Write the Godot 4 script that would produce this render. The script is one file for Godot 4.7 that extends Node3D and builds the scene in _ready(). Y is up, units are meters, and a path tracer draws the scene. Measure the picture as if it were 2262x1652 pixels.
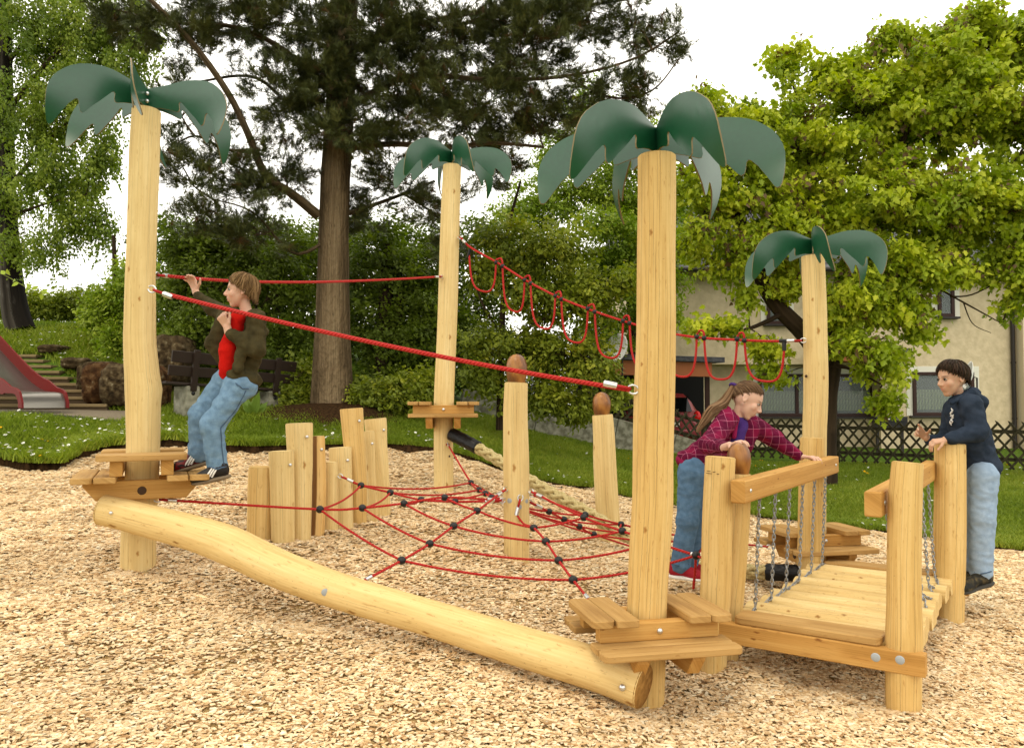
extends Node3D
# A playground with wooden palms, red ropes and a chain bridge on a wood chip ground.

const F := 1760.0          # focal length in the units of a 2262 wide picture
const EYE := 1.64
const PITCH := 0.03635
var rng := RandomNumberGenerator.new()
var taken := {}
var M := {}                # materials
var border_px := PackedFloat32Array()
var border_d := PackedFloat32Array()

# ---------------------------------------------------------------- places
# the point at horizontal distance d that lies on the line of sight through (px, py)
func P(px: float, py: float, d: float) -> Vector3:
	var y := (826.0 - py) / F
	var v := Vector3((px - 1131.0) / F, y * cos(PITCH) + sin(PITCH), y * sin(PITCH) - cos(PITCH))
	return Vector3(0, EYE, 0) + v * (d / -v.z)

const TX := [-14.0, -7.0, -4.5, -2.4, -0.7, 0.8, 2.5, 5.5, 9.0, 16.0]
const TD := [1.0, 3.5, 4.5, 5.3, 6.1, 7.0, 8.8, 10.5, 12.6, 15.0, 18.0, 25.0, 45.0]
const TH := [
	[0.5, 0.4, 0.25, 0.1, 0.0, 0.0, 0.0, 0.0, 0.0, 0.0],
	[0.75, 0.62, 0.45, 0.32, 0.12, 0.0, 0.0, 0.0, 0.0, 0.0],
	[0.9, 0.75, 0.62, 0.5, 0.3, 0.02, 0.0, 0.0, 0.0, 0.0],
	[1.0, 0.8, 0.7, 0.62, 0.42, 0.1, 0.0, 0.0, 0.0, 0.0],
	[1.1, 0.86, 0.75, 0.66, 0.52, 0.28, 0.04, 0.0, 0.0, 0.0],
	[1.2, 0.92, 0.8, 0.7, 0.58, 0.3, 0.1, 0.0, 0.0, 0.0],
	[1.32, 1.08, 0.92, 0.8, 0.66, 0.34, 0.1, 0.02, 0.0, 0.0],
	[1.55, 1.44, 1.15, 1.0, 0.85, 0.45, 0.15, 0.05, 0.05, 0.05],
	[1.6, 1.55, 1.5, 1.55, 1.15, 0.7, 0.4, 0.25, 0.2, 0.2],
	[2.7, 2.35, 1.95, 1.75, 1.4, 0.9, 0.55, 0.36, 0.34, 0.34],
	[3.5, 3.35, 2.9, 2.2, 1.6, 1.1, 0.7, 0.4, 0.4, 0.4],
	[3.9, 3.9, 3.7, 2.8, 2.0, 1.4, 0.9, 0.5, 0.5, 0.5],
	[4.0, 4.0, 4.0, 3.5, 3.0, 2.2, 1.6, 1.0, 0.9, 0.9]]

# height of the ground at x and distance d
func ground_at(x: float, d: float) -> float:
	var i := 0
	while i < TX.size() - 2 and x > TX[i + 1]:
		i += 1
	var j := 0
	while j < TD.size() - 2 and d > TD[j + 1]:
		j += 1
	var u := clampf((x - TX[i]) / (TX[i + 1] - TX[i]), 0.0, 1.0)
	var v := clampf((d - TD[j]) / (TD[j + 1] - TD[j]), 0.0, 1.0)
	var r: Array = TH[j]
	var s: Array = TH[j + 1]
	var su := lerpf(u, u * u * (3.0 - 2.0 * u), 0.5)
	return lerpf(lerpf(r[i], r[i + 1], su), lerpf(s[i], s[i + 1], su), lerpf(v, v * v * (3.0 - 2.0 * v), 0.4))

func G(x: float, d: float) -> Vector3:
	return Vector3(x, ground_at(x, d), -d)

# where the line of sight through (px, py) meets the ground
func hit(px: float, py: float) -> Vector3:
	var d := 2.2
	while d < 60.0:
		var p := P(px, py, d)
		if p.y <= ground_at(p.x, d):
			return Vector3(p.x, ground_at(p.x, d), p.z)
		d += 0.03
	return P(px, py, 60.0)

func border_at(px: float) -> float:
	if px <= border_px[0]:
		return border_d[0]
	for i in border_px.size() - 1:
		if px <= border_px[i + 1]:
			return lerpf(border_d[i], border_d[i + 1], (px - border_px[i]) / (border_px[i + 1] - border_px[i]))
	return border_d[border_d.size() - 1]

# ---------------------------------------------------------------- naming
func numbered(called: String) -> String:
	var n: int = taken.get(called, 0)
	taken[called] = n + 1
	return called if n == 0 else "%s_%03d" % [called, n]

func thing(called: String, label: String, category: String, at := Vector3.ZERO, group := "") -> Node3D:
	var o := Node3D.new()
	o.name = numbered(called)
	add_child(o)
	o.position = at
	tag(o, label, category, group)
	return o

func tag(o: Node, label: String, category: String, group := "", kind := "") -> void:
	if label: o.set_meta("label", label)
	if category: o.set_meta("category", category)
	if group: o.set_meta("group", group)
	if kind: o.set_meta("kind", kind)

# commits a SurfaceTool as one mesh; points were given in world space, origin moves them to the parent
func part(called: String, st: SurfaceTool, m: Material, parent: Node3D) -> MeshInstance3D:
	return put(called, st.commit(), m, parent)

func put(called: String, me: Mesh, m: Material, parent: Node3D) -> MeshInstance3D:
	var o := MeshInstance3D.new()
	o.mesh = me
	if m: o.material_override = m
	if parent == self:
		o.name = numbered(called)
		add_child(o)
	else:
		var n := 0
		var nm := called
		while parent.has_node(NodePath(nm)):
			n += 1
			nm = "%s_%03d" % [called, n]
		o.name = nm
		parent.add_child(o, true)
	return o

func copies(called: String, me: Mesh, m: Material, buf: PackedFloat32Array, parent: Node3D, colours := true) -> MultiMeshInstance3D:
	var mm := MultiMesh.new()
	mm.transform_format = MultiMesh.TRANSFORM_3D
	mm.use_colors = colours
	mm.mesh = me
	mm.instance_count = buf.size() / (16 if colours else 12)
	mm.buffer = buf
	var o := MultiMeshInstance3D.new()
	o.multimesh = mm
	o.material_override = m
	if parent == self:
		o.name = numbered(called)
		add_child(o)
	else:
		o.name = called
		parent.add_child(o, true)
	o.set_meta("kind", "stuff")
	return o

func pack(buf: PackedFloat32Array, k: int, b: Basis, o: Vector3, c: Color) -> void:
	var i := k * 16
	buf[i] = b.x.x; buf[i + 1] = b.y.x; buf[i + 2] = b.z.x; buf[i + 3] = o.x
	buf[i + 4] = b.x.y; buf[i + 5] = b.y.y; buf[i + 6] = b.z.y; buf[i + 7] = o.y
	buf[i + 8] = b.x.z; buf[i + 9] = b.y.z; buf[i + 10] = b.z.z; buf[i + 11] = o.z
	buf[i + 12] = c.r; buf[i + 13] = c.g; buf[i + 14] = c.b; buf[i + 15] = 1.0

# ---------------------------------------------------------------- shapes
func new_st() -> SurfaceTool:
	var st := SurfaceTool.new()
	st.begin(Mesh.PRIMITIVE_TRIANGLES)
	return st

func vert(st: SurfaceTool, p: Vector3, n: Vector3, uv: Vector2) -> void:
	st.set_normal(n)
	st.set_uv(uv)
	st.add_vertex(p)

# a triangle turned so that its front looks along its normals
func tri(st: SurfaceTool, a: Vector3, b: Vector3, c: Vector3, na: Vector3, nb: Vector3, nc: Vector3, ua := Vector2.ZERO, ub := Vector2.ZERO, uc := Vector2.ZERO) -> void:
	if (b - a).cross(c - a).dot(na + nb + nc) > 0.0:
		vert(st, a, na, ua); vert(st, c, nc, uc); vert(st, b, nb, ub)
	else:
		vert(st, a, na, ua); vert(st, b, nb, ub); vert(st, c, nc, uc)

func quad(st: SurfaceTool, a: Vector3, b: Vector3, c: Vector3, d: Vector3, out: Vector3, uvs := []) -> void:
	var n := (c - a).cross(d - b).normalized()
	if n.dot(out) < 0.0:
		n = -n
	var u: Array = uvs if uvs.size() == 4 else [Vector2(0, 0), Vector2(1, 0), Vector2(1, 1), Vector2(0, 1)]
	tri(st, a, b, c, n, n, n, u[0], u[1], u[2])
	tri(st, a, c, d, n, n, n, u[0], u[2], u[3])

# a round bar along pts with a radius at each; bump > 0 makes the section uneven
func tube(st: SurfaceTool, pts: Array, radii: Array, sides := 10, caps := true, bump := 0.0, vscale := 1.0, bevel := 0.0, seedn := 0, uoff := 0.0) -> void:
	var pp := pts.duplicate()
	var rr := radii.duplicate()
	if bevel > 0.0:
		var d0: Vector3 = (pp[1] - pp[0]).normalized()
		var d1: Vector3 = (pp[-1] - pp[-2]).normalized()
		var a: Vector3 = pp[0]
		var b: Vector3 = pp[-1]
		var ra: float = rr[0]
		var rb: float = rr[-1]
		pp[0] = a + d0 * bevel
		pp[pp.size() - 1] = b - d1 * bevel
		pp.insert(0, a); rr.insert(0, ra - bevel)
		pp.append(b); rr.append(rb - bevel)
	var n := pp.size()
	var rings := []
	var norms := []
	var t0: Vector3 = (pp[1] - pp[0]).normalized()
	var side := t0.cross(Vector3.UP if absf(t0.y) < 0.9 else Vector3.RIGHT).normalized()
	var vlen := 0.0
	var vs := []
	for i in n:
		var t: Vector3 = (pp[mini(i + 1, n - 1)] - pp[maxi(i - 1, 0)]).normalized()
		side = (side - t * side.dot(t)).normalized()
		var other := t.cross(side)
		if i > 0:
			vlen += pp[i].distance_to(pp[i - 1])
		vs.append(vlen * vscale)
		var ring := []
		var nn := []
		var slope := 0.0
		if i > 0 and i < n - 1:
			slope = (rr[i - 1] - rr[i + 1]) / maxf(0.0001, pp[i - 1].distance_to(pp[i + 1]))
		for k in sides + 1:
			var ang := TAU * k / sides
			var dir := side * cos(ang) + other * sin(ang)
			var r: float = rr[i]
			if bump > 0.0:
				var kk := k % sides
				r *= 1.0 + bump * (sin(2.0 * TAU * kk / sides + seedn * 1.7 + vlen * 0.9) * 0.5 + sin(3.0 * TAU * kk / sides + seedn * 2.9 - vlen * 2.1) * 0.35 + sin(vlen * 7.0 + seedn + TAU * kk / sides) * 0.3)
			ring.append(pp[i] + dir * r)
			nn.append((dir + t * slope * 0.7).normalized())
		rings.append(ring)
		norms.append(nn)
	for i in n - 1:
		for k in sides:
			var a: Vector3 = rings[i][k]
			var b: Vector3 = rings[i][k + 1]
			var c: Vector3 = rings[i + 1][k + 1]
			var d: Vector3 = rings[i + 1][k]
			var u0 := float(k) / sides + uoff
			var u1 := float(k + 1) / sides + uoff
			tri(st, a, b, c, norms[i][k], norms[i][k + 1], norms[i + 1][k + 1], Vector2(u0, vs[i]), Vector2(u1, vs[i]), Vector2(u1, vs[i + 1]))
			tri(st, a, c, d, norms[i][k], norms[i + 1][k + 1], norms[i + 1][k], Vector2(u0, vs[i]), Vector2(u1, vs[i + 1]), Vector2(u0, vs[i + 1]))
	if caps:
		for e in [0, n - 1]:
			var nrm: Vector3 = (pp[0] - pp[1]).normalized() if e == 0 else (pp[n - 1] - pp[n - 2]).normalized()
			for k in sides:
				var a0 := TAU * k / sides
				var a1 := TAU * (k + 1) / sides
				tri(st, pp[e], rings[e][k], rings[e][k + 1], nrm, nrm, nrm, Vector2(0.5, 0.5), Vector2(0.5 + 0.1 * cos(a0), 0.5 + 0.1 * sin(a0)), Vector2(0.5 + 0.1 * cos(a1), 0.5 + 0.1 * sin(a1)))

# an outline in local x/z, extruded in y, top and bottom edges chamfered
func prism(st: SurfaceTool, outline: PackedVector2Array, y0: float, y1: float, bevel: float, xf: Transform3D, uvs := Vector2(1, 1), uvo := Vector2.ZERO) -> void:
	var n := outline.size()
	var inner := PackedVector2Array()
	var area := 0.0
	for i in n:
		area += outline[i].cross(outline[(i + 1) % n])
	var sg := 1.0 if area > 0.0 else -1.0
	for i in n:
		var a := (outline[i] - outline[(i + n - 1) % n]).normalized()
		var b := (outline[(i + 1) % n] - outline[i]).normalized()
		var m := (Vector2(-a.y, a.x) + Vector2(-b.y, b.x)).normalized() * sg
		inner.append(outline[i] + m * bevel)
	var lv := [[inner, y0], [outline, y0 + bevel], [outline, y1 - bevel], [inner, y1]]
	if bevel <= 0.0:
		lv = [[outline, y0], [outline, y1]]
	for l in lv.size() - 1:
		var pa: PackedVector2Array = lv[l][0]
		var pb: PackedVector2Array = lv[l + 1][0]
		var ya: float = lv[l][1]
		var yb: float = lv[l + 1][1]
		for i in n:
			var j := (i + 1) % n
			var e := outline[j] - outline[i]
			var outw := xf.basis * Vector3(e.y * sg, 0, -e.x * sg)
			var a := xf * Vector3(pa[i].x, ya, pa[i].y)
			var b := xf * Vector3(pa[j].x, ya, pa[j].y)
			var c := xf * Vector3(pb[j].x, yb, pb[j].y)
			var d := xf * Vector3(pb[i].x, yb, pb[i].y)
			var us := [Vector2(ya + pa[i].y * 0.7, pa[i].x) * uvs + uvo, Vector2(ya + pa[j].y * 0.7, pa[j].x) * uvs + uvo, Vector2(yb + pb[j].y * 0.7, pb[j].x) * uvs + uvo, Vector2(yb + pb[i].y * 0.7, pb[i].x) * uvs + uvo]
			quad(st, a, b, c, d, outw, us)
	var tris := Geometry2D.triangulate_polygon(inner)
	for e in [0, 1]:
		var y := y1 if e == 1 else y0
		var nn := xf.basis * Vector3(0, 1 if e == 1 else -1, 0)
		nn = nn.normalized()
		for i in range(0, tris.size(), 3):
			var q := []
			var uu := []
			for k in 3:
				var v := inner[tris[i + k]]
				q.append(xf * Vector3(v.x, y, v.y))
				uu.append(Vector2(v.y, v.x) * uvs + uvo)
			tri(st, q[0], q[1], q[2], nn, nn, nn, uu[0], uu[1], uu[2])

func rounded(lx: float, lz: float, r: float, seg := 3) -> PackedVector2Array:
	var o := PackedVector2Array()
	for c in [[1, 1, 0.0], [-1, 1, 0.5], [-1, -1, 1.0], [1, -1, 1.5]]:
		for k in seg + 1:
			var a: float = PI * (c[2] + 0.5 * k / seg)
			o.append(Vector2(c[0] * (lx / 2 - r) + r * cos(a), c[1] * (lz / 2 - r) + r * sin(a)))
	return o

# a plank or beam: size x along, y up, z across
func plank(st: SurfaceTool, xf: Transform3D, size: Vector3, corner := 0.0, bevel := 0.004) -> void:
	var o: PackedVector2Array
	if corner > 0.0:
		o = rounded(size.x, size.z, corner)
	else:
		o = PackedVector2Array([Vector2(-size.x / 2, -size.z / 2), Vector2(size.x / 2, -size.z / 2), Vector2(size.x / 2, size.z / 2), Vector2(-size.x / 2, size.z / 2)])
	prism(st, o, -size.y / 2, size.y / 2, bevel, xf, Vector2(3.0, 0.8), Vector2(rng.randf(), rng.randf()))

func ball(st: SurfaceTool, c: Vector3, r: Vector3, b := Basis.IDENTITY, seg := 14, rings := 8) -> void:
	for i in rings:
		for k in seg:
			var q := []
			var nn := []
			for e in [[i, k], [i, k + 1], [i + 1, k + 1], [i + 1, k]]:
				var th: float = PI * e[0] / rings
				var ph: float = TAU * e[1] / seg
				var v := Vector3(sin(th) * cos(ph), cos(th), sin(th) * sin(ph))
				q.append(c + b * (v * r))
				nn.append((b * (v / r)).normalized())
			if i > 0:
				tri(st, q[0], q[1], q[2], nn[0], nn[1], nn[2], Vector2(float(k) / seg, float(i) / rings), Vector2(float(k + 1) / seg, float(i) / rings), Vector2(float(k + 1) / seg, float(i + 1) / rings))
			if i < rings - 1:
				tri(st, q[0], q[2], q[3], nn[0], nn[2], nn[3], Vector2(float(k) / seg, float(i) / rings), Vector2(float(k + 1) / seg, float(i + 1) / rings), Vector2(float(k) / seg, float(i + 1) / rings))

# a surface of revolution round +y of xf: profile of (radius, height)
func lathe(st: SurfaceTool, prof: Array, xf: Transform3D, seg := 20) -> void:
	for i in prof.size() - 1:
		var p: Vector2 = prof[i]
		var q: Vector2 = prof[i + 1]
		var sl := (q - p).normalized()
		for k in seg:
			var a0 := TAU * k / seg
			var a1 := TAU * (k + 1) / seg
			var v := [Vector3(p.x * cos(a0), p.y, p.x * sin(a0)), Vector3(p.x * cos(a1), p.y, p.x * sin(a1)), Vector3(q.x * cos(a1), q.y, q.x * sin(a1)), Vector3(q.x * cos(a0), q.y, q.x * sin(a0))]
			var nn := []
			var ns := []
			for e in [[a0, i], [a1, i], [a1, i + 1], [a0, i + 1]]:
				var s2 := sl
				var ii: int = e[1]
				if ii > 0 and ii < prof.size() - 1:
					s2 = ((prof[ii] - prof[ii - 1]).normalized() + (prof[ii + 1] - prof[ii]).normalized()).normalized()
				ns.append((xf.basis * Vector3(s2.y * cos(e[0]), -s2.x, s2.y * sin(e[0]))).normalized())
			for w in v:
				nn.append(xf * w)
			var u := [Vector2(a0 / TAU, p.y), Vector2(a1 / TAU, p.y), Vector2(a1 / TAU, q.y), Vector2(a0 / TAU, q.y)]
			if p.x > 0.0001:
				tri(st, nn[0], nn[1], nn[2], ns[0], ns[1], ns[2], u[0], u[1], u[2])
			if q.x > 0.0001:
				tri(st, nn[0], nn[2], nn[3], ns[0], ns[2], ns[3], u[0], u[2], u[3])

func frame(at: Vector3, yaw := 0.0) -> Transform3D:
	return Transform3D(Basis(Vector3.UP, yaw), at)

# basis whose y runs along dir
func along(dir: Vector3) -> Basis:
	var y := dir.normalized()
	var x := y.cross(Vector3.FORWARD if absf(y.z) < 0.9 else Vector3.RIGHT).normalized()
	return Basis(x, y, x.cross(y))

func spline(pts: Array, n: int) -> Array:
	var c := Curve3D.new()
	for i in pts.size():
		var a: Vector3 = pts[maxi(i - 1, 0)]
		var b: Vector3 = pts[mini(i + 1, pts.size() - 1)]
		var t := (b - a) / 6.0
		c.add_point(pts[i], -t, t)
	c.bake_interval = maxf(0.004, c.get_baked_length() / (n * 4.0))
	var o := []
	var len := c.get_baked_length()
	for i in n + 1:
		o.append(c.sample_baked(len * i / n, true))
	return o

func lerps(a: Array, n: int) -> Array:
	var o := []
	for i in n + 1:
		var t := float(i) / n * (a.size() - 1)
		var k := mini(int(t), a.size() - 2)
		o.append(lerpf(a[k], a[k + 1], t - k))
	return o

# ---------------------------------------------------------------- materials
func lin(r: float, g: float, b: float) -> Color:
	return Color(r, g, b).linear_to_srgb()

func mat(c: Color, rough := 0.8, metal := 0.0, spec := 0.4) -> StandardMaterial3D:
	var m := StandardMaterial3D.new()
	m.albedo_color = c
	m.roughness = rough
	m.metallic = metal
	m.metallic_specular = spec
	return m

func noise_bytes(w: int, h: int, sx: int, sy: int, freq: float, oct: int, seedn: int) -> PackedByteArray:
	var n := FastNoiseLite.new()
	n.noise_type = FastNoiseLite.TYPE_SIMPLEX_SMOOTH
	n.seed = seedn
	n.frequency = freq
	n.fractal_octaves = oct
	var im := n.get_seamless_image(w / sx, h / sy)
	im.resize(w, h, Image.INTERPOLATE_CUBIC)
	return im.get_data()

# a texture that runs through three colours, darkened along thin cracks and round knots
func wood_texture(w: int, h: int, lo: Color, mid: Color, hi: Color, seedn: int, cracks: int, knots: int, knot_col: Color, splits := 0, scuffs := 60) -> ImageTexture:
	var fine := noise_bytes(w, h, 1, 32, 0.06, 3, seedn)
	var broad := noise_bytes(w, h, 2, 16, 0.012, 3, seedn + 5)
	var spots := noise_bytes(w, h, 1, 4, 0.05, 3, seedn + 9)
	var r := RandomNumberGenerator.new()
	r.seed = seedn
	var out := PackedByteArray()
	out.resize(w * h * 3)
	for i in w * h:
		var t := (fine[i] * 0.45 + broad[i] * 0.55) / 255.0
		var c := lo.lerp(mid, t * 2.0) if t < 0.5 else mid.lerp(hi, t * 2.0 - 1.0)
		var s := spots[i] / 255.0
		if s > 0.74:
			c = c.lerp(knot_col, (s - 0.74) * 1.6)
		out[i * 3] = int(c.r * 255.0)
		out[i * 3 + 1] = int(c.g * 255.0)
		out[i * 3 + 2] = int(c.b * 255.0)
	for k in knots:
		var cx := r.randi_range(0, w - 1)
		var cy := r.randi_range(20, h - 20)
		var rx := r.randf_range(0.008, 0.016) * w
		var ry := rx * r.randf_range(1.0, 1.9) * h / w * 0.55
		for dy in range(-int(ry * 2), int(ry * 2) + 1):
			for dx in range(-int(rx * 2), int(rx * 2) + 1):
				var q := sqrt(pow((dx + 0.3 * rx * sin(dy * 3.0 / ry + cx)) / rx, 2) + pow(dy / ry, 2))
				if q < 2.0:
					var i := posmod(cy + dy, h) * w + posmod(cx + dx, w)
					var a := clampf(1.4 - q * 0.75, 0.0, 1.0) * 0.75
					for ch in 3:
						out[i * 3 + ch] = int(lerpf(out[i * 3 + ch], knot_col[ch] * 255.0, a))
	for k in scuffs:
		var x := r.randf() * w
		var y := r.randf() * h
		var dx := r.randf_range(-0.5, 0.5)
		var dy := r.randf_range(-0.7, 0.7)
		var dark := r.randf_range(0.72, 0.94)
		for j in r.randi_range(2, 16):
			x += dx + r.randf_range(-0.5, 0.5)
			y += dy + r.randf_range(-0.5, 0.5)
			var i := posmod(int(y), h) * w + posmod(int(x), w)
			for ch in 3:
				out[i * 3 + ch] = int(out[i * 3 + ch] * dark)
	for k in cracks + splits:
		var x := r.randf() * w
		var y := r.randi_range(0, h - 1)
		var len := r.randi_range(h / 10, h / 2)
		var dark := r.randf_range(0.55, 0.8)
		if k >= cracks:
			x = (k - cracks + r.randf_range(0.1, 0.9)) * w / splits
			len = h - 1
			dark = 0.42
		for j in len:
			x += r.randf_range(-0.22, 0.22)
			var i := posmod(y + j, h) * w + posmod(int(x), w)
			var f := lerpf(1.0, dark, sqrt(sin(PI * j / len)))
			for ch in 3:
				out[i * 3 + ch] = int(out[i * 3 + ch] * f)
	return ImageTexture.create_from_image(Image.create_from_data(w, h, false, Image.FORMAT_RGB8, out))

func noise_tex(freq: float, oct: int, cols: Array, size := 512, seedn := 1, kind := FastNoiseLite.TYPE_SIMPLEX_SMOOTH, normal := false, strength := 4.0) -> NoiseTexture2D:
	var n := FastNoiseLite.new()
	n.noise_type = kind
	n.seed = seedn
	n.frequency = freq
	n.fractal_octaves = oct
	var t := NoiseTexture2D.new()
	t.width = size
	t.height = size
	t.seamless = true
	t.noise = n
	if normal:
		t.as_normal_map = true
		t.bump_strength = strength
	elif cols.size():
		var g := Gradient.new()
		var offs := PackedFloat32Array()
		var cc := PackedColorArray()
		for e in cols:
			offs.append(e[0])
			cc.append(e[1])
		g.offsets = offs
		g.colors = cc
		t.color_ramp = g
	return t

func triplanar(m: StandardMaterial3D, s: float, world := true) -> StandardMaterial3D:
	m.uv1_triplanar = true
	m.uv1_world_triplanar = world
	m.uv1_scale = Vector3(s, s, s)
	return m

func with_normal(m: StandardMaterial3D, t: Texture2D, s := 1.0) -> StandardMaterial3D:
	m.normal_enabled = true
	m.normal_texture = t
	m.normal_scale = s
	return m

func make_materials() -> void:
	var grain := noise_tex(0.02, 4, [], 512, 31, FastNoiseLite.TYPE_SIMPLEX_SMOOTH, true, 5.0)
	var pale := wood_texture(512, 1024, Color(0.74, 0.62, 0.40), Color(0.82, 0.715, 0.49), Color(0.88, 0.795, 0.59), 11, 44, 5, Color(0.55, 0.37, 0.16))
	var pale2 := wood_texture(512, 1024, Color(0.71, 0.56, 0.31), Color(0.80, 0.665, 0.415), Color(0.86, 0.75, 0.52), 12, 30, 4, Color(0.52, 0.33, 0.13), 9)
	var board := wood_texture(256, 1024, Color(0.55, 0.41, 0.22), Color(0.66, 0.515, 0.30), Color(0.75, 0.61, 0.39), 13, 0, 0, Color(0.42, 0.25, 0.09))
	var beam := wood_texture(512, 512, Color(0.61, 0.44, 0.20), Color(0.71, 0.53, 0.275), Color(0.78, 0.62, 0.36), 14, 0, 4, Color(0.42, 0.24, 0.08))
	M.pole = mat(Color.WHITE, 0.75, 0.0, 0.35)
	M.pole.albedo_texture = pale
	with_normal(M.pole, grain, 0.25)
	M.pole2 = mat(Color.WHITE, 0.72, 0.0, 0.35)
	M.pole2.albedo_texture = pale2
	with_normal(M.pole2, grain, 0.25)
	M.log = mat(Color(1.0, 1.0, 1.0), 0.75, 0.0, 0.35)
	M.log.albedo_texture = wood_texture(512, 1024, Color(0.74, 0.61, 0.38), Color(0.83, 0.715, 0.48), Color(0.89, 0.80, 0.59), 19, 10, 7, Color(0.50, 0.33, 0.14), 0, 420)
	with_normal(M.log, grain, 0.3)
	M.board = mat(Color.WHITE, 0.7, 0.0, 0.35)
	M.board.albedo_texture = board
	M.beam = mat(Color.WHITE, 0.7, 0.0, 0.35)
	M.beam.albedo_texture = beam
	M.pole_stained = mat(Color.WHITE, 0.75, 0.0, 0.35)
	var half := wood_texture(256, 512, Color(0.73, 0.56, 0.31), Color(0.82, 0.67, 0.42), Color(0.88, 0.76, 0.53), 15, 12, 3, Color(0.4, 0.24, 0.08)).get_image()
	for y in 512:
		for x in range(128, 204):
			var edge := minf(1.0, minf(x - 128, 204 - x) / 7.0)
			half.set_pixel(x, y, half.get_pixel(x, y).lerp(Color(0.36, 0.215, 0.085), edge * (0.78 + 0.14 * sin(x * 0.9 + sin(y * 0.02) * 2.0))))
	M.pole_stained.albedo_texture = ImageTexture.create_from_image(half)
	M.endgrain = mat(Color.WHITE, 0.9, 0.0, 0.2)
	M.endgrain.albedo_texture = noise_tex(0.03, 4, [[0.2, Color(0.50, 0.36, 0.18)], [0.8, Color(0.66, 0.50, 0.28)]], 256, 17)
	triplanar(M.endgrain, 3.0)
	M.coconut = mat(Color.WHITE, 0.38, 0.0, 0.5)
	M.coconut.albedo_texture = noise_tex(0.015, 4, [[0.2, Color(0.36, 0.21, 0.07)], [0.55, Color(0.49, 0.30, 0.105)], [0.85, Color(0.60, 0.40, 0.16)]], 256, 7)
	M.frond = mat(Color.WHITE, 0.33, 0.0, 0.62)
	M.frond.albedo_texture = noise_tex(0.08, 4, [[0.3, Color(0.055, 0.275, 0.165)], [0.7, Color(0.062, 0.295, 0.18)]], 256, 8)
	triplanar(M.frond, 1.2)
	M.frond_edge = mat(Color(0.50, 0.44, 0.32), 0.8)
	M.rope = mat(Color(0.70, 0.12, 0.095), 0.62, 0.0, 0.4)
	var strand := Image.create(64, 64, false, Image.FORMAT_RGB8)
	for y in 64:
		for x in 64:
			var s := 0.5 + 0.5 * sin(TAU * (x / 64.0 * 3.0 + y / 64.0 * 3.0))
			strand.set_pixel(x, y, Color(s, s, s))
	var hs := ImageTexture.create_from_image(strand)
	M.rope.heightmap_enabled = true
	M.rope.heightmap_texture = hs
	M.rope.heightmap_scale = 0.6
	M.rope.uv1_scale = Vector3(1, 14, 1)
	M.rope_dark = mat(Color(0.60, 0.06, 0.05), 0.7)
	M.steel = mat(Color(0.80, 0.80, 0.80), 0.3, 0.9)
	M.zinc = mat(Color(0.62, 0.63, 0.64), 0.42, 0.85)
	M.cap = mat(Color(0.60, 0.62, 0.63), 0.6, 0.1)
	M.cap_dark = mat(Color(0.26, 0.18, 0.11), 0.8)
	M.black = mat(Color(0.09, 0.085, 0.09), 0.38)
	M.sleeve = mat(Color(0.035, 0.035, 0.042), 0.45)
	with_normal(M.sleeve, noise_tex(0.02, 3, [], 256, 77, FastNoiseLite.TYPE_SIMPLEX_SMOOTH, true, 6.0), 0.7)
	M.hemp = mat(Color(0.74, 0.68, 0.50), 0.9)
	M.hemp.albedo_texture = noise_tex(0.05, 3, [[0.3, Color(0.85, 0.83, 0.75)], [0.7, Color(1, 1, 1)]], 256, 5)
	triplanar(M.hemp, 4.0)

	M.chips_ground = mat(Color.WHITE, 0.95, 0.0, 0.2)
	M.chips_ground.albedo_texture = noise_tex(0.16, 3, [[0.25, Color(0.48, 0.37, 0.22)], [0.5, Color(0.68, 0.56, 0.37)], [0.7, Color(0.80, 0.69, 0.48)]], 512, 21)
	triplanar(M.chips_ground, 1.3)
	with_normal(M.chips_ground, noise_tex(0.16, 3, [], 512, 21, FastNoiseLite.TYPE_SIMPLEX_SMOOTH, true, 8.0), 1.0)
	M.chip = mat(Color.WHITE, 0.85, 0.0, 0.25)
	M.chip.vertex_color_use_as_albedo = true
	M.lawn = mat(Color.WHITE, 0.95, 0.0, 0.2)
	M.lawn.albedo_texture = noise_tex(0.03, 5, [[0.25, Color(0.17, 0.24, 0.05)], [0.5, Color(0.27, 0.37, 0.08)], [0.8, Color(0.37, 0.45, 0.12)]], 512, 22)
	triplanar(M.lawn, 0.7)
	M.soil = mat(Color.WHITE, 1.0, 0.0, 0.1)
	M.soil.albedo_texture = noise_tex(0.05, 4, [[0.2, Color(0.12, 0.085, 0.05)], [0.7, Color(0.25, 0.18, 0.11)]], 256, 23)
	triplanar(M.soil, 1.5)
	M.leaf = mat(Color.WHITE, 0.55, 0.0, 0.4)
	M.leaf.vertex_color_use_as_albedo = true
	M.leaf.backlight_enabled = true
	M.leaf.backlight = Color(0.85, 0.9, 0.35)
	M.blade = mat(Color.WHITE, 0.6, 0.0, 0.35)
	M.blade.vertex_color_use_as_albedo = true
	M.blade.backlight_enabled = true
	M.blade.backlight = Color(0.7, 0.75, 0.3)
	M.needle = mat(Color.WHITE, 0.5, 0.0, 0.4)
	M.needle.vertex_color_use_as_albedo = true
	M.pine_bark = mat(Color.WHITE, 0.95, 0.0, 0.2)
	M.pine_bark.albedo_texture = wood_texture(256, 512, Color(0.24, 0.195, 0.135), Color(0.41, 0.345, 0.255), Color(0.55, 0.48, 0.37), 41, 60, 0, Color(0.1, 0.08, 0.05), 0, 0)
	M.pine_bark.heightmap_enabled = true
	M.pine_bark.heightmap_texture = noise_tex(0.03, 4, [], 256, 42)
	M.pine_bark.heightmap_scale = 3.0
	M.pine_bark.uv1_scale = Vector3(3, 1, 1)
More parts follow.
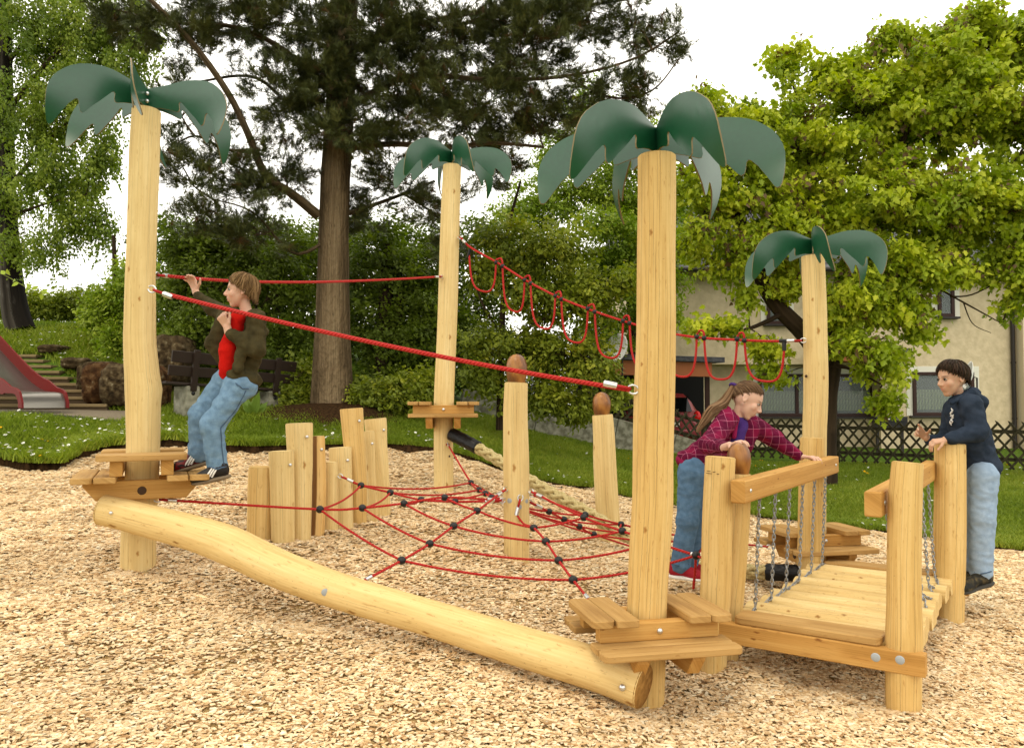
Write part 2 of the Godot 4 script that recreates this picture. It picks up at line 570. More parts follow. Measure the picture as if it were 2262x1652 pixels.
	M.bark = mat(Color.WHITE, 0.95, 0.0, 0.2)
	M.bark.albedo_texture = wood_texture(128, 256, Color(0.15, 0.12, 0.085), Color(0.26, 0.21, 0.155), Color(0.37, 0.32, 0.24), 43, 30, 0, Color(0.1, 0.08, 0.05))
	M.twig = mat(Color(0.22, 0.17, 0.11), 0.9)
	M.birch = mat(Color.WHITE, 0.9, 0.0, 0.2)
	M.birch.albedo_texture = wood_texture(128, 256, Color(0.09, 0.08, 0.07), Color(0.16, 0.14, 0.12), Color(0.52, 0.50, 0.46), 44, 30, 0, Color(0.6, 0.58, 0.54))
	M.stem = mat(Color(0.45, 0.50, 0.18), 0.6)
	M.fresh_leaf = mat(Color(0.50, 0.58, 0.12), 0.5)
	M.fresh_leaf.backlight_enabled = true
	M.fresh_leaf.backlight = Color(0.5, 0.55, 0.2)
	M.weed = mat(Color(0.36, 0.46, 0.14), 0.55)
	M.weed.backlight_enabled = true
	M.weed.backlight = Color(0.4, 0.45, 0.2)
	M.concrete = mat(Color.WHITE, 0.95, 0.0, 0.2)
	M.concrete.albedo_texture = noise_tex(0.03, 5, [[0.2, Color(0.40, 0.39, 0.33)], [0.6, Color(0.58, 0.57, 0.50)], [0.9, Color(0.66, 0.65, 0.60)]], 256, 51)
	triplanar(M.concrete, 0.8)
	M.stucco = mat(Color.WHITE, 0.95, 0.0, 0.2)
	M.stucco.albedo_texture = noise_tex(0.02, 5, [[0.2, Color(0.78, 0.715, 0.59)], [0.8, Color(0.84, 0.775, 0.65)]], 512, 52)
	triplanar(M.stucco, 0.35)
	with_normal(M.stucco, noise_tex(0.05, 4, [], 512, 53, FastNoiseLite.TYPE_SIMPLEX_SMOOTH, true, 4.0), 0.22)
	M.stucco_pale = mat(Color(0.83, 0.77, 0.66), 0.95)
	M.white_render = mat(Color(0.88, 0.87, 0.82), 0.9)
	M.white_paint = mat(Color(0.88, 0.88, 0.87), 0.5)
	M.roof = mat(Color.WHITE, 0.8)
	M.roof.albedo_texture = noise_tex(0.04, 4, [[0.2, Color(0.22, 0.22, 0.24)], [0.8, Color(0.36, 0.36, 0.38)]], 256, 54)
	triplanar(M.roof, 0.8)
	M.dark_wood = mat(Color(0.20, 0.10, 0.065), 0.55)
	M.dark_metal = mat(Color(0.20, 0.18, 0.17), 0.5, 0.2)
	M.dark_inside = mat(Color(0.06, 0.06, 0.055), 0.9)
	M.orange_wood = mat(Color(0.66, 0.40, 0.25), 0.8)
	M.curtain = mat(Color(0.66, 0.68, 0.58), 0.95)
	var lace := Image.create(128, 64, false, Image.FORMAT_RGB8)
	for y in 64:
		for x in 128:
			var s := 0.72 + 0.14 * sin(x * TAU / 16.0) + 0.10 * sin(y * TAU / 16.0 + x * 0.4)
			lace.set_pixel(x, y, Color(s * 0.74, s * 0.78, s * 0.62))
	M.curtain.albedo_texture = ImageTexture.create_from_image(lace)
	triplanar(M.curtain, 1.5)
	M.glass = mat(Color(0.7, 0.75, 0.75, 0.15), 0.03, 0.0, 0.28)
	M.glass.transparency = BaseMaterial3D.TRANSPARENCY_ALPHA
	M.fence = mat(Color.WHITE, 0.85)
	M.fence.albedo_texture = noise_tex(0.03, 4, [[0.2, Color(0.17, 0.15, 0.09)], [0.8, Color(0.29, 0.27, 0.17)]], 256, 55)
	triplanar(M.fence, 1.5)
	M.car_red = mat(Color(0.55, 0.05, 0.08), 0.25, 0.1, 0.5)
	M.car_red.clearcoat_enabled = true
	M.car_red.clearcoat = 0.8
	M.car_glass = mat(Color(0.05, 0.055, 0.05), 0.05)
	M.tail_light = mat(Color(0.85, 0.05, 0.04), 0.2)
	M.rock = mat(Color.WHITE, 0.95, 0.0, 0.2)
	M.rock.albedo_texture = noise_tex(0.015, 5, [[0.2, Color(0.14, 0.11, 0.07)], [0.5, Color(0.25, 0.20, 0.13)], [0.75, Color(0.36, 0.31, 0.22)], [0.92, Color(0.52, 0.48, 0.38)]], 512, 56)
	triplanar(M.rock, 0.9)
	with_normal(M.rock, noise_tex(0.03, 5, [], 256, 57, FastNoiseLite.TYPE_SIMPLEX_SMOOTH, true, 8.0), 1.0)
	M.rock_rust = mat(Color.WHITE, 0.95, 0.0, 0.2)
	M.rock_rust.albedo_texture = noise_tex(0.012, 5, [[0.2, Color(0.15, 0.09, 0.05)], [0.5, Color(0.27, 0.18, 0.10)], [0.75, Color(0.37, 0.28, 0.18)], [0.92, Color(0.55, 0.50, 0.40)]], 512, 58)
	triplanar(M.rock_rust, 0.9)
	with_normal(M.rock_rust, noise_tex(0.03, 5, [], 256, 57, FastNoiseLite.TYPE_SIMPLEX_SMOOTH, true, 8.0), 1.0)
	M.gravel = mat(Color.WHITE, 0.95)
	M.gravel.albedo_texture = noise_tex(0.12, 4, [[0.2, Color(0.34, 0.30, 0.24)], [0.8, Color(0.55, 0.50, 0.41)]], 512, 59)
	triplanar(M.gravel, 1.0)
	M.step = mat(Color(0.31, 0.25, 0.17), 0.9)
	M.step_top = mat(Color(0.50, 0.43, 0.30), 0.9)
	M.slide_red = mat(Color(0.42, 0.045, 0.035), 0.45)
	M.chute = mat(Color(0.55, 0.53, 0.50), 0.3, 0.95)
	M.bench = mat(Color(0.16, 0.11, 0.075), 0.6)
	M.skin = mat(Color.WHITE, 0.5, 0.0, 0.4)
	M.skin.vertex_color_use_as_albedo = true
	M.skin.subsurf_scatter_enabled = true
	M.skin.subsurf_scatter_strength = 0.12
	M.hair = mat(Color.WHITE, 0.6, 0.0, 0.25)
	M.hair.vertex_color_use_as_albedo = true
	M.eye_white = mat(Color(0.60, 0.55, 0.51), 0.3)
	M.eye_dark = mat(Color(0.10, 0.065, 0.045), 0.25)
	var weave := noise_tex(0.25, 2, [], 256, 61, FastNoiseLite.TYPE_SIMPLEX_SMOOTH, true, 3.0)
	for c in [["shirt_red", [0.64, 0.075, 0.05], [0.74, 0.10, 0.07], 6.0], ["jacket_olive", [0.20, 0.18, 0.11], [0.28, 0.25, 0.16], 5.0], ["jacket_hem", [0.23, 0.20, 0.14], [0.28, 0.25, 0.17], 9.0], ["navy", [0.13, 0.165, 0.215], [0.19, 0.225, 0.28], 5.0], ["navy_hem", [0.12, 0.15, 0.20], [0.16, 0.19, 0.24], 9.0], ["purple", [0.22, 0.14, 0.36], [0.28, 0.19, 0.43], 6.0], ["hood_pink", [0.47, 0.085, 0.24], [0.53, 0.11, 0.28], 6.0]]:
		M[c[0]] = mat(Color.WHITE, 0.92, 0.0, 0.2)
		M[c[0]].albedo_texture = noise_tex(0.02, 4, [[0.2, Color(c[1][0], c[1][1], c[1][2])], [0.8, Color(c[2][0], c[2][1], c[2][2])]], 256, 62)
		triplanar(M[c[0]], 2.0, false)
		with_normal(M[c[0]], weave, 0.25)
	for c in [["denim", [0.35, 0.45, 0.54], [0.4, 0.51, 0.61], [0.46, 0.57, 0.665]], ["denim_dark", [0.27, 0.37, 0.47], [0.31, 0.42, 0.53], [0.36, 0.47, 0.575]], ["denim_pale", [0.5, 0.58, 0.67], [0.54, 0.62, 0.71], [0.59, 0.665, 0.75]]]:
		M[c[0]] = mat(Color.WHITE, 0.92, 0.0, 0.2)
		M[c[0]].albedo_texture = noise_tex(0.035, 5, [[0.15, Color(c[1][0], c[1][1], c[1][2])], [0.5, Color(c[2][0], c[2][1], c[2][2])], [0.88, Color(c[3][0], c[3][1], c[3][2])]], 256, 63)
		triplanar(M[c[0]], 2.2, false)
		with_normal(M[c[0]], weave, 0.3)
	var pl := Image.create(256, 256, false, Image.FORMAT_RGB8)
	for y in 256:
		for x in 256:
			var c := Color(0.46, 0.085, 0.22)
			var u := x % 128
			var v := y % 128
			if u > 64: c = c.lerp(Color(0.24, 0.05, 0.15), 0.45)
			if v > 64: c = c.lerp(Color(0.24, 0.05, 0.15), 0.45)
			if u % 64 < 3 or v % 64 < 3: c = c.lerp(Color(0.80, 0.56, 0.63), 0.62)
			pl.set_pixel(x, y, c)
	M.plaid = mat(Color.WHITE, 0.92, 0.0, 0.2)
	M.plaid.albedo_texture = ImageTexture.create_from_image(pl)
	M.plaid.uv1_triplanar_sharpness = 6.0
	triplanar(M.plaid, 4.0, false)
	with_normal(M.plaid, weave, 0.3)
	M.seam = mat(Color(0.27, 0.35, 0.44), 0.9)
	M.white_cloth = mat(Color(0.85, 0.84, 0.82), 0.8)
	M.shoe_dark = mat(Color(0.075, 0.06, 0.06), 0.5)
	M.shoe_red = mat(Color.WHITE, 0.5)
	M.shoe_red.albedo_texture = noise_tex(0.03, 2, [[0.45, Color(0.08, 0.05, 0.05)], [0.55, Color(0.45, 0.05, 0.08)]], 128, 64)
	triplanar(M.shoe_red, 5.0, false)
	M.sneaker = mat(Color(0.55, 0.06, 0.13), 0.8)
	M.camo = mat(Color.WHITE, 0.75)
	M.camo.albedo_texture = noise_tex(0.03, 2, [[0.4, Color(0.09, 0.085, 0.07)], [0.55, Color(0.17, 0.16, 0.11)], [0.7, Color(0.34, 0.29, 0.19)]], 128, 65)
	triplanar(M.camo, 4.0, false)
	M.sole_grey = mat(Color(0.44, 0.38, 0.30), 0.8)
	M.sole_dark = mat(Color(0.22, 0.21, 0.19), 0.8)

# ---------------------------------------------------------------- the playground
# a post from [px, py, width] rows, all at distance d
func post_mesh(rows: Array, d: float, seedn: int, sink := 0.35, sides := 22) -> ArrayMesh:
	var pts := []
	var rad := []
	for r in rows:
		pts.append(P(r[0], r[1], d))
		rad.append(r[2] * d / F / 2.0)
	if sink > 0.0:
		var a: Vector3 = pts[-2]
		var b: Vector3 = pts[-1]
		pts.append(b + (b - a).normalized() * sink)
		rad.append(rad[-1])
	var n := maxi(14, int((pts[0] - pts[-1]).length() / 0.09))
	var sp := spline(pts, n)
	# radii follow height along the post
	var rr := []
	for q in sp:
		var k := 0
		while k < pts.size() - 2 and q.y < pts[k + 1].y:
			k += 1
		var t := clampf((pts[k].y - q.y) / maxf(0.001, pts[k].y - pts[k + 1].y), 0.0, 1.0)
		t = t * t * (3.0 - 2.0 * t)
		rr.append(lerpf(rad[k], rad[k + 1], t))
	var st := new_st()
	tube(st, sp, rr, sides, true, 0.022, 0.62, 0.007, seedn, seedn * 0.37)
	st.generate_tangents()
	return st.commit()

func dome(st: SurfaceTool, at: Vector3, dir: Vector3, r: float, h: float) -> void:
	var pr := []
	for i in 6:
		var a := PI / 2 * i / 5
		pr.append(Vector2(r * cos(a), h * sin(a)))
	lathe(st, pr, Transform3D(along(dir), at), 14)

# a rounded bolt head or a flat plug on the side of a round post that faces the viewer
func bolt(parent: Node3D, at: Vector3, dir: Vector3, r := 0.014, flat := false, m: Material = null) -> void:
	var st := new_st()
	dome(st, at - dir * 0.003, dir, r, 0.006 if flat else r * 0.8)
	part("plug" if flat else "bolt", st, m if m else (M.cap if flat else M.steel), parent)

# a point on a post's surface seen at (px, py); the post's axis passes (cx, d) with radius r
func on_post(px: float, py: float, d: float, cx: float, r: float) -> Array:
	var o := clampf((px - cx) * d / F / r, -0.97, 0.97)
	var p := P(px, py, d)
	var n := Vector3(o, 0, sqrt(1.0 - o * o))
	p.z += n.z * r
	var q := P(px, py, -p.z)
	return [q, n]

func frond_mesh(flip: float) -> ArrayMesh:
	var R := 0.68
	var o := PackedVector2Array()
	var key := [[0.004, 0.15], [0.185, 0.175], [0.29, 0.197], [0.384, 0.216], [0.47, 0.227], [0.556, 0.231], [0.64, 0.231], [0.715, 0.225], [0.79, 0.21], [0.848, 0.188], [0.91, 0.158], [0.954, 0.122], [0.985, 0.08], [1.0, 0.035], [1.0, -0.03], [0.99, -0.09], [0.972, -0.145], [0.955, -0.172], [0.934, -0.178], [0.915, -0.168], [0.86, -0.11], [0.80, -0.055], [0.745, -0.022], [0.722, -0.02], [0.708, -0.036], [0.702, -0.075], [0.692, -0.1], [0.668, -0.112], [0.64, -0.1], [0.58, -0.06], [0.516, -0.025], [0.45, 0.015], [0.395, 0.05], [0.372, 0.055], [0.36, 0.042], [0.368, 0.008], [0.36, -0.012], [0.335, -0.016], [0.26, -0.004], [0.16, 0.006], [0.004, 0.01]]
	for k in key:
		o.append(Vector2(k[0] * R, k[1] * (0.9 if k[1] > 0.1 else 1.0) + (0.01 if k[1] > 0.1 else 0.0) - 0.08 * k[0] * k[0]))
	var idx := Geometry2D.triangulate_polygon(o)
	var ts := []
	for i in range(0, idx.size(), 3):
		ts.append([o[idx[i]], o[idx[i + 1]], o[idx[i + 2]]])
	for lvl in 2:
		var nx := []
		for t in ts:
			var ab: Vector2 = (t[0] + t[1]) / 2
			var bc: Vector2 = (t[1] + t[2]) / 2
			var ca: Vector2 = (t[2] + t[0]) / 2
			nx.append_array([[t[0], ab, ca], [ab, t[1], bc], [ca, bc, t[2]], [ab, bc, ca]])
		ts = nx
	var place := func(v: Vector2, off: float) -> Array:
		var f := func(q: Vector2) -> Vector3:
			var s: float = q.x / R
			return Vector3(q.x, q.y, flip * (0.055 * sin(PI * clampf(s, 0.0, 1.0)) * (1.0 - s * 0.3) + 0.9 * (q.y - 0.05) * absf(q.y - 0.05) * s * s ))
		var p: Vector3 = f.call(v)
		var n: Vector3 = (f.call(v + Vector2(0.004, 0)) - p).cross(f.call(v + Vector2(0, 0.004)) - p).normalized()
		return [p + n * off, n]
	var th := 0.0045
	var st := new_st()
	for t in ts:
		for sd in [1.0, -1.0]:
			var q := []
			for v in t:
				q.append(place.call(v, th * sd))
			tri(st, q[0][0], q[1][0], q[2][0], q[0][1] * sd, q[1][1] * sd, q[2][1] * sd)
	st.set_material(M.frond)
	var me := st.commit()
	st = new_st()
	for i in o.size():
		for h in 4:
			var a := o[i].lerp(o[(i + 1) % o.size()], h / 4.0)
			var b := o[i].lerp(o[(i + 1) % o.size()], (h + 1) / 4.0)
			var a1: Array = place.call(a, th)
			var a0: Array = place.call(a, -th)
			var b1: Array = place.call(b, th)
			var b0: Array = place.call(b, -th)
			var e := b - a
			var outw := Vector3(e.y, -e.x, 0) * -1.0
			quad(st, a0[0], b0[0], b1[0], a1[0], outw)
	st.set_material(M.frond_edge)
	return st.commit(me)

var frond_a: ArrayMesh
var frond_b: ArrayMesh

func palm(label: String, rows: Array, d: float, spin: float, plat_h: float, plat_yaw: float, seedn: int, wood: Material, tilt := Vector3.ZERO, big := 1.0) -> Node3D:
	var foot := P(rows[-1][0], rows[-1][1], d)
	var t := thing("palm_post", label, "play post", foot, "wooden palms of the playground")
	var sub := func(me: Mesh, nm: String, m: Material) -> MeshInstance3D:
		var o := put(nm, me, m, t)
		o.position = -foot
		return o
	sub.call(post_mesh(rows, d, seedn), "pole", wood)
	# fronds, bolted in pairs above the pole
	var top := P(rows[0][0], rows[0][1], d)
	for k in 6:
		var a := deg_to_rad(spin + 60.0 * k)
		var o := put("frond", frond_a if k % 2 == 0 else frond_b, null, t)
		o.basis = Basis(Vector3(0, 0, 1), tilt.z) * Basis(Vector3(1, 0, 0), tilt.x) * Basis(Vector3.UP, -a).scaled(Vector3(big, lerpf(big, 1.0, 0.4), big))
		o.position = top - foot + Vector3(0, 0.004, 0)
	for k in 2:
		var st := new_st()
		dome(st, top + Vector3(0.016, 0.045 + 0.05 * k, 0.03), Vector3(0.3, 0, 1).normalized(), 0.013, 0.011)
		sub.call(st.commit(), "bolt", M.steel)
	# platform of planks round the pole
	var axis := Vector3.ZERO
	for i in rows.size() - 1:
		var py: float = 890.0 + (EYE - plat_h) * F / d
		if rows[i][1] <= py and rows[i + 1][1] >= py:
			axis = P(lerpf(rows[i][0], rows[i + 1][0], (py - rows[i][1]) / (rows[i + 1][1] - rows[i][1])), py, d)
	var x0 := frame(Vector3(axis.x, plat_h, axis.z), plat_yaw)
	for s in [-1.0, 1.0]:
		var st := new_st()
		var xb := x0 * Transform3D(Basis(Vector3(0, 0, 1), Vector3(1, 0, 0), Vector3(0, 1, 0)), Vector3(s * 0.15, -0.17, 0))
		# a bracket: its outline in the vertical plane, lower corners cut off
		var prof := PackedVector2Array([Vector2(-0.33, 0.0), Vector2(0.33, 0.0), Vector2(0.33, -0.03), Vector2(0.255, -0.12), Vector2(-0.255, -0.12), Vector2(-0.33, -0.03)])
		prism(st, prof, -0.036, 0.036, 0.004, xb, Vector2(3, 0.8), Vector2(rng.randf(), rng.randf()))
		sub.call(st.commit(), "bracket", M.beam)
		for w in [0.2, 0.325]:
			st = new_st()
			plank(st, x0 * frame(Vector3(0, -0.151, s * w)), Vector3(0.74 + rng.randf() * 0.01, 0.036, 0.121), 0.035 if w > 0.3 else 0.012, 0.004)
			sub.call(st.commit(), "plank", M.board)
			st = new_st()
			plank(st, x0 * frame(Vector3(s * w, -0.02, 0.0), PI / 2), Vector3(0.50 + rng.randf() * 0.01, 0.038, 0.121), 0.04 if w > 0.3 else 0.012, 0.004)
			sub.call(st.commit(), "plank", M.board)
		st = new_st()
		plank(st, x0 * frame(Vector3(0, -0.086, s * 0.142)), Vector3(0.66, 0.092, 0.07), 0.0, 0.004)
		sub.call(st.commit(), "beam", M.beam)
		st = new_st()
		dome(st, x0 * Vector3(0, -0.086, s * 0.176), x0.basis * Vector3(0, 0, s), 0.017, 0.014)
		sub.call(st.commit(), "bolt", M.steel)
		st = new_st()
		dome(st, x0 * Vector3(s * 0.185, -0.235, 0), x0.basis * Vector3(s, 0, 0), 0.028, 0.006)
		sub.call(st.commit(), "plug", M.cap_dark)
	return t

func plugs(t: Node3D, spots: Array, d: float, m: Material = null, r := 0.02, flat := true) -> void:
	for s in spots:      # px, py, post centre px, post width px
		var q := on_post(s[0], s[1], d, s[2], s[3] * d / F / 2.0)
		bolt(t, q[0] - t.position, q[1], r, flat, m)

# shackle, eye with thimble and pressed sleeve where a rope meets a post
func rope_end(t: Node3D, at: Vector3, dir: Vector3, s: float) -> void:
	var b := along(dir)
	var st := new_st()
	var loop := []
	for k in 11:
		var a := PI * (0.12 + 1.76 * k / 10.0)
		loop.append(at + b * Vector3(sin(a) * 0.021 * s, 0.018 * s - cos(a) * 0.026 * s, 0) + b * Vector3(0, -0.012 * s, 0))
	tube(st, loop, lerps([0.0055 * s, 0.0055 * s], 10), 8)
	part("shackle", st, M.steel, t)
	st = new_st()
	var ring := []
	for k in 13:
		var a := TAU * k / 12.0
		ring.append(at + b * Vector3(0, 0.052 * s - cos(a) * 0.03 * s, sin(a) * 0.02 * s))
	tube(st, ring, lerps([0.0085 * s, 0.0085 * s], 12), 8, false)
	part("eye", st, M.rope_dark, t)
	st = new_st()
	ring = []
	for k in 13:
		var a := TAU * k / 12.0
		ring.append(at + b * Vector3(0, 0.05 * s - cos(a) * 0.019 * s, sin(a) * 0.011 * s))
	tube(st, ring, lerps([0.0045 * s, 0.0045 * s], 12), 6, false)
	part("thimble", st, M.black, t)
	st = new_st()
	tube(st, [at + b * Vector3(0, 0.085 * s, 0), at + b * Vector3(0, 0.15 * s, 0)], [0.0165 * s, 0.0165 * s], 12, true, 0.0, 1.0, 0.003 * s)
	part("ferrule", st, M.steel, t)

# px, py and depth of the ends give the points between with true perspective
func sight_line(px0: float, py0: float, d0: float, px1: float, py1: float, d1: float, s: float) -> Vector3:
	return P(lerpf(px0, px1, s), lerpf(py0, py1, s), 1.0 / lerpf(1.0 / d0, 1.0 / d1, s))

func rope_run(t: Node3D, pts: Array, r: float, called := "rope", n := 0) -> void:
	var st := new_st()
	var sp := spline(pts, n if n > 0 else maxi(8, pts.size() * 5))
	var rad := []
	for q in sp:
		rad.append(r)
	tube(st, sp, rad, 10, true)
	st.generate_tangents()
	part(called, st, M.rope, t)

func coconut_post(label: String, rows: Array, d: float, nut: Array, seedn: int, wood: Material) -> Node3D:
	var foot := P(rows[-1][0], rows[-1][1], d)
	var t := thing("coconut_post", label, "play post", foot, "posts with a wooden coconut on top")
	var o := put("pole", post_mesh(rows, d, seedn), wood, t)
	o.position = -foot
	var st := new_st()
	var h: float = (nut[3] - nut[2]) * d / F
	var r: float = (nut[1] - nut[0]) * d / F / 2.0
	var base := P((nut[0] + nut[1]) / 2.0, nut[3], d)
	lathe(st, [Vector2(r * 0.80, -0.004), Vector2(r * 0.86, h * 0.1), Vector2(r * 0.95, h * 0.27), Vector2(r, h * 0.46), Vector2(r * 0.97, h * 0.62), Vector2(r * 0.86, h * 0.78), Vector2(r * 0.66, h * 0.9), Vector2(r * 0.36, h * 0.975), Vector2(0, h)], Transform3D(Basis.IDENTITY, base - foot), 24)
	part("coconut", st, M.coconut, t)
	return t

func build_palms() -> void:
	frond_a = frond_mesh(1.0)
	frond_b = frond_mesh(-1.0)
	var left := palm("tall crooked log palm at the left with a boy on its platform", [[323, 242, 61], [318, 340, 64], [311, 561, 62], [309, 600, 63], [308, 700, 66], [308, 756, 68], [313, 822, 72], [317, 863, 77], [315.5, 900, 72], [315.5, 987, 69], [311, 1094, 69], [305, 1198, 72], [304, 1245, 73]], 5.15, 73, 1.33, PI / 2 + 0.42, 1, M.pole, Vector3.ZERO, 0.87)
	plugs(left, [[286, 600, 309, 63]], 5.15)
	plugs(left, [[276, 816, 313, 72]], 5.15, M.cap_dark, 0.012)
	var main := palm("thickest log palm in front, between the long log and the chain bridge", [[1450.6, 344, 84], [1450.8, 442, 84], [1450, 562, 84], [1449.5, 735, 86], [1446, 885, 89], [1443, 1021, 88], [1442, 1106, 89], [1437, 1192, 89], [1430, 1328, 86], [1423, 1562, 86]], 4.4, 76, 0.53, 0.21, 2, M.pole2)
	plugs(main, [[1485, 868, 1446, 88]], 4.4, null, 0.024)
	var back := palm("farthest log palm with the highest platform, in front of the pine", [[998.6, 365, 40], [995, 460, 42], [991.7, 562, 43], [990, 647, 44], [985, 783, 44], [980.5, 885, 45], [979.5, 953, 43], [979.7, 1092, 44]], 8.8, 71, 1.655, 0.06, 3, M.pole)
	plugs(back, [[993, 1008, 979.5, 43]], 8.8, M.cap_dark, 0.012)
	var right := palm("log palm behind the far end of the chain bridge, before the maple", [[1796, 565, 50], [1800.5, 681, 51], [1801.5, 749, 51], [1803, 834, 53], [1802.5, 902, 52], [1800, 967, 51], [1797, 1300, 52]], 6.9, 100, 0.57, 0.2, 4, M.pole, Vector3.ZERO, 0.9)
	plugs(right, [[1823, 751, 1801.5, 51]], 6.9)
	plugs(right, [[1781, 831, 1803, 53]], 6.9, M.cap_dark, 0.014)

func build_log() -> void:
	var path := [[225, 1126, 4.88, 66], [280, 1138, 4.87, 68], [340, 1154, 4.86, 71], [430, 1178, 4.8, 77], [510, 1206, 4.75, 84], [620, 1258, 4.66, 81], [752, 1307, 4.58, 77], [926, 1358, 4.48, 76], [1130, 1421, 4.38, 85], [1317, 1477, 4.25, 93], [1375, 1499, 4.20, 95], [1422, 1517, 4.14, 96]]
	var pts := []
	var rad := []
	for q in path:
		pts.append(P(q[0], q[1], q[2]))
		rad.append(q[3] * q[2] / F / 2.0)
	var foot: Vector3 = pts[-1]
	var t := thing("balance_log", "long crooked debarked log sloping from the left palm down to the front palm", "balance log", foot)
	for i in pts.size():
		pts[i] -= foot
	var st := new_st()
	var sp := spline(pts, 40)
	var rr := []
	for q in sp:
		var k := 0
		while k < pts.size() - 2 and q.x > pts[k + 1].x:
			k += 1
		var u := clampf((q.x - pts[k].x) / (pts[k + 1].x - pts[k].x), 0.0, 1.0)
		rr.append(lerpf(rad[k], rad[k + 1], u))
	tube(st, sp, rr, 26, false, 0.015, 0.62, 0.0, 6, 0.3)
	st.generate_tangents()
	part("trunk", st, M.log, t)
	st = new_st()
	for e in [0, 40]:
		var ax: Vector3 = (sp[0] - sp[1]).normalized() if e == 0 else (sp[40] - sp[39]).normalized()
		var rc: float = rr[e]
		lathe(st, [Vector2(rc * 1.01, -0.008), Vector2(rc * 0.95, 0.004), Vector2(0.0, 0.005)], Transform3D(along(ax), sp[e]), 26)
		part("cut_end", st, M.endgrain, t)
		st = new_st()
	for s in [[244, 1133, 1131, 4.87, 67, 0.011, false], [1375, 1519, 1499, 4.20, 105, 0.018, false], [718, 1308, 1294, 4.6, 78, 0.022, true]]:
		var r: float = s[4] * s[3] / F / 2.0 * 1.02
		var axis := P(s[0], s[2], s[3])
		var dep: float = s[3] - r
		for k in 8:
			var q := P(s[0], s[1], dep)
			dep = s[3] - sqrt(maxf(0.0001, r * r - pow(q.y - axis.y, 2.0)))
		var p := P(s[0], s[1], dep)
		var n := (p - axis).normalized()
		bolt(t, p - foot + n * (0.006 if s[6] else 0.002), n, s[5], s[6])

func build_stepping_posts() -> void:
	var L := ["lowest stepping post, at the left end of the palisade", "second stepping post of the palisade, a step above the lowest", "tall stepping post, third from the left, with two bolts near its top", "narrow stepping post with a dark brown stained side", "short narrow stepping post just right of the dark stained one", "stepping post leaning against the tallest one of the palisade", "tallest stepping post of the palisade, with a brown streak", "narrow stepping post behind the tallest one, split by a dark line", "last stepping post at the right end of the palisade, slanting"]
	var rows := [
		[[[580, 1031, 61], [578, 1080, 62], [575, 1190, 61]], 6.0, [[558, 1050], [601, 1066]]],
		[[[621, 996, 55], [623, 1080, 53], [625, 1195, 50]], 5.93, [[602, 1014], [641, 1027]]],
		[[[660, 934.5, 59], [662, 1010, 55], [664, 1090, 48], [663, 1184, 46]], 6.1, [[642, 948], [678, 965]]],
		[[[703, 963, 28], [704, 1080, 33], [700, 1176, 32]], 6.3, [[710, 993]]],
		[[[731, 1020, 30], [730, 1165, 32]], 6.42, []],
		[[[751, 988, 50], [755, 1070, 46], [758, 1160, 44]], 6.6, [[737, 1005], [768, 1017]]],
		[[[776, 902, 51], [781, 970, 48], [790, 1060, 40], [792, 1156, 36]], 6.75, [[763.5, 916.5], [794, 930]]],
		[[[814, 952, 25], [818, 1050, 23], [822, 1142, 22]], 7.0, [[822, 980]]],
		[[[828, 924.5, 50], [835, 1000, 42], [844, 1080, 34], [846, 1140, 32]], 7.2, [[814, 939], [848, 950]]]]
	for i in rows.size():
		var r: Array = rows[i]
		var d: float = r[1]
		var foot := P(r[0][-1][0], r[0][-1][1], d)
		var t := thing("stepping_post", L[i], "stepping post", foot, "stepping posts of the palisade")
		var o := put("pole", post_mesh(r[0], d, 20 + i, 0.3, 16), M.pole if i % 3 else M.pole2, t)
		o.position = -foot
		if i == 3:
			o.material_override = M.pole_stained
		for b in r[2]:
			var rr: Array = r[0]
			var k := 0
			var f: float = clampf((b[1] - rr[0][1]) / (rr[1][1] - rr[0][1]), 0, 1)
			plugs(t, [[b[0], b[1], lerpf(rr[0][0], rr[1][0], f), lerpf(rr[0][2], rr[1][2], f)]], d, null, 0.013, (i == 0 and b[0] > 600) or (i == 5 and b[0] < 740))

func build_coconuts() -> void:
	var a := coconut_post("post with a wooden coconut in the middle of the climbing net", [[1140.7, 845, 52], [1138.5, 919, 55], [1140, 1021, 58], [1140.5, 1089, 57], [1140.8, 1275, 56]], 6.3, [1117.6, 1165, 782, 846], 31, M.pole)
	plugs(a, [[1125, 1106, 1140.5, 57], [1147, 1120, 1140.5, 57], [1164, 1107, 1140.5, 57]], 6.3, null, 0.022)
	coconut_post("lower coconut post behind the net, nearest the grass", [[1331, 916, 45], [1334, 960, 47], [1336, 1021, 50], [1341, 1106, 51], [1348, 1220, 50]], 7.8, [1309, 1350, 866, 917], 32, M.pole)
	var c := coconut_post("coconut post beside the bridge with the girl's hand on top", [[1633, 1046, 52], [1630, 1150, 52], [1618, 1300, 54], [1600, 1492, 54]], 5.03, [1607, 1659, 978, 1048], 33, M.pole2)
	plugs(c, [[1647, 1240, 1622, 53]], 5.03)

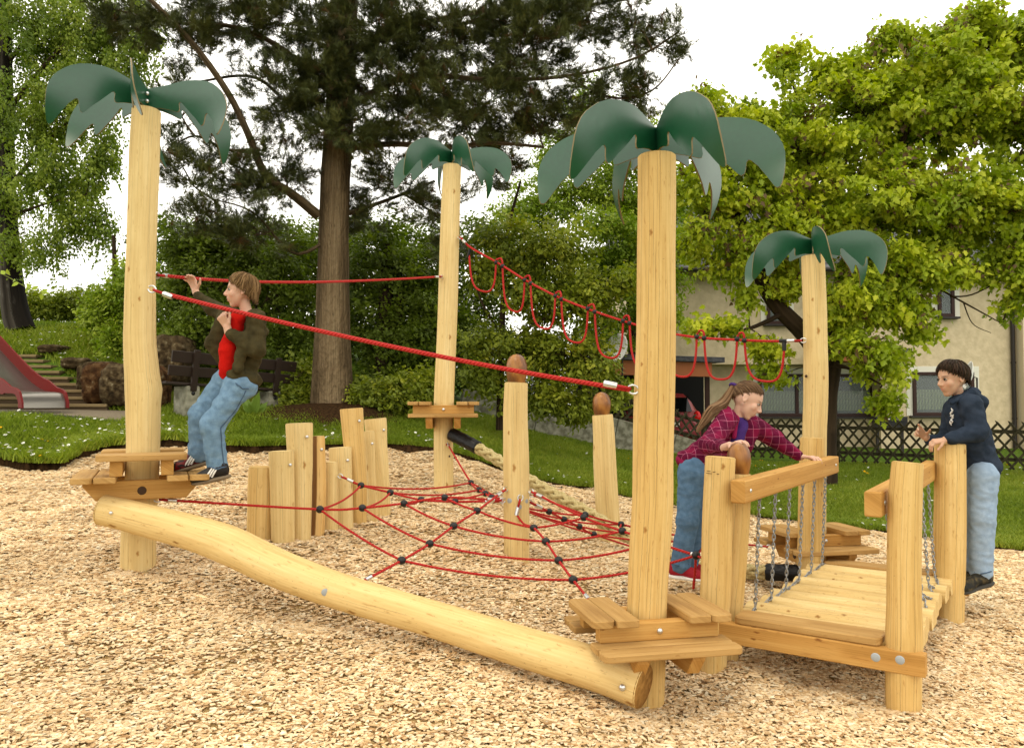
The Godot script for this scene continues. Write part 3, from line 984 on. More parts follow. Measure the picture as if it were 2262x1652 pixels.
func build_ropes() -> void:
	# upper handrail rope, left palm to farthest palm
	var t := thing("hand_rope", "upper red rope from the left palm to the farthest palm, behind the boy", "rope", P(343, 608, 5.2), "red hand ropes of the rope walk")
	var o := t.position
	var ln := func(a: Array, n: int, sag: float, o: Vector3) -> Array:
		var r := []
		for i in n + 1:
			var s := float(i) / n
			r.append(sight_line(a[0], a[1], a[2], a[3], a[4], a[5], s) - Vector3(0, sag * 4.0 * s * (1.0 - s), 0) - o)
		return r
	rope_end(t, P(345, 608, 5.2) - o, P(400, 611, 5.5) - P(345, 608, 5.2), 0.95)
	rope_run(t, ln.call([365, 609, 5.3, 972, 611, 8.75], 10, 0.05, o), 0.0115, "rope", 40)
	rope_end(t, P(978, 611, 8.7) - o, P(940, 612, 8.5) - P(978, 611, 8.7), 0.8)
	t = thing("hand_rope", "thick red rope from the left palm down to the front palm, held by the boy", "rope", P(338, 640, 5.05), "red hand ropes of the rope walk")
	o = t.position
	rope_end(t, P(333, 638, 5.03) - o, P(400, 664, 5.0) - P(333, 638, 5.03), 1.05)
	rope_run(t, ln.call([360, 648, 5.03, 1392, 861, 4.36], 10, 0.035, o), 0.0138, "rope", 50)
	rope_end(t, P(1402, 861, 4.36) - o, P(1330, 846, 4.39) - P(1402, 861, 4.36), 1.15)
	# rope with hanging loops, farthest palm to right palm
	t = thing("loop_rope", "red rope with nine hanging loops from the farthest palm to the right palm", "rope", P(1016, 524, 8.75))
	o = t.position
	var dd := func(px: float) -> float:
		return 1.0 / lerpf(1.0 / 8.75, 1.0 / 6.85, (px - 1016.0) / (1776.0 - 1016.0))
	var top := [[1020, 527], [1040, 547], [1102, 582], [1165, 621], [1233, 656], [1306, 685], [1384, 711], [1465, 733], [1548, 746], [1636, 751], [1700, 753.5], [1770, 753]]
	var pts := []
	for q in top:
		pts.append(P(q[0], q[1], dd.call(q[0])) - o)
	rope_run(t, pts, 0.0115, "rope", 60)
	rope_end(t, P(1014, 523, 8.75) - o, P(1040, 547, 8.6) - P(1014, 523, 8.75), 0.95)
	rope_end(t, P(1777, 752, 6.83) - o, P(1740, 753, 6.9) - P(1777, 752, 6.83), 0.95)
	var clips := [[1096, 580, 1110, 588], [1159, 619, 1172, 626], [1227, 654, 1240, 661], [1299, 682, 1314, 689], [1377, 709, 1391, 714], [1458, 731, 1473, 736], [1540, 744, 1556, 747], [1629, 749, 1645, 752]]
	var low := [643, 687, 725, 756, 790, 815, 832, 838, 842]
	for i in 9:
		var x0: float = 1036.0 if i == 0 else clips[i - 1][2]
		var y0: float = 556.0 if i == 0 else clips[i - 1][3]
		var x1: float = 1733.0 if i == 8 else clips[i][0]
		var y1: float = 770.0 if i == 8 else clips[i][1]
		var lp := []
		if i > 0:
			var xm: float = (clips[i - 1][0] + clips[i - 1][2]) / 2.0
			lp.append(P(xm - 5, y0 - 14, dd.call(xm)) - o)
			lp.append(P(xm + 2, y0 - 18, dd.call(xm)) - o)
			lp.append(P(x0 - 1, y0 - 12, dd.call(x0)) - o)
		for k in 17:
			var s := k / 16.0
			var x := lerpf(x0, x1, s - 0.105 * sin(TAU * s))
			var y := lerpf(y0, y1, s)
			var dip: float = low[i] - (y0 + y1) / 2.0
			lp.append(P(x, y + dip * (1.0 - pow(absf(2.0 * s - 1.0), 2.6)), dd.call(x)) - o)
		if i < 8:
			lp.append(P(x1 + 2, y1 - 9, dd.call(x1)) - o)
		rope_run(t, lp, 0.0105, "loop", 48)
	for c in clips:
		for k in 2:
			var st := new_st()
			ball(st, P(c[k * 2], c[k * 2 + 1], dd.call(c[k * 2])) - o, Vector3(0.025, 0.025, 0.025))
			part("clip", st, M.black, t)
	for q in [[1038, 550, 1034, 568], [1722, 753, 1744, 753], [1733, 755, 1733, 775]]:
		var st := new_st()
		tube(st, [P(q[0], q[1], dd.call(q[0])) - o, P(q[2], q[3], dd.call(q[2])) - o], [0.018, 0.018], 10, true, 0, 1, 0.004)
		part("clip", st, M.black, t)
	build_net()

func build_net() -> void:
	var t := thing("climbing_net", "low red rope spider web net tied round the middle coconut post", "climbing net", P(1140, 1090, 6.3))
	var o := t.position
	# radial ropes: hub px/py/d, anchor px/py/d, then its knots from the hub outwards
	var rad := [
		[[1112, 1105, 6.24], [345, 1103, 5.1], [[982, 1099], [892, 1112], [800, 1122], [706, 1125]], true],
		[[1112, 1107, 6.3], [750, 1051, 6.4], [[1005, 1108], [930, 1104], [862, 1088], [797, 1072]], true],
		[[1120, 1112, 6.37], [988, 980, 8.72], [[1086, 1099], [1072, 1090], [1058, 1082], [1040, 1066]], true],
		[[1118, 1080, 6.22], [790, 1290, 4.75], [[1054, 1128], [1002, 1162], [949, 1201], [887, 1238]], true],
		[[1150, 1098, 6.19], [1310, 1335, 4.6], [[1179, 1166], [1206, 1196], [1234, 1238], [1266, 1281]], true],
		[[1172, 1085, 6.24], [1562, 1236, 5.0], [[1290, 1143], [1375, 1173], [1448, 1198], [1538, 1227]], true],
		[[1174, 1092, 6.33], [1700, 1208, 6.7], [[1293, 1137], [1372, 1158], [1465, 1177], [1560, 1193]], true],
		[[1168, 1108, 6.4], [1450, 1225, 7.2], [[1213, 1130], [1246, 1147], [1280, 1163], [1312, 1180]], true]]
	var knots := []
	for r in rad:
		var h: Array = r[0]
		var a: Array = r[1]
		var ks := []
		var line := [P(h[0], h[1], h[2]) - o]
		var full: float = Vector2(a[0] - h[0], a[1] - h[1]).length()
		for k in r[2]:
			var s: float = Vector2(k[0] - h[0], k[1] - h[1]).length() / full
			var p := P(k[0], k[1], 1.0 / lerpf(1.0 / h[2], 1.0 / a[2], s)) - o
			ks.append(p)
			line.append(p)
		line.append(P(a[0], a[1], a[2]) - o)
		knots.append(ks)
		if r == rad[4]:
			line.insert(1, P(1141, 1135, 6.17) - o)
			line.insert(2, P(1157, 1157, 6.1) - o)
		var dir0: Vector3 = (line[1] - line[0]).normalized()
		rope_end(t, line[0], dir0, 0.95)
		line[0] += dir0 * 0.09
		var last: int = line.size() - 1
		var dir1: Vector3 = (line[last - 1] - line[last]).normalized()
		rope_end(t, line[last], dir1, 0.8)
		line[last] += dir1 * 0.08
		rope_run(t, line, 0.0085, "rope", 36)
		for p in ks:
			var st := new_st()
			ball(st, p, Vector3(0.029, 0.027, 0.029))
			part("knot", st, M.black, t)
	var order := [0, 3, 4, 5, 6, 7, 2, 1]
	for ring in 4:
		for i in 8:
			var a: Vector3 = knots[order[i]][ring]
			var b: Vector3 = knots[order[(i + 1) % 8]][ring]
			var L := a.distance_to(b)
			var mid := []
			var inward := -((a + b) / 2.0)
			inward.y = 0.0
			for k in 7:
				var s := k / 6.0
				mid.append(a.lerp(b, s) + inward.normalized() * 0.16 * L * 0.35 * s * (1 - s) - Vector3(0, 0.13 * L * s * (1.0 - s), 0))
			rope_run(t, mid, 0.0078, "rope", 16)
	# ropes that tie the outer corner to the ground
	var c: Vector3 = knots[5][3]
	rope_run(t, [c, P(1536, 1260, 5.1) - o, P(1532, 1300, 5.15) - o], 0.0085, "rope", 8)

func build_braid() -> void:
	var path := [[996, 958, 8.72], [1046, 984, 8.55], [1110, 1022, 8.3], [1200, 1078, 7.95], [1290, 1128, 7.6], [1400, 1192, 7.25], [1520, 1240, 6.95], [1642, 1261, 6.75], [1697, 1264, 6.65], [1768, 1266, 6.6]]
	var pts := []
	for q in path:
		pts.append(P(q[0], q[1], q[2]))
	var t := thing("braided_rope", "thick plaited hemp rope with black sleeves, from the farthest palm to the right palm", "rope", pts[8])
	var o := t.position
	for i in pts.size():
		pts[i] -= o
	var sp := spline(pts, 300)
	var st := new_st()
	for k in 8:
		var hand := 1.0 if k < 4 else -1.0
		var line := []
		for i in range(18, 291, 2):
			var tan: Vector3 = (sp[i + 1] - sp[i - 1]).normalized()
			var sd := tan.cross(Vector3.UP).normalized()
			var up := sd.cross(tan)
			var ph := hand * (i * 0.16) + TAU * (k % 4) / 4.0 + (PI / 4 if k >= 4 else 0.0)
			var r := 0.036 + 0.010 * sin(2.0 * i * 0.16 + (k % 4) * PI + (PI if k >= 4 else 0.0))
			line.append(sp[i] + (sd * cos(ph) + up * sin(ph)) * r)
		tube(st, line, lerps([0.0215, 0.0215], line.size() - 1), 7, true)
	part("rope", st, M.hemp, t)
	for e in [[0, 30], [279, 300]]:
		st = new_st()
		var line := []
		var rr := []
		for i in range(e[0], e[1] + 1, 3):
			line.append(sp[i])
			rr.append(0.071 + 0.003 * sin(i * 1.3))
		tube(st, line, rr, 16, true, 0.03, 1.0, 0.01, e[0])
		part("sleeve", st, M.sleeve, t)

func chain_run(t: Node3D, pts: Array, link: ArrayMesh) -> void:
	var c := Curve3D.new()
	for i in pts.size():
		c.add_point(pts[i])
	var len := c.get_baked_length()
	var n := int(len / 0.029)
	var st := new_st()
	for i in n:
		var a := c.sample_baked(len * (i + 0.0) / n)
		var b := c.sample_baked(len * (i + 1.0) / n)
		var bs := along(b - a) * Basis(Vector3.UP, PI / 2 * (i % 2) + 0.5 + 0.25 * sin(i * 1.7))
		st.append_from(link, 0, Transform3D(bs, (a + b) / 2.0))
	part("chain", st, M.zinc, t)

func build_bridge() -> void:
	var u := Vector3(0.57, 0, -0.822)
	var v := Vector3(0.822, 0, 0.57)
	var fl := Vector3(1.28, 0, -4.855)
	var yaw := atan2(-v.z, v.x)
	var t := thing("log_bridge", "hanging log bridge with four posts, two handrails and chains", "bridge", fl + u * 1.05 + v * 0.5)
	var o := t.position
	var add := func(me: Mesh, nm: String, m: Material) -> void:
		var q := put(nm, me, m, t)
		q.position = -o
	add.call(post_mesh([[1591.5, 1009, 66], [1585, 1150, 66], [1582, 1285, 67], [1576, 1390, 66], [1574, 1490, 62]], 4.855, 41), "post", M.pole2)
	add.call(post_mesh([[2006, 1021, 64], [2001, 1107, 69], [1998, 1250, 69], [1998, 1328, 70], [1998.5, 1416, 76], [1997, 1480, 73], [1997, 1580, 71]], 4.285, 42), "post", M.pole2)
	add.call(post_mesh([[1795, 967, 51], [1792, 1100, 53], [1789, 1330, 56]], 6.585, 43), "post", M.pole2)
	add.call(post_mesh([[2100, 980, 63], [2100, 1080, 64], [2099, 1200, 66], [2096, 1375, 62]], 6.015, 44), "post", M.pole2)
	for s in [[2090, 1302, 2098, 64, 6.015, 0.018, false], [1935, 1452, 1935, 40, 4.26, 0.023, true], [1989, 1458, 1989, 40, 4.235, 0.023, true]]:
		if s[6]:
			var st := new_st()
			dome(st, P(s[0], s[1], s[4] - 0.13) - o, v.cross(Vector3.UP) * -1.0 if false else -u, s[5], 0.007)
			part("plug", st, M.cap, t)
		else:
			plugs(t, [[s[0], s[1], s[2], s[3]]], s[4], null, s[5], false)
	# faint ink marks on the near left post
	for m in [[1562, 1040, 1570, 1041], [1561, 1045, 1572, 1046], [1575, 1043, 1581, 1042], [1584, 1047, 1589, 1047]]:
		var a := on_post(m[0], m[1], 4.855, 1590, 66 * 4.855 / F / 2.0)
		var b := on_post(m[2], m[3], 4.855, 1590, 66 * 4.855 / F / 2.0)
		var st := new_st()
		tube(st, [a[0] - o, b[0] - o], [0.0022, 0.0018], 5)
		part("ink_mark", st, M.cap_dark, t)
	var rail := func(a: Vector3, b: Vector3) -> void:
		var st := new_st()
		var m := (a + b) / 2.0
		var dir := (b - a).normalized()
		plank(st, Transform3D(Basis(dir, Vector3.UP, dir.cross(Vector3.UP)), m), Vector3(a.distance_to(b), 0.135, 0.085), 0.0, 0.008)
		add.call(st.commit(), "handrail", M.beam)
		for e in [a + dir * 0.1, b - dir * 0.1]:
			st = new_st()
			dome(st, e + v * 0.042, v, 0.013, 0.008)
			add.call(st.commit(), "bolt", M.steel)
	var la := fl + v * 0.135 - u * 0.12 + Vector3(0, 1.12, 0)
	var lb := fl + v * 0.135 + u * 2.22 + Vector3(0, 1.135, 0)
	rail.call(la, lb)
	var ra := fl + v * 0.865 - u * 0.12 + Vector3(0, 1.10, 0)
	var rb := fl + v * 0.865 + u * 2.2 + Vector3(0, 1.13, 0)
	rail.call(ra, rb)
	# cross beams with the end planks on top
	for e in [[-0.07, 0.29, 0.11], [2.19, 0.26, -0.06]]:
		var st := new_st()
		plank(st, Transform3D(Basis(Vector3.UP, yaw), fl + v * 0.5 + u * e[0] + Vector3(0, e[1] - 0.005, 0)), Vector3(1.2, 0.115, 0.07), 0.0, 0.005)
		add.call(st.commit(), "cross_beam", M.beam)
		st = new_st()
		plank(st, Transform3D(Basis(Vector3.UP, yaw), fl + v * 0.485 + u * (e[0] + e[2] * 0.75) + Vector3(0, e[1] + 0.075, 0)), Vector3(0.8, 0.042, 0.2), 0.04, 0.006)
		add.call(st.commit(), "end_plank", M.board)
	# deck of half round logs
	var n := 8
	for i in n:
		var f := 0.27 + 1.72 * i / (n - 1.0)
		var st := new_st()
		var sag := 0.02 * sin(PI * i / (n - 1.0))
		var c := fl + u * f + v * 0.5 + Vector3(0, 0.295 - sag, 0)
		var h := 0.50 + rng.randf_range(-0.02, 0.02)
		var sec := PackedVector2Array()
		for k in 13:
			var a := PI * k / 12.0
			sec.append(Vector2(cos(a) * 0.119, sin(a) * 0.074 - 0.022))
		sec.append(Vector2(-0.10, -0.055))
		sec.append(Vector2(0.10, -0.055))
		# section across u and up, length along v
		var xf := Transform3D(Basis(u, v, Vector3.UP), c)
		for q in sec.size():
			var a2 := sec[q]
			var b2 := sec[(q + 1) % sec.size()]
			var na := Vector3(a2.x, 0, a2.y * 2.6).normalized()
			var nb := Vector3(b2.x, 0, b2.y * 2.6).normalized()
			for k in 8:
				var y0 := -h + 2.0 * h * k / 8.0
				var y1 := -h + 2.0 * h * (k + 1) / 8.0
				var w0 := 1.0 + 0.03 * sin(k * 1.3 + i)
				var w1 := 1.0 + 0.03 * sin((k + 1) * 1.3 + i)
				var u0 := q * 0.035 + i * 0.21
				tri(st, xf * Vector3(a2.x * w0, y0, a2.y * w0), xf * Vector3(b2.x * w0, y0, b2.y * w0), xf * Vector3(b2.x * w1, y1, b2.y * w1), xf.basis * na, xf.basis * nb, xf.basis * nb, Vector2(u0, y0), Vector2(u0 + 0.035, y0), Vector2(u0 + 0.035, y1))
				tri(st, xf * Vector3(a2.x * w0, y0, a2.y * w0), xf * Vector3(b2.x * w1, y1, b2.y * w1), xf * Vector3(a2.x * w1, y1, a2.y * w1), xf.basis * na, xf.basis * nb, xf.basis * na, Vector2(u0, y0), Vector2(u0 + 0.035, y1), Vector2(u0, y1))
		for e in [-1.0, 1.0]:
			for q in range(1, sec.size() - 1):
				var w := 1.0 + 0.03 * sin((8 if e > 0 else 0) * 1.3 + i)
				var nn := xf.basis * Vector3(0, e, 0)
				tri(st, xf * Vector3(sec[0].x * w, h * e, sec[0].y * w), xf * Vector3(sec[q].x * w, h * e, sec[q].y * w), xf * Vector3(sec[q + 1].x * w, h * e, sec[q + 1].y * w), nn, nn, nn, sec[0], sec[q], sec[q + 1])
		st.generate_tangents()
		add.call(st.commit(), "deck_log", M.log)
	# chains
	var ls := new_st()
	var lp := []
	for k in 9:
		var a := TAU * k / 8.0
		lp.append(Vector3(cos(a) * 0.0095, sin(a) * 0.0125 + (0.0095 if sin(a) > 0.01 else (-0.0095 if sin(a) < -0.01 else 0.0)), 0))
	tube(ls, lp, lerps([0.0037, 0.0037], 8), 5, false)
	var link := ls.commit()
	for side in [[0.1, 0.135], [0.9, 0.865]]:
		var low := []
		for i in 6:
			var f := 0.28 + 0.335 * i
			var base: Vector3 = fl + u * f + v * side[0] + Vector3(0, 0.36, 0) - o
			low.append(base)
			chain_run(t, [fl + u * f + v * side[1] + Vector3(0, 1.06, 0) - o, base], link)
		var drape := [fl + u * 0.08 + v * side[0] + Vector3(0, 0.3, 0) - o]
		for i in 6:
			drape.append(low[i])
			if i < 5:
				for s in [0.25, 0.5, 0.75]:
					drape.append(low[i].lerp(low[i + 1], s) - Vector3(0, 0.24 * s * (1.0 - s), 0) + v * (-0.05 if side[0] < 0.5 else 0.05) * sin(PI * s))
		drape.append(fl + u * 2.14 + v * side[0] + Vector3(0, 0.31, 0) - o)
		chain_run(t, drape, link)

# ---------------------------------------------------------------- ground
# trodden hollows and low heaps
var hollow_noise: FastNoiseLite
func hollow(x: float, d: float) -> float:
	if hollow_noise == null:
		hollow_noise = FastNoiseLite.new()
		hollow_noise.seed = 12
		hollow_noise.frequency = 1.3
		hollow_noise.fractal_octaves = 3
	return 0.05 * hollow_noise.get_noise_2d(x, d)

func build_ground() -> void:
	# one sheet for the lawn and the hillside, one for the wood chips a little above it
	var st := new_st()
	var xs := []
	var x := -40.0
	while x <= 45.0:
		xs.append(x)
		x += 0.4 if absf(x) < 9.0 else 2.0
	var ds := []
	var d := -6.0
	while d <= 140.0:
		ds.append(d)
		d += 0.35 if d < 20.0 else (1.5 if d < 50.0 else 9.0)
	for j in ds.size() - 1:
		for i in xs.size() - 1:
			var q := [G(xs[i], ds[j]), G(xs[i + 1], ds[j]), G(xs[i + 1], ds[j + 1]), G(xs[i], ds[j + 1])]
			for k in [0, 2, 1, 0, 3, 2]:
				st.add_vertex(q[k] - Vector3(0, 0.03, 0))
	st.index()
	st.generate_normals()
	var o := part("ground", st, M.lawn, self)
	o.set_meta("kind", "structure")
	# wood chip bed with an uneven rim
	var nz := FastNoiseLite.new()
	nz.seed = 3
	nz.frequency = 0.02
	st = new_st()
	var cols := 280
	var rowsn := 100
	var grid := []
	for i in cols + 1:
		var px := -900.0 + 4100.0 * i / cols
		var far := border_at(px) + 0.10 * nz.get_noise_1d(px)
		var col := []
		for j in rowsn + 1:
			var dd := 1.2 + (far - 1.2) * pow(float(j) / rowsn, 1.3)
			var p := G((px - 1131.0) / F * dd, dd)
			p.y += 0.018 * nz.get_noise_2d(p.x * 90.0, p.z * 90.0) + 0.004 + hollow(p.x, dd) - (0.05 if j == rowsn else 0.0)
			col.append(p)
		grid.append(col)
	for i in cols:
		for j in rowsn:
			for k in [[0, 0], [1, 1], [1, 0], [0, 0], [0, 1], [1, 1]]:
				st.add_vertex(grid[i + k[0]][j + k[1]])
	st.index()
	st.generate_normals()
	o = part("wood_chip_bed", st, M.chips_ground, self)
	o.set_meta("kind", "structure")
	# the cut edge of the lawn: dark soil above the chips
	st = new_st()
	var strip := []
	for i in cols + 1:
		var px := -900.0 + 4100.0 * i / cols
		var far := border_at(px) + 0.10 * nz.get_noise_1d(px)
		var w := 0.07 * nz.get_noise_1d(px * 6.0 + 50.0)
		var row := []
		for e in [[-0.06, -0.02], [0.03 + w, 0.0], [0.07 + w, 1.0], [0.25 + w, 0.95], [0.6, 0.5], [1.1, -0.3]]:
			var dd: float = far + e[0]
			var p := G((px - 1131.0) / F * dd, dd)
			p.y += lawn_lift(px) * e[1] + 0.012 * nz.get_noise_2d(px * 3.0, dd * 60.0)
			row.append(p)
		strip.append(row)
	for i in cols:
		for k in 5:
			for q in [[0, 0], [1, 1], [1, 0], [0, 0], [0, 1], [1, 1]]:
				st.add_vertex(strip[i + q[0]][k + q[1]])
	st.index()
	st.generate_normals()
	o = part("soil_edge", st, M.soil, self)
	o.set_meta("kind", "structure")

# how far the lawn stands above the chips at its edge
func lawn_lift(px: float) -> float:
	return lerpf(0.10, 0.035, smoothstep(850.0, 1150.0, px))

func chip_mesh(l: float, w: float, h: float, k: int) -> ArrayMesh:
	var st := new_st()
	var r := RandomNumberGenerator.new()
	r.seed = 100 + k
	var o := PackedVector2Array([Vector2(-l * r.randf_range(0.4, 0.55), -w * r.randf_range(0.2, 0.5)), Vector2(l * r.randf_range(0.3, 0.5), -w * r.randf_range(0.3, 0.5)), Vector2(l * r.randf_range(0.45, 0.6), w * r.randf_range(0.0, 0.4)), Vector2(-l * r.randf_range(0.3, 0.5), w * r.randf_range(0.35, 0.55))])
	prism(st, o, -h, h, 0.0, Transform3D(Basis(Vector3(0, 0, 1), r.randf_range(-0.1, 0.1)), Vector3.ZERO))
	return st.commit()

func build_chips() -> void:
	var shapes := [[0.040, 0.015, 0.0016], [0.030, 0.020, 0.0018], [0.028, 0.013, 0.0015], [0.062, 0.010, 0.0018], [0.024, 0.022, 0.0018]]
	var counts := [105000, 95000, 105000, 22000, 60000]
	var cols := [Color(0.680, 0.498, 0.288), Color(0.771, 0.601, 0.371), Color(0.537, 0.363, 0.183), Color(0.771, 0.666, 0.471), Color(0.362, 0.212, 0.094), Color(0.724, 0.574, 0.371), Color(0.209, 0.119, 0.058)]
	var wts := [0.28, 0.25, 0.19, 0.12, 0.06, 0.08, 0.02]
	var nz := FastNoiseLite.new()
	nz.seed = 3
	nz.frequency = 0.02
	var mott := FastNoiseLite.new()
	mott.seed = 8
	mott.frequency = 0.8
	for s in shapes.size():
		var n: int = counts[s]
		var buf := PackedFloat32Array()
		buf.resize(n * 16)
		for i in n:
			var px := rng.randf_range(-700.0, 2960.0)
			var far := border_at(px) + 0.10 * nz.get_noise_1d(px)
			var d := lerpf(2.3, far + 0.04, pow(rng.randf(), 0.9))
			var x := (px - 1131.0) / F * d
			var y := ground_at(x, d)
			y += 0.012 + 0.018 * nz.get_noise_2d(x * 90.0, -d * 90.0) + hollow(x, d) + rng.randf_range(-0.002, 0.008)
			var tilt := rng.randf_range(-0.16, 0.16)
			var b := Basis(Vector3.UP, rng.randf() * TAU) * Basis(Vector3(1, 0, 0), tilt) * Basis(Vector3(0, 0, 1), rng.randf_range(-0.15, 0.15))
			var sc := rng.randf_range(0.65, 1.4) * clampf(0.66 + d * 0.075, 0.82, 1.35)
			var pick := rng.randf()
			var c := 0
			while c < wts.size() - 1 and pick > wts[c]:
				pick -= wts[c]
				c += 1
			var f := rng.randf_range(0.85, 1.12) + 0.16 * mott.get_noise_2d(x, d)
			pack(buf, i, b.scaled(Vector3(sc, sc, sc)), Vector3(x, y, -d), Color(cols[c].r * f, cols[c].g * f, cols[c].b * f))
		var o := copies("wood_chips", chip_mesh(shapes[s][0], shapes[s][1], shapes[s][2], s), M.chip, buf, self)
		tag(o, "loose pale wood chips covering the playground floor", "wood chips", "", "stuff")

# ---------------------------------------------------------------- plants
func leaf_poly(st: SurfaceTool, outline: Array, xf: Transform3D, fold: float) -> void:
	# a flat leaf folded along its midrib; outline is the right half from base to tip, in (x, along)
	for sd in [-1.0, 1.0]:
		for i in range(1, outline.size() - 1):
			var a: Vector2 = outline[0]
			var b: Vector2 = outline[i]
			var c: Vector2 = outline[i + 1]
			var q := []
			for v in [a, b, c]:
				q.append(xf * Vector3(v.x * sd, -absf(v.x) * fold, v.y))
			var n := (xf.basis * Vector3(sd * fold, 1, 0)).normalized()
			tri(st, q[0], q[1], q[2], n, n, n)

# a twig with leaves hanging round it, as one instanced piece
func spray_mesh(n: int, size: float, outline: Array, spread: float, droop: float, seedn: int) -> ArrayMesh:
	var st := new_st()
	var r := RandomNumberGenerator.new()
	r.seed = seedn
	for i in n:
		var f := (i + 0.5) / n
		var at := Vector3(r.randf_range(-1, 1) * spread * 0.5, r.randf_range(-0.5, 0.5) * spread * 0.6, (f - 0.5) * spread * 1.6)
		var b := Basis(Vector3.UP, r.randf_range(-1.4, 1.4) + (0.0 if i % 2 else PI * 0.15)) * Basis(Vector3.RIGHT, droop + r.randf_range(-0.5, 0.5)) * Basis(Vector3(0, 0, 1), r.randf_range(-0.7, 0.7))
		var s := size * r.randf_range(0.7, 1.2)
		leaf_poly(st, outline, Transform3D(b.scaled(Vector3(s, s, s)), at), r.randf_range(0.1, 0.45))
	return st.commit()

func tuft_mesh(n: int, len: float, seedn: int) -> ArrayMesh:
	var st := new_st()
	var r := RandomNumberGenerator.new()
	r.seed = seedn
	for i in n:
		var f := r.randf()
		var at := Vector3(0, 0, (f - 0.6) * len * 1.5)
		var a := r.randf() * TAU
		var open := lerpf(1.15, 0.45, f) * r.randf_range(0.75, 1.15)
		var dir := Vector3(cos(a) * sin(open), sin(a) * sin(open), cos(open))
		var side := dir.cross(Vector3(0, 1, 0.3)).normalized() * 0.0045
		var tip := at + dir * len * r.randf_range(0.75, 1.1)
		var nn := side.cross(dir).normalized()
		tri(st, at - side, at + side, tip, nn, nn, nn)
	var st2 := new_st()
	return st.commit()

# leaves in small clumps inside ellipsoids; each clump sits on a twig that reaches back to its limb
# blobs: [px, py, d, rx, ry, rz, clumps]
func crown(t: Node3D, sources: Array, blobs: Array, clump_r: Vector3, per: int, meshes: Array, cols: Array, m: Material, hang: float, limb_r: float, bark: Material, size_var := 0.35, twig_r := 0.006, odd := Color(0, 0, 0, 0)) -> void:
	var o := t.position
	var wood := new_st()
	var bufs := []
	var total := 0
	for b in blobs:
		total += b[6] * per
	var spots := []
	for b in blobs:
		var c := P(b[0], b[1], b[2])
		# the limb to this blob
		var src: Vector3 = sources[0]
		for s in sources:
			if (s as Vector3).distance_to(c) + maxf(0.0, s.y - c.y) * 0.6 < src.distance_to(c) + maxf(0.0, src.y - c.y) * 0.6:
				src = s
		var mid := src.lerp(c, 0.55) + Vector3(rng.randf_range(-0.2, 0.2), src.distance_to(c) * 0.10, rng.randf_range(-0.2, 0.2))
		var limb := spline([src, mid, c], 6)
		for i in limb.size():
			limb[i] -= o
		if limb_r > 0.0:
			tube(wood, limb, lerps([limb_r, limb_r * 0.35], 6), 6, false)
		for k in b[6]:
			var v := Vector3(rng.randfn(), rng.randfn(), rng.randfn()).normalized() * pow(rng.randf(), 0.42)
			var at := c + Vector3(v.x * b[3], v.y * b[4], v.z * b[5])
			var out := Vector3(v.x * 1.0, v.y * 0.6 + 0.15, v.z).normalized()
			if limb_r > 0.0 and k % 2 == 0:
				var from: Vector3 = limb[3 + rng.randi() % 4]
				var mm := from.lerp(at - o, 0.5) + Vector3(0, 0.08, 0)
				tube(wood, [from, mm, at - o], [twig_r * 2.0, twig_r * 1.5, twig_r], 4, false)
			var tone := rng.randf()
			for j in per:
				var w := Vector3(rng.randfn(), rng.randfn(), rng.randfn()) * 0.55
				var p := at + Vector3(w.x * clump_r.x, w.y * clump_r.y, w.z * clump_r.z)
				spots.append([p, out, tone])
	var per_mesh := []
	for i in meshes.size():
		per_mesh.append([])
	for s in spots:
		per_mesh[rng.randi() % meshes.size()].append(s)
	for i in meshes.size():
		var list: Array = per_mesh[i]
		var buf := PackedFloat32Array()
		buf.resize(list.size() * 16)
		for k in list.size():
			var s: Array = list[k]
			var dir: Vector3 = ((s[1] as Vector3) + Vector3(rng.randf_range(-0.9, 0.9), rng.randf_range(-0.6, 0.5) - hang, rng.randf_range(-0.9, 0.9))).normalized()
			var z := dir
			var x := Vector3.UP.cross(z)
			x = x.normalized() if x.length() > 0.05 else Vector3.RIGHT
			var bb := Basis(x, z.cross(x), z) * Basis(Vector3(0, 0, 1), rng.randf_range(-0.6, 0.6))
			var sc := 1.0 + rng.randf_range(-size_var, size_var)
			var f: float = clampf(s[2] * 0.55 + rng.randf() * 0.45, 0.0, 0.999) * (cols.size() - 1)
			var c0: Color = cols[int(f)]
			var c1: Color = cols[mini(int(f) + 1, cols.size() - 1)]
			var leaf_col := c0.lerp(c1, f - int(f))
			if rng.randf() < odd.a:
				leaf_col = Color(odd.r, odd.g, odd.b)
			pack(buf, k, bb.scaled(Vector3(sc, sc, sc)), (s[0] as Vector3) - o, leaf_col)
		copies("crown" if i == 0 else "crown_%03d" % i, meshes[i], m, buf, t)
	if limb_r > 0.0:
		part("branches", wood, bark, t).set_meta("kind", "stuff")

# a tapering trunk along [px, py, d, width in px]
func trunk(t: Node3D, rows: Array, m: Material, called := "trunk", bump := 0.04, vs := 0.6) -> Array:
	var pts := []
	var rad := []
	for r in rows:
		pts.append(P(r[0], r[1], r[2]) - t.position)
		rad.append(r[3] * r[2] / F / 2.0)
	var n := pts.size() * 4
	var sp := spline(pts, n)
	var st := new_st()
	tube(st, sp, lerps(rad, n), 14, true, bump, vs, 0.0, rows.size())
	st.generate_tangents()
	part(called, st, m, t)
	var o := []
	for p in sp:
		o.append(p + t.position)
	return o

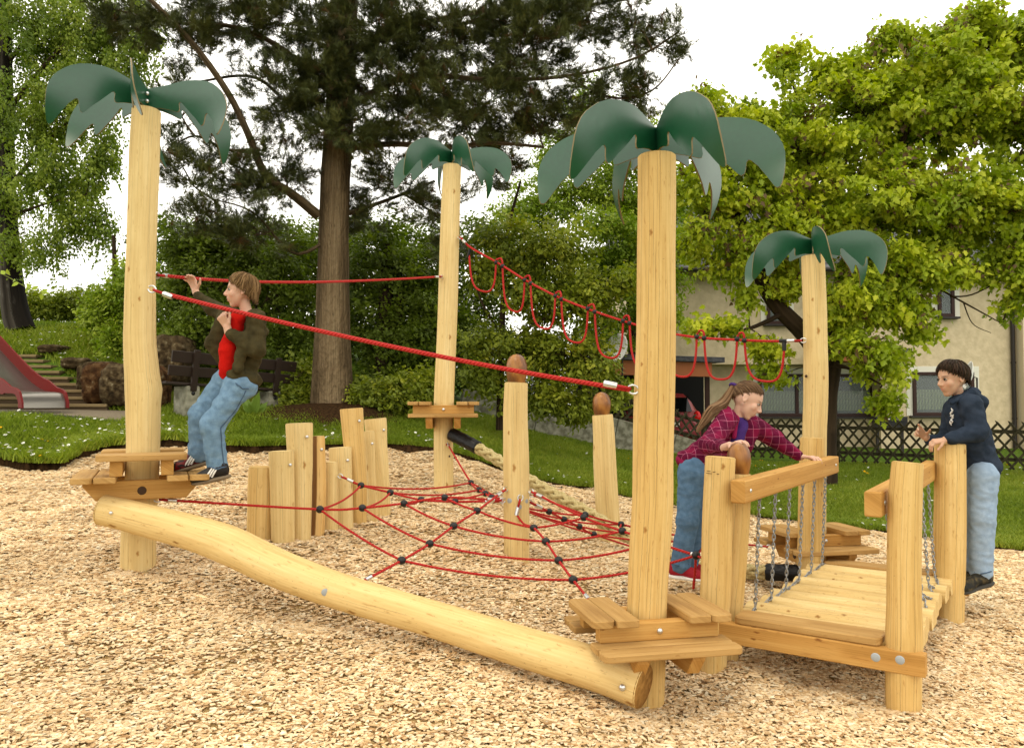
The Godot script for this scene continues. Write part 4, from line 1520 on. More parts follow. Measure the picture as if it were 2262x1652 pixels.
func build_pine() -> void:
	var base := P(735, 900, 12.9)
	var t := thing("pine_tree", "big dark pine with a thick scaly trunk behind the bench and palisade", "tree", base)
	var tr := trunk(t, [[736, 925, 12.9, 96], [734, 890, 12.9, 76], [734, 800, 12.9, 68], [735, 600, 12.9, 66], [741, 400, 12.9, 62], [752, 200, 12.9, 58], [760, 0, 12.9, 50], [765, -250, 12.9, 38], [768, -500, 12.9, 24], [770, -800, 12.9, 8]], M.pine_bark, "trunk", 0.05, 0.7)
	var src := tr.slice(12)
	for l in [[[703, 476, 12.9, 24], [640, 425, 12.6, 19], [585, 385, 12.3, 17], [545, 290, 12.0, 15], [500, 200, 11.8, 14], [420, 90, 11.6, 12], [323, -10, 11.4, 10], [230, -120, 11.3, 8]],
			[[752, 330, 12.9, 16], [860, 318, 12.4, 13], [980, 325, 12.1, 11], [1090, 316, 11.9, 9], [1200, 325, 11.8, 6]],
			[[752, 250, 12.9, 17], [900, 170, 12.2, 14], [1080, 176, 11.8, 12], [1250, 168, 11.6, 9], [1400, 130, 11.5, 6], [1500, 70, 11.5, 4]],
			[[758, 120, 12.9, 16], [900, 60, 12.3, 13], [1100, 20, 12.0, 10], [1300, 10, 11.9, 7], [1440, -10, 11.8, 4]],
			[[750, 230, 12.9, 15], [640, 120, 12.2, 13], [520, 60, 11.9, 10], [380, 50, 11.8, 7], [250, 20, 11.8, 4]],
			[[748, 300, 13.0, 12], [650, 240, 12.7, 9], [560, 170, 12.5, 7], [440, 180, 12.4, 5]],
			[[745, 480, 13.0, 11], [860, 440, 13.2, 8], [960, 400, 13.4, 6]],
			[[735, 520, 12.9, 9], [650, 560, 12.5, 7], [560, 470, 12.2, 5], [470, 440, 12.0, 3]],
			[[575, 330, 12.1, 9], [500, 330, 12.0, 7], [430, 300, 11.9, 5], [370, 330, 11.9, 3]],
			[[1250, 168, 11.6, 7], [1350, 215, 11.5, 5], [1440, 200, 11.5, 4], [1500, 130, 11.5, 3]]]:
		var b := trunk(t, l, M.pine_bark, "limb", 0.06, 0.8)
		src.append_array(b.slice(3))
	var tufts := [tuft_mesh(34, 0.105, 1), tuft_mesh(30, 0.115, 2), tuft_mesh(40, 0.095, 3)]
	var cols := [lin(0.045, 0.058, 0.017), lin(0.07, 0.085, 0.024), lin(0.10, 0.115, 0.032), lin(0.14, 0.145, 0.045)]
	for i in cols.size():
		cols[i] = cols[i].srgb_to_linear()
	crown(t, src, [
		[690, 60, 12.7, 1.2, 0.8, 1.3, 70], [850, 90, 12.4, 1.3, 0.9, 1.3, 110], [1010, 70, 12.2, 1.2, 0.8, 1.2, 100], [1150, 130, 12.0, 1.0, 0.85, 1.0, 80],
		[880, 230, 12.4, 1.1, 0.6, 1.1, 80], [1050, 250, 12.1, 1.1, 0.65, 1.0, 80], [1200, 270, 12.0, 0.8, 0.5, 0.8, 42], [650, 230, 12.3, 0.85, 0.6, 0.9, 50],
		[770, 290, 12.1, 0.8, 0.35, 0.6, 40], [700, 160, 12.0, 0.7, 0.5, 0.6, 36], [1280, 60, 11.9, 0.9, 0.5, 0.8, 40], [1400, 60, 11.7, 0.55, 0.45, 0.5, 15], [1330, 200, 11.6, 0.6, 0.4, 0.6, 22],
		[1430, 205, 11.5, 0.4, 0.3, 0.4, 10], [1490, 95, 11.5, 0.25, 0.4, 0.3, 8], [1240, 0, 11.9, 1.2, 0.4, 0.8, 40],
		[560, 60, 12.0, 0.9, 0.6, 0.8, 36], [430, 110, 11.9, 0.7, 0.5, 0.7, 18], [330, 40, 11.8, 0.9, 0.35, 0.7, 24], [480, 20, 11.9, 0.9, 0.35, 0.8, 34], [240, 30, 11.8, 0.4, 0.3, 0.4, 7],
		[440, 240, 12.0, 0.6, 0.5, 0.6, 12], [500, 350, 12.0, 0.8, 0.45, 0.6, 24], [420, 400, 11.9, 0.7, 0.45, 0.6, 20], [580, 410, 12.2, 0.6, 0.4, 0.6, 22], [380, 330, 11.9, 0.4, 0.3, 0.4, 8], [560, 520, 12.2, 0.7, 0.35, 0.6, 22], [460, 480, 12.0, 0.6, 0.3, 0.5, 14],
		[880, 400, 13.2, 0.8, 0.5, 0.7, 30], [960, 450, 13.2, 0.6, 0.5, 0.6, 20], [640, 370, 12.9, 0.5, 0.5, 0.6, 20], [800, 470, 13.4, 0.6, 0.4, 0.5, 18], [1080, 360, 12.6, 0.6, 0.4, 0.6, 18], [1000, 560, 13.4, 0.4, 0.4, 0.5, 12],
		[760, -150, 12.9, 2.6, 1.0, 2.2, 130], [780, -420, 12.9, 2.0, 1.2, 1.8, 80]],
		Vector3(0.16, 0.10, 0.16), 13, tufts, cols, M.needle, 0.0, 0.02, M.pine_bark, 0.3, 0.004, Color(0.13, 0.075, 0.03, 0.035))

const BROAD := [Vector2(0, 0), Vector2(0.20, 0.16), Vector2(0.30, 0.38), Vector2(0.22, 0.68), Vector2(0.0, 1.0)]
const SMALL := [Vector2(0, 0), Vector2(0.32, 0.3), Vector2(0.24, 0.62), Vector2(0.0, 1.0)]
const MAPLE := [Vector2(0, 0.0), Vector2(0.28, -0.12), Vector2(0.24, 0.10), Vector2(0.52, 0.34), Vector2(0.27, 0.42), Vector2(0.26, 0.62), Vector2(0.0, 1.0)]

func cl(a: Array) -> Array:
	var o := []
	for c in a:
		o.append(Color(c[0], c[1], c[2]))
	return o

func build_trees() -> void:
	# maple on the right
	var maple := [spray_mesh(9, 0.076, MAPLE, 0.19, 0.9, 11), spray_mesh(8, 0.085, MAPLE, 0.21, 1.2, 12), spray_mesh(9, 0.068, MAPLE, 0.19, 0.7, 13)]
	var mcol := cl([[0.1852, 0.2618, 0.0096], [0.3031, 0.3888, 0.0144], [0.4378, 0.492, 0.0216], [0.5724, 0.5872, 0.036]])
	var t := thing("maple_tree", "yellow green maple with a forked trunk, between the right palm and the house", "tree", P(1818, 1055, 13.5))
	var tr := trunk(t, [[1816, 1075, 13.5, 66], [1818, 1040, 13.5, 54], [1822, 930, 13.5, 48], [1830, 830, 13.5, 52], [1846, 740, 13.5, 44], [1862, 630, 13.5, 38], [1900, 520, 13.4, 30], [1950, 420, 13.4, 22], [2000, 300, 13.4, 12]], M.bark)
	var src := tr.slice(14)
	for l in [[[1830, 815, 13.5, 44], [1780, 740, 13.4, 40], [1722, 680, 13.3, 36], [1690, 630, 13.2, 34], [1665, 560, 13.1, 28], [1625, 460, 13.1, 18], [1590, 360, 13.1, 9]], [[1850, 720, 13.5, 30], [1960, 590, 13.4, 22], [2080, 500, 13.3, 17], [2200, 420, 13.2, 10]], [[1670, 580, 13.1, 22], [1740, 480, 13.3, 16], [1790, 340, 13.3, 10], [1750, 180, 13.3, 5]], [[1846, 760, 13.5, 14], [1890, 690, 13.0, 10], [1960, 690, 12.8, 6]], [[1735, 690, 13.3, 12], [1640, 730, 13.0, 8], [1560, 722, 12.9, 4]], [[1838, 800, 13.4, 9], [1890, 820, 12.9, 6], [1950, 850, 12.6, 4]], [[2000, 590, 13.3, 8], [2080, 640, 13.0, 5], [2170, 690, 12.8, 4], [2215, 715, 12.7, 2]], [[2100, 655, 13.0, 4], [2150, 650, 12.9, 3], [2230, 610, 12.8, 2]], [[2130, 670, 12.9, 3], [2150, 715, 12.8, 2], [2190, 735, 12.8, 1.5]]]:
		var b := trunk(t, l, M.bark, "limb")
		src.append_array(b.slice(3))
	crown(t, src, [[1900, 260, 13.4, 1.3, 0.9, 1.3, 60], [1760, 330, 13.3, 1.1, 0.8, 1.1, 46], [2050, 190, 13.4, 1.2, 0.8, 1.3, 54], [2180, 240, 13.3, 1.1, 1.0, 1.2, 52], [2300, 300, 13.3, 1.2, 1.3, 1.3, 56], [1650, 430, 13.1, 0.9, 0.7, 0.9, 34], [1555, 470, 13.1, 0.6, 0.8, 0.8, 24], [1780, 500, 13.0, 1.1, 0.55, 0.9, 40], [1960, 430, 12.9, 1.3, 0.75, 1.1, 60], [2120, 470, 12.9, 1.1, 0.7, 1.0, 44], [2240, 500, 12.8, 0.9, 0.7, 0.8, 30], [1950, 590, 12.7, 0.9, 0.45, 0.7, 34], [2080, 600, 12.8, 0.5, 0.3, 0.5, 14], [1890, 670, 12.6, 0.6, 0.4, 0.5, 22], [1980, 690, 12.6, 0.5, 0.26, 0.4, 12], [2030, 720, 12.7, 0.3, 0.12, 0.3, 4], [1930, 800, 12.6, 0.4, 0.25, 0.4, 10], [1960, 880, 12.5, 0.2, 0.22, 0.2, 4], [1880, 760, 12.6, 0.35, 0.25, 0.3, 8], [1740, 560, 13.0, 0.7, 0.4, 0.7, 22], [1640, 560, 13.0, 0.6, 0.45, 0.6, 18], [1740, 640, 13.1, 0.35, 0.2, 0.4, 5], [1620, 720, 12.9, 0.35, 0.07, 0.3, 3], [1545, 722, 12.9, 0.4, 0.06, 0.3, 3], [1690, 765, 13.0, 0.40, 0.10, 0.4, 4], [1720, 830, 12.9, 0.24, 0.16, 0.25, 3], [1640, 650, 13.0, 0.25, 0.1, 0.3, 2], [2225, 590, 12.7, 0.5, 0.4, 0.5, 12], [2255, 660, 12.6, 0.2, 0.25, 0.2, 4],
		[1735, 140, 13.3, 0.22, 0.42, 0.3, 7], [1560, 225, 13.2, 0.28, 0.34, 0.4, 8], [1600, 300, 13.1, 0.7, 0.5, 0.7, 22], [1660, 260, 13.2, 0.35, 0.3, 0.4, 8], [1950, 90, 13.4, 0.4, 0.22, 0.4, 9], [1840, 160, 13.4, 0.5, 0.32, 0.5, 14], [2140, 75, 13.4, 0.65, 0.3, 0.6, 20], [2070, 110, 13.4, 0.5, 0.3, 0.5, 13], [2250, 80, 13.3, 0.5, 0.4, 0.6, 18], [2400, 500, 13.3, 1.1, 1.2, 1.1, 34]],
		Vector3(0.17, 0.12, 0.17), 22, maple, mcol, M.leaf, 0.25, 0.016, M.bark, 0.4, 0.0045, Color(0.16, 0.10, 0.045, 0.05))
	# birch on the left slope
	var bl := [spray_mesh(9, 0.065, SMALL, 0.17, 0.9, 21), spray_mesh(8, 0.07, SMALL, 0.18, 1.2, 22)]
	var bcol := cl([[0.0931, 0.1552, 0.0155], [0.1552, 0.2252, 0.0217], [0.2407, 0.3105, 0.031], [0.3415, 0.3881, 0.0466]])
	t = thing("birch_tree", "tall birch with hanging twigs at the left, on the grassy slope", "tree", P(38, 712, 17.0))
	tr = trunk(t, [[46, 730, 17.0, 58], [36, 700, 17.0, 44], [26, 640, 17.0, 37], [18, 520, 17.0, 34], [14, 400, 17.0, 31], [12, 260, 17.0, 26], [10, 100, 17.0, 21], [12, -100, 17.0, 15], [14, -350, 17.0, 6]], M.birch, "trunk", 0.05, 0.5)
	src = tr.slice(12)
	for l in [[[14, 420, 17.0, 12], [90, 330, 16.6, 9], [170, 250, 16.4, 6], [250, 200, 16.2, 3]], [[12, 250, 17.0, 12], [120, 120, 16.5, 9], [230, 40, 16.2, 6], [330, 30, 16.0, 3]], [[14, 140, 17.0, 10], [120, 20, 16.8, 7], [230, -60, 16.6, 4]], [[16, 480, 17.0, 8], [100, 450, 16.5, 5], [190, 430, 16.3, 3]]]:
		var b := trunk(t, l, M.bark, "limb")
		src.append_array(b.slice(3))
	crown(t, src, [[100, 60, 16.6, 1.3, 0.9, 1.4, 90], [240, 70, 16.4, 0.9, 0.8, 1.0, 56], [60, 260, 16.6, 1.0, 0.9, 1.2, 70], [190, 220, 16.4, 0.8, 0.8, 0.9, 50], [290, 160, 16.2, 0.45, 0.7, 0.6, 24], [320, 60, 16.1, 0.4, 0.6, 0.5, 16], [110, 400, 16.4, 0.8, 0.6, 0.9, 46], [220, 350, 16.3, 0.4, 0.6, 0.5, 22], [170, 500, 16.3, 0.45, 0.5, 0.5, 20], [225, 500, 16.3, 0.25, 0.4, 0.3, 10], [110, 550, 16.4, 0.4, 0.3, 0.4, 12], [40, 560, 16.7, 0.4, 0.35, 0.5, 10], [20, 440, 16.9, 0.5, 0.5, 0.7, 18], [-120, 200, 17.0, 1.4, 2.0, 1.5, 70], [100, -150, 16.8, 2.2, 1.0, 1.8, 80]],
		Vector3(0.13, 0.4, 0.13), 15, bl, bcol, M.leaf, 0.9, 0.010, M.bark, 0.35, 0.003)
	# leafy trees and shrubs behind
	var broad := [spray_mesh(10, 0.075, BROAD, 0.2, 0.5, 31), spray_mesh(9, 0.085, BROAD, 0.22, 0.7, 32)]
	var dark := cl([[0.0619, 0.0936, 0.0096], [0.1031, 0.1469, 0.0132], [0.1495, 0.2049, 0.018], [0.2114, 0.2671, 0.024]])
	var mid := cl([[0.1007, 0.1351, 0.0107], [0.1665, 0.2092, 0.0162], [0.2529, 0.2942, 0.0229], [0.3881, 0.3811, 0.0322]])
	var bright := cl([[0.1316, 0.2093, 0.0149], [0.2137, 0.3098, 0.0209], [0.3124, 0.3935, 0.0329], [0.4111, 0.4688, 0.0448]])
	t = thing("small_tree", "slim mid green tree between the farthest palm and the front palm", "tree", P(1108, 940, 13.5))
	tr = trunk(t, [[1106, 950, 13.5, 22], [1106, 880, 13.5, 15], [1108, 760, 13.5, 14], [1112, 640, 13.5, 12], [1120, 520, 13.5, 9], [1150, 400, 13.5, 5]], M.bark)
	src = tr.slice(6)
	for l in [[[1108, 780, 13.5, 9], [1160, 730, 13.2, 7], [1230, 690, 13.0, 5], [1320, 660, 12.8, 3]], [[1107, 820, 13.5, 7], [1170, 790, 13.2, 5], [1260, 770, 13.0, 4], [1340, 720, 12.9, 2]], [[1108, 740, 13.5, 6], [1070, 680, 13.2, 5], [1040, 600, 13.1, 3]], [[1107, 860, 13.5, 6], [1060, 810, 13.3, 4], [1030, 790, 13.2, 2]]]:
		src.append_array(trunk(t, l, M.bark, "limb").slice(3))
	crown(t, src, [[1120, 540, 13.4, 0.6, 0.5, 0.6, 22], [1220, 560, 13.2, 0.8, 0.5, 0.7, 32], [1190, 650, 13.1, 0.7, 0.4, 0.6, 26], [1290, 680, 12.9, 0.7, 0.45, 0.6, 26], [1150, 760, 13.3, 0.6, 0.35, 0.6, 20], [1240, 790, 13.1, 0.7, 0.4, 0.6, 26], [1320, 800, 12.9, 0.5, 0.35, 0.4, 16], [1060, 830, 13.3, 0.4, 0.3, 0.4, 11], [1180, 880, 13.2, 0.6, 0.25, 0.5, 18], [1270, 890, 13.0, 0.5, 0.25, 0.4, 14], [1070, 750, 13.3, 0.3, 0.3, 0.3, 7], [1060, 600, 13.2, 0.3, 0.3, 0.3, 7], [1340, 620, 12.8, 0.5, 0.35, 0.5, 14], [1370, 860, 12.9, 0.3, 0.2, 0.3, 6]],
		Vector3(0.19, 0.11, 0.19), 15, broad, mid, M.leaf, 0.3, 0.012, M.bark, 0.35, 0.004)
	t = thing("tall_tree", "tall light green tree rising behind the pine and the front palm", "tree", P(1400, 900, 20.0))
	tr = trunk(t, [[1400, 920, 20.0, 26], [1395, 700, 20.0, 20], [1380, 480, 20.0, 15], [1350, 300, 20.0, 9]], M.bark)
	crown(t, tr.slice(5), [[1285, 260, 19.5, 0.6, 0.8, 0.7, 28], [1370, 400, 19.5, 1.1, 0.8, 1.0, 54], [1250, 430, 19.5, 0.9, 0.9, 1.0, 48], [1440, 500, 19.3, 0.9, 0.8, 0.9, 42], [1330, 620, 19.3, 1.0, 0.6, 0.9, 42], [1460, 620, 19.2, 0.6, 0.5, 0.6, 22], [1150, 470, 19.6, 0.7, 0.8, 0.8, 30], [1230, 330, 19.6, 0.5, 0.5, 0.6, 16], [1420, 320, 19.6, 0.6, 0.6, 0.7, 20], [1490, 430, 19.4, 0.6, 0.8, 0.7, 24], [1170, 620, 19.6, 0.8, 0.7, 0.7, 28], [1370, 560, 18.6, 0.8, 0.6, 0.7, 34], [1440, 680, 18.4, 0.7, 0.6, 0.6, 30], [1350, 720, 18.8, 0.8, 0.5, 0.6, 28], [1480, 540, 18.6, 0.5, 0.5, 0.5, 18], [1340, 490, 18.2, 0.55, 0.4, 0.5, 22]],
		Vector3(0.26, 0.2, 0.26), 15, broad, bright, M.leaf, 0.3, 0.02, M.bark, 0.35, 0.006)
	var spec := [
		["shrub", "dark leafy shrub right behind the bench, left of the pine trunk", 560, 890, 14.8, [[430, 620, 15.0, 0.8, 0.9, 0.7, 46], [560, 590, 15.0, 1.0, 0.9, 0.8, 62], [655, 640, 15.0, 0.5, 1.1, 0.7, 44], [480, 740, 14.6, 0.9, 0.7, 0.7, 56], [620, 780, 14.6, 0.8, 0.6, 0.7, 50], [390, 780, 14.4, 0.6, 0.6, 0.5, 34], [440, 530, 15.2, 0.8, 0.5, 0.7, 36]], dark],
		["shrub", "dark leafy shrub behind the pine trunk on its right", 880, 890, 15.2, [[830, 570, 15.6, 0.7, 0.9, 0.7, 44], [920, 610, 15.6, 0.7, 0.8, 0.7, 40], [860, 740, 15.2, 0.8, 0.8, 0.7, 54], [940, 780, 15.0, 0.5, 0.7, 0.6, 34], [820, 850, 14.8, 0.6, 0.35, 0.5, 26], [950, 690, 15.2, 0.4, 0.5, 0.5, 20], [1010, 740, 15.6, 0.4, 0.6, 0.5, 20]], dark],
		["shrub", "yellow green shrub left of the left palm, on the slope", 250, 780, 16.0, [[245, 690, 16.0, 0.38, 0.7, 0.5, 40], [300, 660, 16.0, 0.5, 1.0, 0.6, 50], [270, 760, 15.6, 0.35, 0.4, 0.4, 20]], bright],
		["low_bush", "low green bush at the foot of the pine on its right", 850, 905, 12.9, [[830, 880, 12.9, 0.4, 0.2, 0.4, 20], [890, 875, 13.0, 0.45, 0.3, 0.4, 24], [930, 850, 13.2, 0.3, 0.3, 0.4, 14]], mid],
		["low_bush", "low green bush between the bench and the pine trunk", 665, 890, 13.2, [[665, 840, 13.4, 0.3, 0.35, 0.3, 18], [640, 880, 13.2, 0.3, 0.2, 0.3, 12]], mid]]
	for s in spec:
		t = thing(s[0], s[1], "shrub" if s[0] == "shrub" else "bush", P(s[2], s[3], s[4]))
		var foot := [P(s[2], s[3], s[4]), P(s[2], s[3] - 60, s[4])]
		if s[0] == "shrub":
			trunk(t, [[s[2], s[3] + 10, s[4], 20], [s[2] + 4, s[3] - 120, s[4], 14], [s[2], s[3] - 260, s[4], 8]], M.bark, "stem")
			foot.append(P(s[2], s[3] - 160, s[4]))
		crown(t, foot, s[5], Vector3(0.2, 0.15, 0.2), 15, broad, s[6], M.leaf, 0.2, 0.010, M.bark, 0.35, 0.004)
	# hedge on the crest and the dark wood behind everything
	var hedge := thing("hedge", "clipped green hedge along the top of the slope at the left", "hedge", P(160, 700, 21.0))
	var hb := []
	for i in 12:
		hb.append([-120 + i * 38, 683 - 6 * (i % 3), 21.0, 0.42, 0.3, 0.4, 26])
	crown(hedge, [P(160, 700, 21)], hb, Vector3(0.2, 0.14, 0.2), 12, broad, mid, M.leaf, 0.0, 0.0, M.bark)
	var wood := thing("undergrowth", "dense dark wood behind the pine and the bench", "wood", P(650, 900, 18.0))
	var wb := []
	for i in 9:
		for k in 4:
			wb.append([340 + i * 88 + 30 * (k % 2), 830 - k * 95, 18.0 + 0.5 * (i % 2), 0.7, 0.6, 0.7, 26])
	for i in 7:
		wb.append([1000 + i * 85, 850, 25.0, 1.1, 0.6, 0.8, 24])
		wb.append([1030 + i * 85, 775, 25.5, 1.1, 0.6, 0.8, 20])
	crown(wood, [P(650, 900, 18.0)], wb, Vector3(0.28, 0.22, 0.28), 13, broad, dark, M.leaf, 0.1, 0.0, M.bark)
	wood.set_meta("kind", "stuff")
	for c in wood.get_children():
		c.set_meta("kind", "stuff")
	t = thing("bare_trunk", "second dark tree trunk right of the pine, half hidden by leaves", "tree", P(846, 910, 14.4))
	trunk(t, [[846, 915, 15.0, 48], [847, 840, 15.0, 42], [850, 740, 15.2, 36], [853, 640, 15.4, 30], [856, 540, 15.6, 20]], M.bark)
	# leafy twig that hangs into the picture at the left edge
	t = thing("leafy_twig", "thin twig with a few fresh leaves hanging in at the left edge", "twig", P(-20, 590, 4.6))
	var st := new_st()
	var tw := [P(-60, 585, 4.6), P(0, 604, 4.6), P(35, 622, 4.6), P(60, 636, 4.58), P(85, 646, 4.55), P(100, 648, 4.55)]
	for i in tw.size():
		tw[i] -= t.position
	tube(st, spline(tw, 16), lerps([0.003, 0.0012], 16), 5)
	part("stem", st, M.stem, t)
	for l in [[10, 606, 4, 18, 0.3], [12, 604, 18, 36, 1.2], [18, 606, 17, 22, -0.4], [33, 618, 28, 40, 0.9], [40, 624, 26, 46, -0.7], [66, 638, 62, 14, 0.2], [62, 636, 52, 60, 1.0], [90, 646, 108, 12, 0.4], [93, 648, 112, 26, -0.6], [92, 648, 90, 70, 0.8], [70, 640, 80, 18, 0.5]]:
		st = new_st()
		var a := P(l[0], l[1], 4.58) - t.position
		var b := P(l[0] + (l[2] - l[0]) * 0.9, l[1] + (l[3] - 30) * 0.42, 4.58 + 0.02 * l[4]) - t.position
		var z := (b - a).normalized()
		var x := z.cross(Vector3(0.2, 0.5, 1).normalized()).normalized()
		var s := 0.042
		leaf_poly(st, BROAD, Transform3D(Basis(x, z.cross(x), z).scaled(Vector3(s, s, s)), a), 0.3)
		part("leaf", st, M.fresh_leaf, t)

func build_grass() -> void:
	var st := new_st()
	var r := RandomNumberGenerator.new()
	r.seed = 5
	for i in 9:
		var a := r.randf() * TAU
		var p := Vector3(r.randf_range(-0.05, 0.05), 0, r.randf_range(-0.05, 0.05))
		var side := Vector3(cos(a), 0, sin(a)) * 0.004
		var lean := Vector3(r.randf_range(-0.035, 0.035), 0, r.randf_range(-0.035, 0.035))
		var h := r.randf_range(0.035, 0.085)
		var mid := p + lean * 0.35 + Vector3(0, h * 0.6, 0)
		var n := Vector3(sin(a), 0.4, cos(a)).normalized()
		tri(st, p - side, p + side, mid + side * 0.7, n, n, n)
		tri(st, p - side, mid + side * 0.7, mid - side * 0.7, n, n, n)
		tri(st, mid - side * 0.7, mid + side * 0.7, p + lean + Vector3(0, h, 0), n, n, n)
	var tuft := st.commit()
	var n := 110000
	var buf := PackedFloat32Array()
	buf.resize(n * 16)
	var cols := cl([[0.13, 0.19, 0.012], [0.185, 0.26, 0.018], [0.25, 0.32, 0.025], [0.34, 0.37, 0.05]])
	var patch := FastNoiseLite.new()
	patch.seed = 4
	patch.frequency = 0.25
	var k := 0
	var daisies := []
	var dand := []
	while k < n:
		var px := rng.randf_range(-500.0, 2800.0)
		var near := border_at(px)
		var d := near + 0.03 + 0.07 * rng.randf() + (17.0 - near) * pow(rng.randf(), 1.5) + (6.0 * rng.randf() if px < 700.0 and rng.randf() < 0.3 else 0.0)
		var x := (px - 1131.0) / F * d
		if d > 11.33 and d < 12.6 and x < -5.6:
			continue
		if d > 12.3 and d < 15.6 and x < -6.2 - (d - 12.5) * 0.95:
			continue
		var y := ground_at(x, d) - 0.03 + (lawn_lift(px) + 0.03) * clampf(1.25 - (d - near) * 1.25, 0.0, 1.0)
		var pn := patch.get_noise_2d(x, d)
		var sc := rng.randf_range(0.7, 1.3) * (1.0 + 0.3 * pn) * (1.7 if d > 15.0 and px < 700.0 else (1.15 if px < 700.0 else 0.75))
		var f := clampf(rng.randf() * 0.8 + pn * 0.5 + 0.1, 0.0, 0.999) * 3.0
		var c: Color = cols[int(f)].lerp(cols[int(f) + 1], f - int(f))
		pack(buf, k, Basis(Vector3.UP, rng.randf() * TAU).scaled(Vector3(sc * 1.3, sc, sc * 1.3)), Vector3(x, y, -d), c)
		k += 1
		if px < 980 and d < 11.8 and rng.randf() < 0.028 and pn > -0.25:
			daisies.append(Vector3(x, y + 0.06 * sc + 0.02, -d))
		elif d > 14.0 and px < 420 and rng.randf() < 0.05:
			daisies.append(Vector3(x, y + 0.14, -d))
		elif px > 980 and rng.randf() < 0.0035:
			daisies.append(Vector3(x, y + 0.05, -d))
		elif px < 420 and d < 10.0 and rng.randf() < 0.006:
			dand.append(Vector3(x, y + 0.07, -d))
		elif px > 1300 and d > 14 and rng.randf() < 0.002:
			dand.append(Vector3(x, y + 0.06, -d))
	tag(copies("grass", tuft, M.blade, buf, self), "short green grass of the lawn and the slope", "grass", "", "stuff")
	for set in [[daisies, "daisies", Color(0.86, 0.86, 0.82), "small white daisies scattered in the lawn", 0.017], [dand, "dandelions", Color(0.93, 0.70, 0.02), "yellow dandelion heads in the lawn at the left", 0.022]]:
		var list: Array = set[0]
		var fs := new_st()
		for i in 9:
			var a0 := TAU * i / 9.0
			var q := Vector3(cos(a0), 0.1, sin(a0))
			var w := Vector3(-sin(a0), 0, cos(a0)) * 0.3
			tri(fs, Vector3(0, 0.02, 0), q * 1.0 - w, q * 1.0 + w, Vector3.UP, Vector3.UP, Vector3.UP)
		ball(fs, Vector3(0, 0.1, 0), Vector3(0.5, 0.35, 0.5) if set[1] == "dandelions" else Vector3(0.32, 0.2, 0.32), Basis.IDENTITY, 8, 4)
		var b2 := PackedFloat32Array()
		b2.resize(list.size() * 16)
		for i in list.size():
			var s: float = set[4] * rng.randf_range(0.8, 1.4)
			pack(b2, i, (Basis(Vector3.UP, rng.randf() * TAU) * Basis(Vector3.RIGHT, rng.randf_range(0.0, 0.7))).scaled(Vector3(s, s, s)), list[i], set[2].srgb_to_linear())
		tag(copies(set[1], fs.commit(), M.chip, b2, self), set[3], "flowers", "", "stuff")

# ---------------------------------------------------------------- what people built
func build_fence() -> void:
	var wall := thing("low_wall", "low concrete wall running down beside the driveway", "wall", P(1300, 930, 16.8))
	var o := wall.position
	var top := [[1015, 858, 16.0], [1180, 890, 16.4], [1354, 924, 16.9], [1480, 958, 17.2], [1570, 985, 17.4]]
	for i in top.size() - 1:
		var a := P(top[i][0], top[i][1], top[i][2]) - o
		var b := P(top[i + 1][0], top[i + 1][1], top[i + 1][2]) - o
		var st := new_st()
		var m := (a + b) / 2 - Vector3(0, 0.4, 0)
		var dir := (b - a).normalized()
		var side := dir.cross(Vector3.UP).normalized()
		plank(st, Transform3D(Basis(dir, side.cross(dir), side), m), Vector3(a.distance_to(b) - 0.012, 0.8, 0.22), 0.0, 0.012)
		part("wall_block", st, M.concrete, wall)
	var runs := [["dark lattice fence on the low wall in front of the red car", [[1290, 913, 16.85, 0.62], [1570, 985, 17.5, 0.8]], 0.0], ["dark lattice fence of crossed half round slats in front of the house", [[1560, 1004, 18.6, 0.9], [2420, 1046, 14.2, 0.9]], 0.0]]
	for rn in runs:
		var a := P(rn[1][0][0], rn[1][0][1], rn[1][0][2])
		var b := P(rn[1][1][0], rn[1][1][1], rn[1][1][2])
		var t := thing("lattice_fence", rn[0], "fence", a)
		var dir := (b - a)
		var len := dir.length()
		dir /= len
		var flat := Vector3(dir.x, 0, dir.z).normalized()
		var nrm := flat.cross(Vector3.UP).normalized()
		var step := 0.215
		var h: float = rn[1][0][3]
		var n := int(len / step)
		for i in range(-3, n + 1):
			for s: float in [-1.0, 1.0]:
				var x0: float = i * step + (0.0 if s > 0 else h * 0.8)
				var x1 := x0 + h * 0.8 * s
				if minf(x0, x1) < -0.05 or maxf(x0, x1) > len + 0.05:
					continue
				x1 += rng.randf_range(-0.02, 0.02)
				var p0 := dir * x0 + nrm * (0.022 * s)
				var p1 := dir * x1 + Vector3(0, h + rng.randf_range(-0.02, 0.02), 0) + nrm * (0.022 * s)
				var up := (p1 - p0).normalized()
				var st := new_st()
				var ax := up.cross(nrm).normalized()
				var L := p0.distance_to(p1)
				var w := 0.021
				var prof := PackedVector2Array([Vector2(-w, 0), Vector2(w, 0), Vector2(w, L - 0.06), Vector2(0, L), Vector2(-w, L - 0.06)])
				prism(st, prof, -0.014, 0.014, 0.005, Transform3D(Basis(ax, nrm, up), p0))
				part("slat", st, M.fence, t)
		for f in [0.2, 0.78]:
			var st := new_st()
			plank(st, Transform3D(Basis(dir, nrm.cross(dir), nrm), dir * len / 2 + Vector3(0, h * f, 0) - nrm * 0.065), Vector3(len, 0.07, 0.04), 0.0, 0.006)
			part("rail", st, M.fence, t)
		var k := 0.6
		while k < len:
			var st := new_st()
			tube(st, [dir * k - nrm * 0.13 - Vector3(0, 0.3, 0), dir * k - nrm * 0.13 + Vector3(0, h * 0.98, 0)], [0.055, 0.055], 10, true, 0.0, 1.0, 0.01)
			part("fence_post", st, M.fence, t)
			k += 2.3

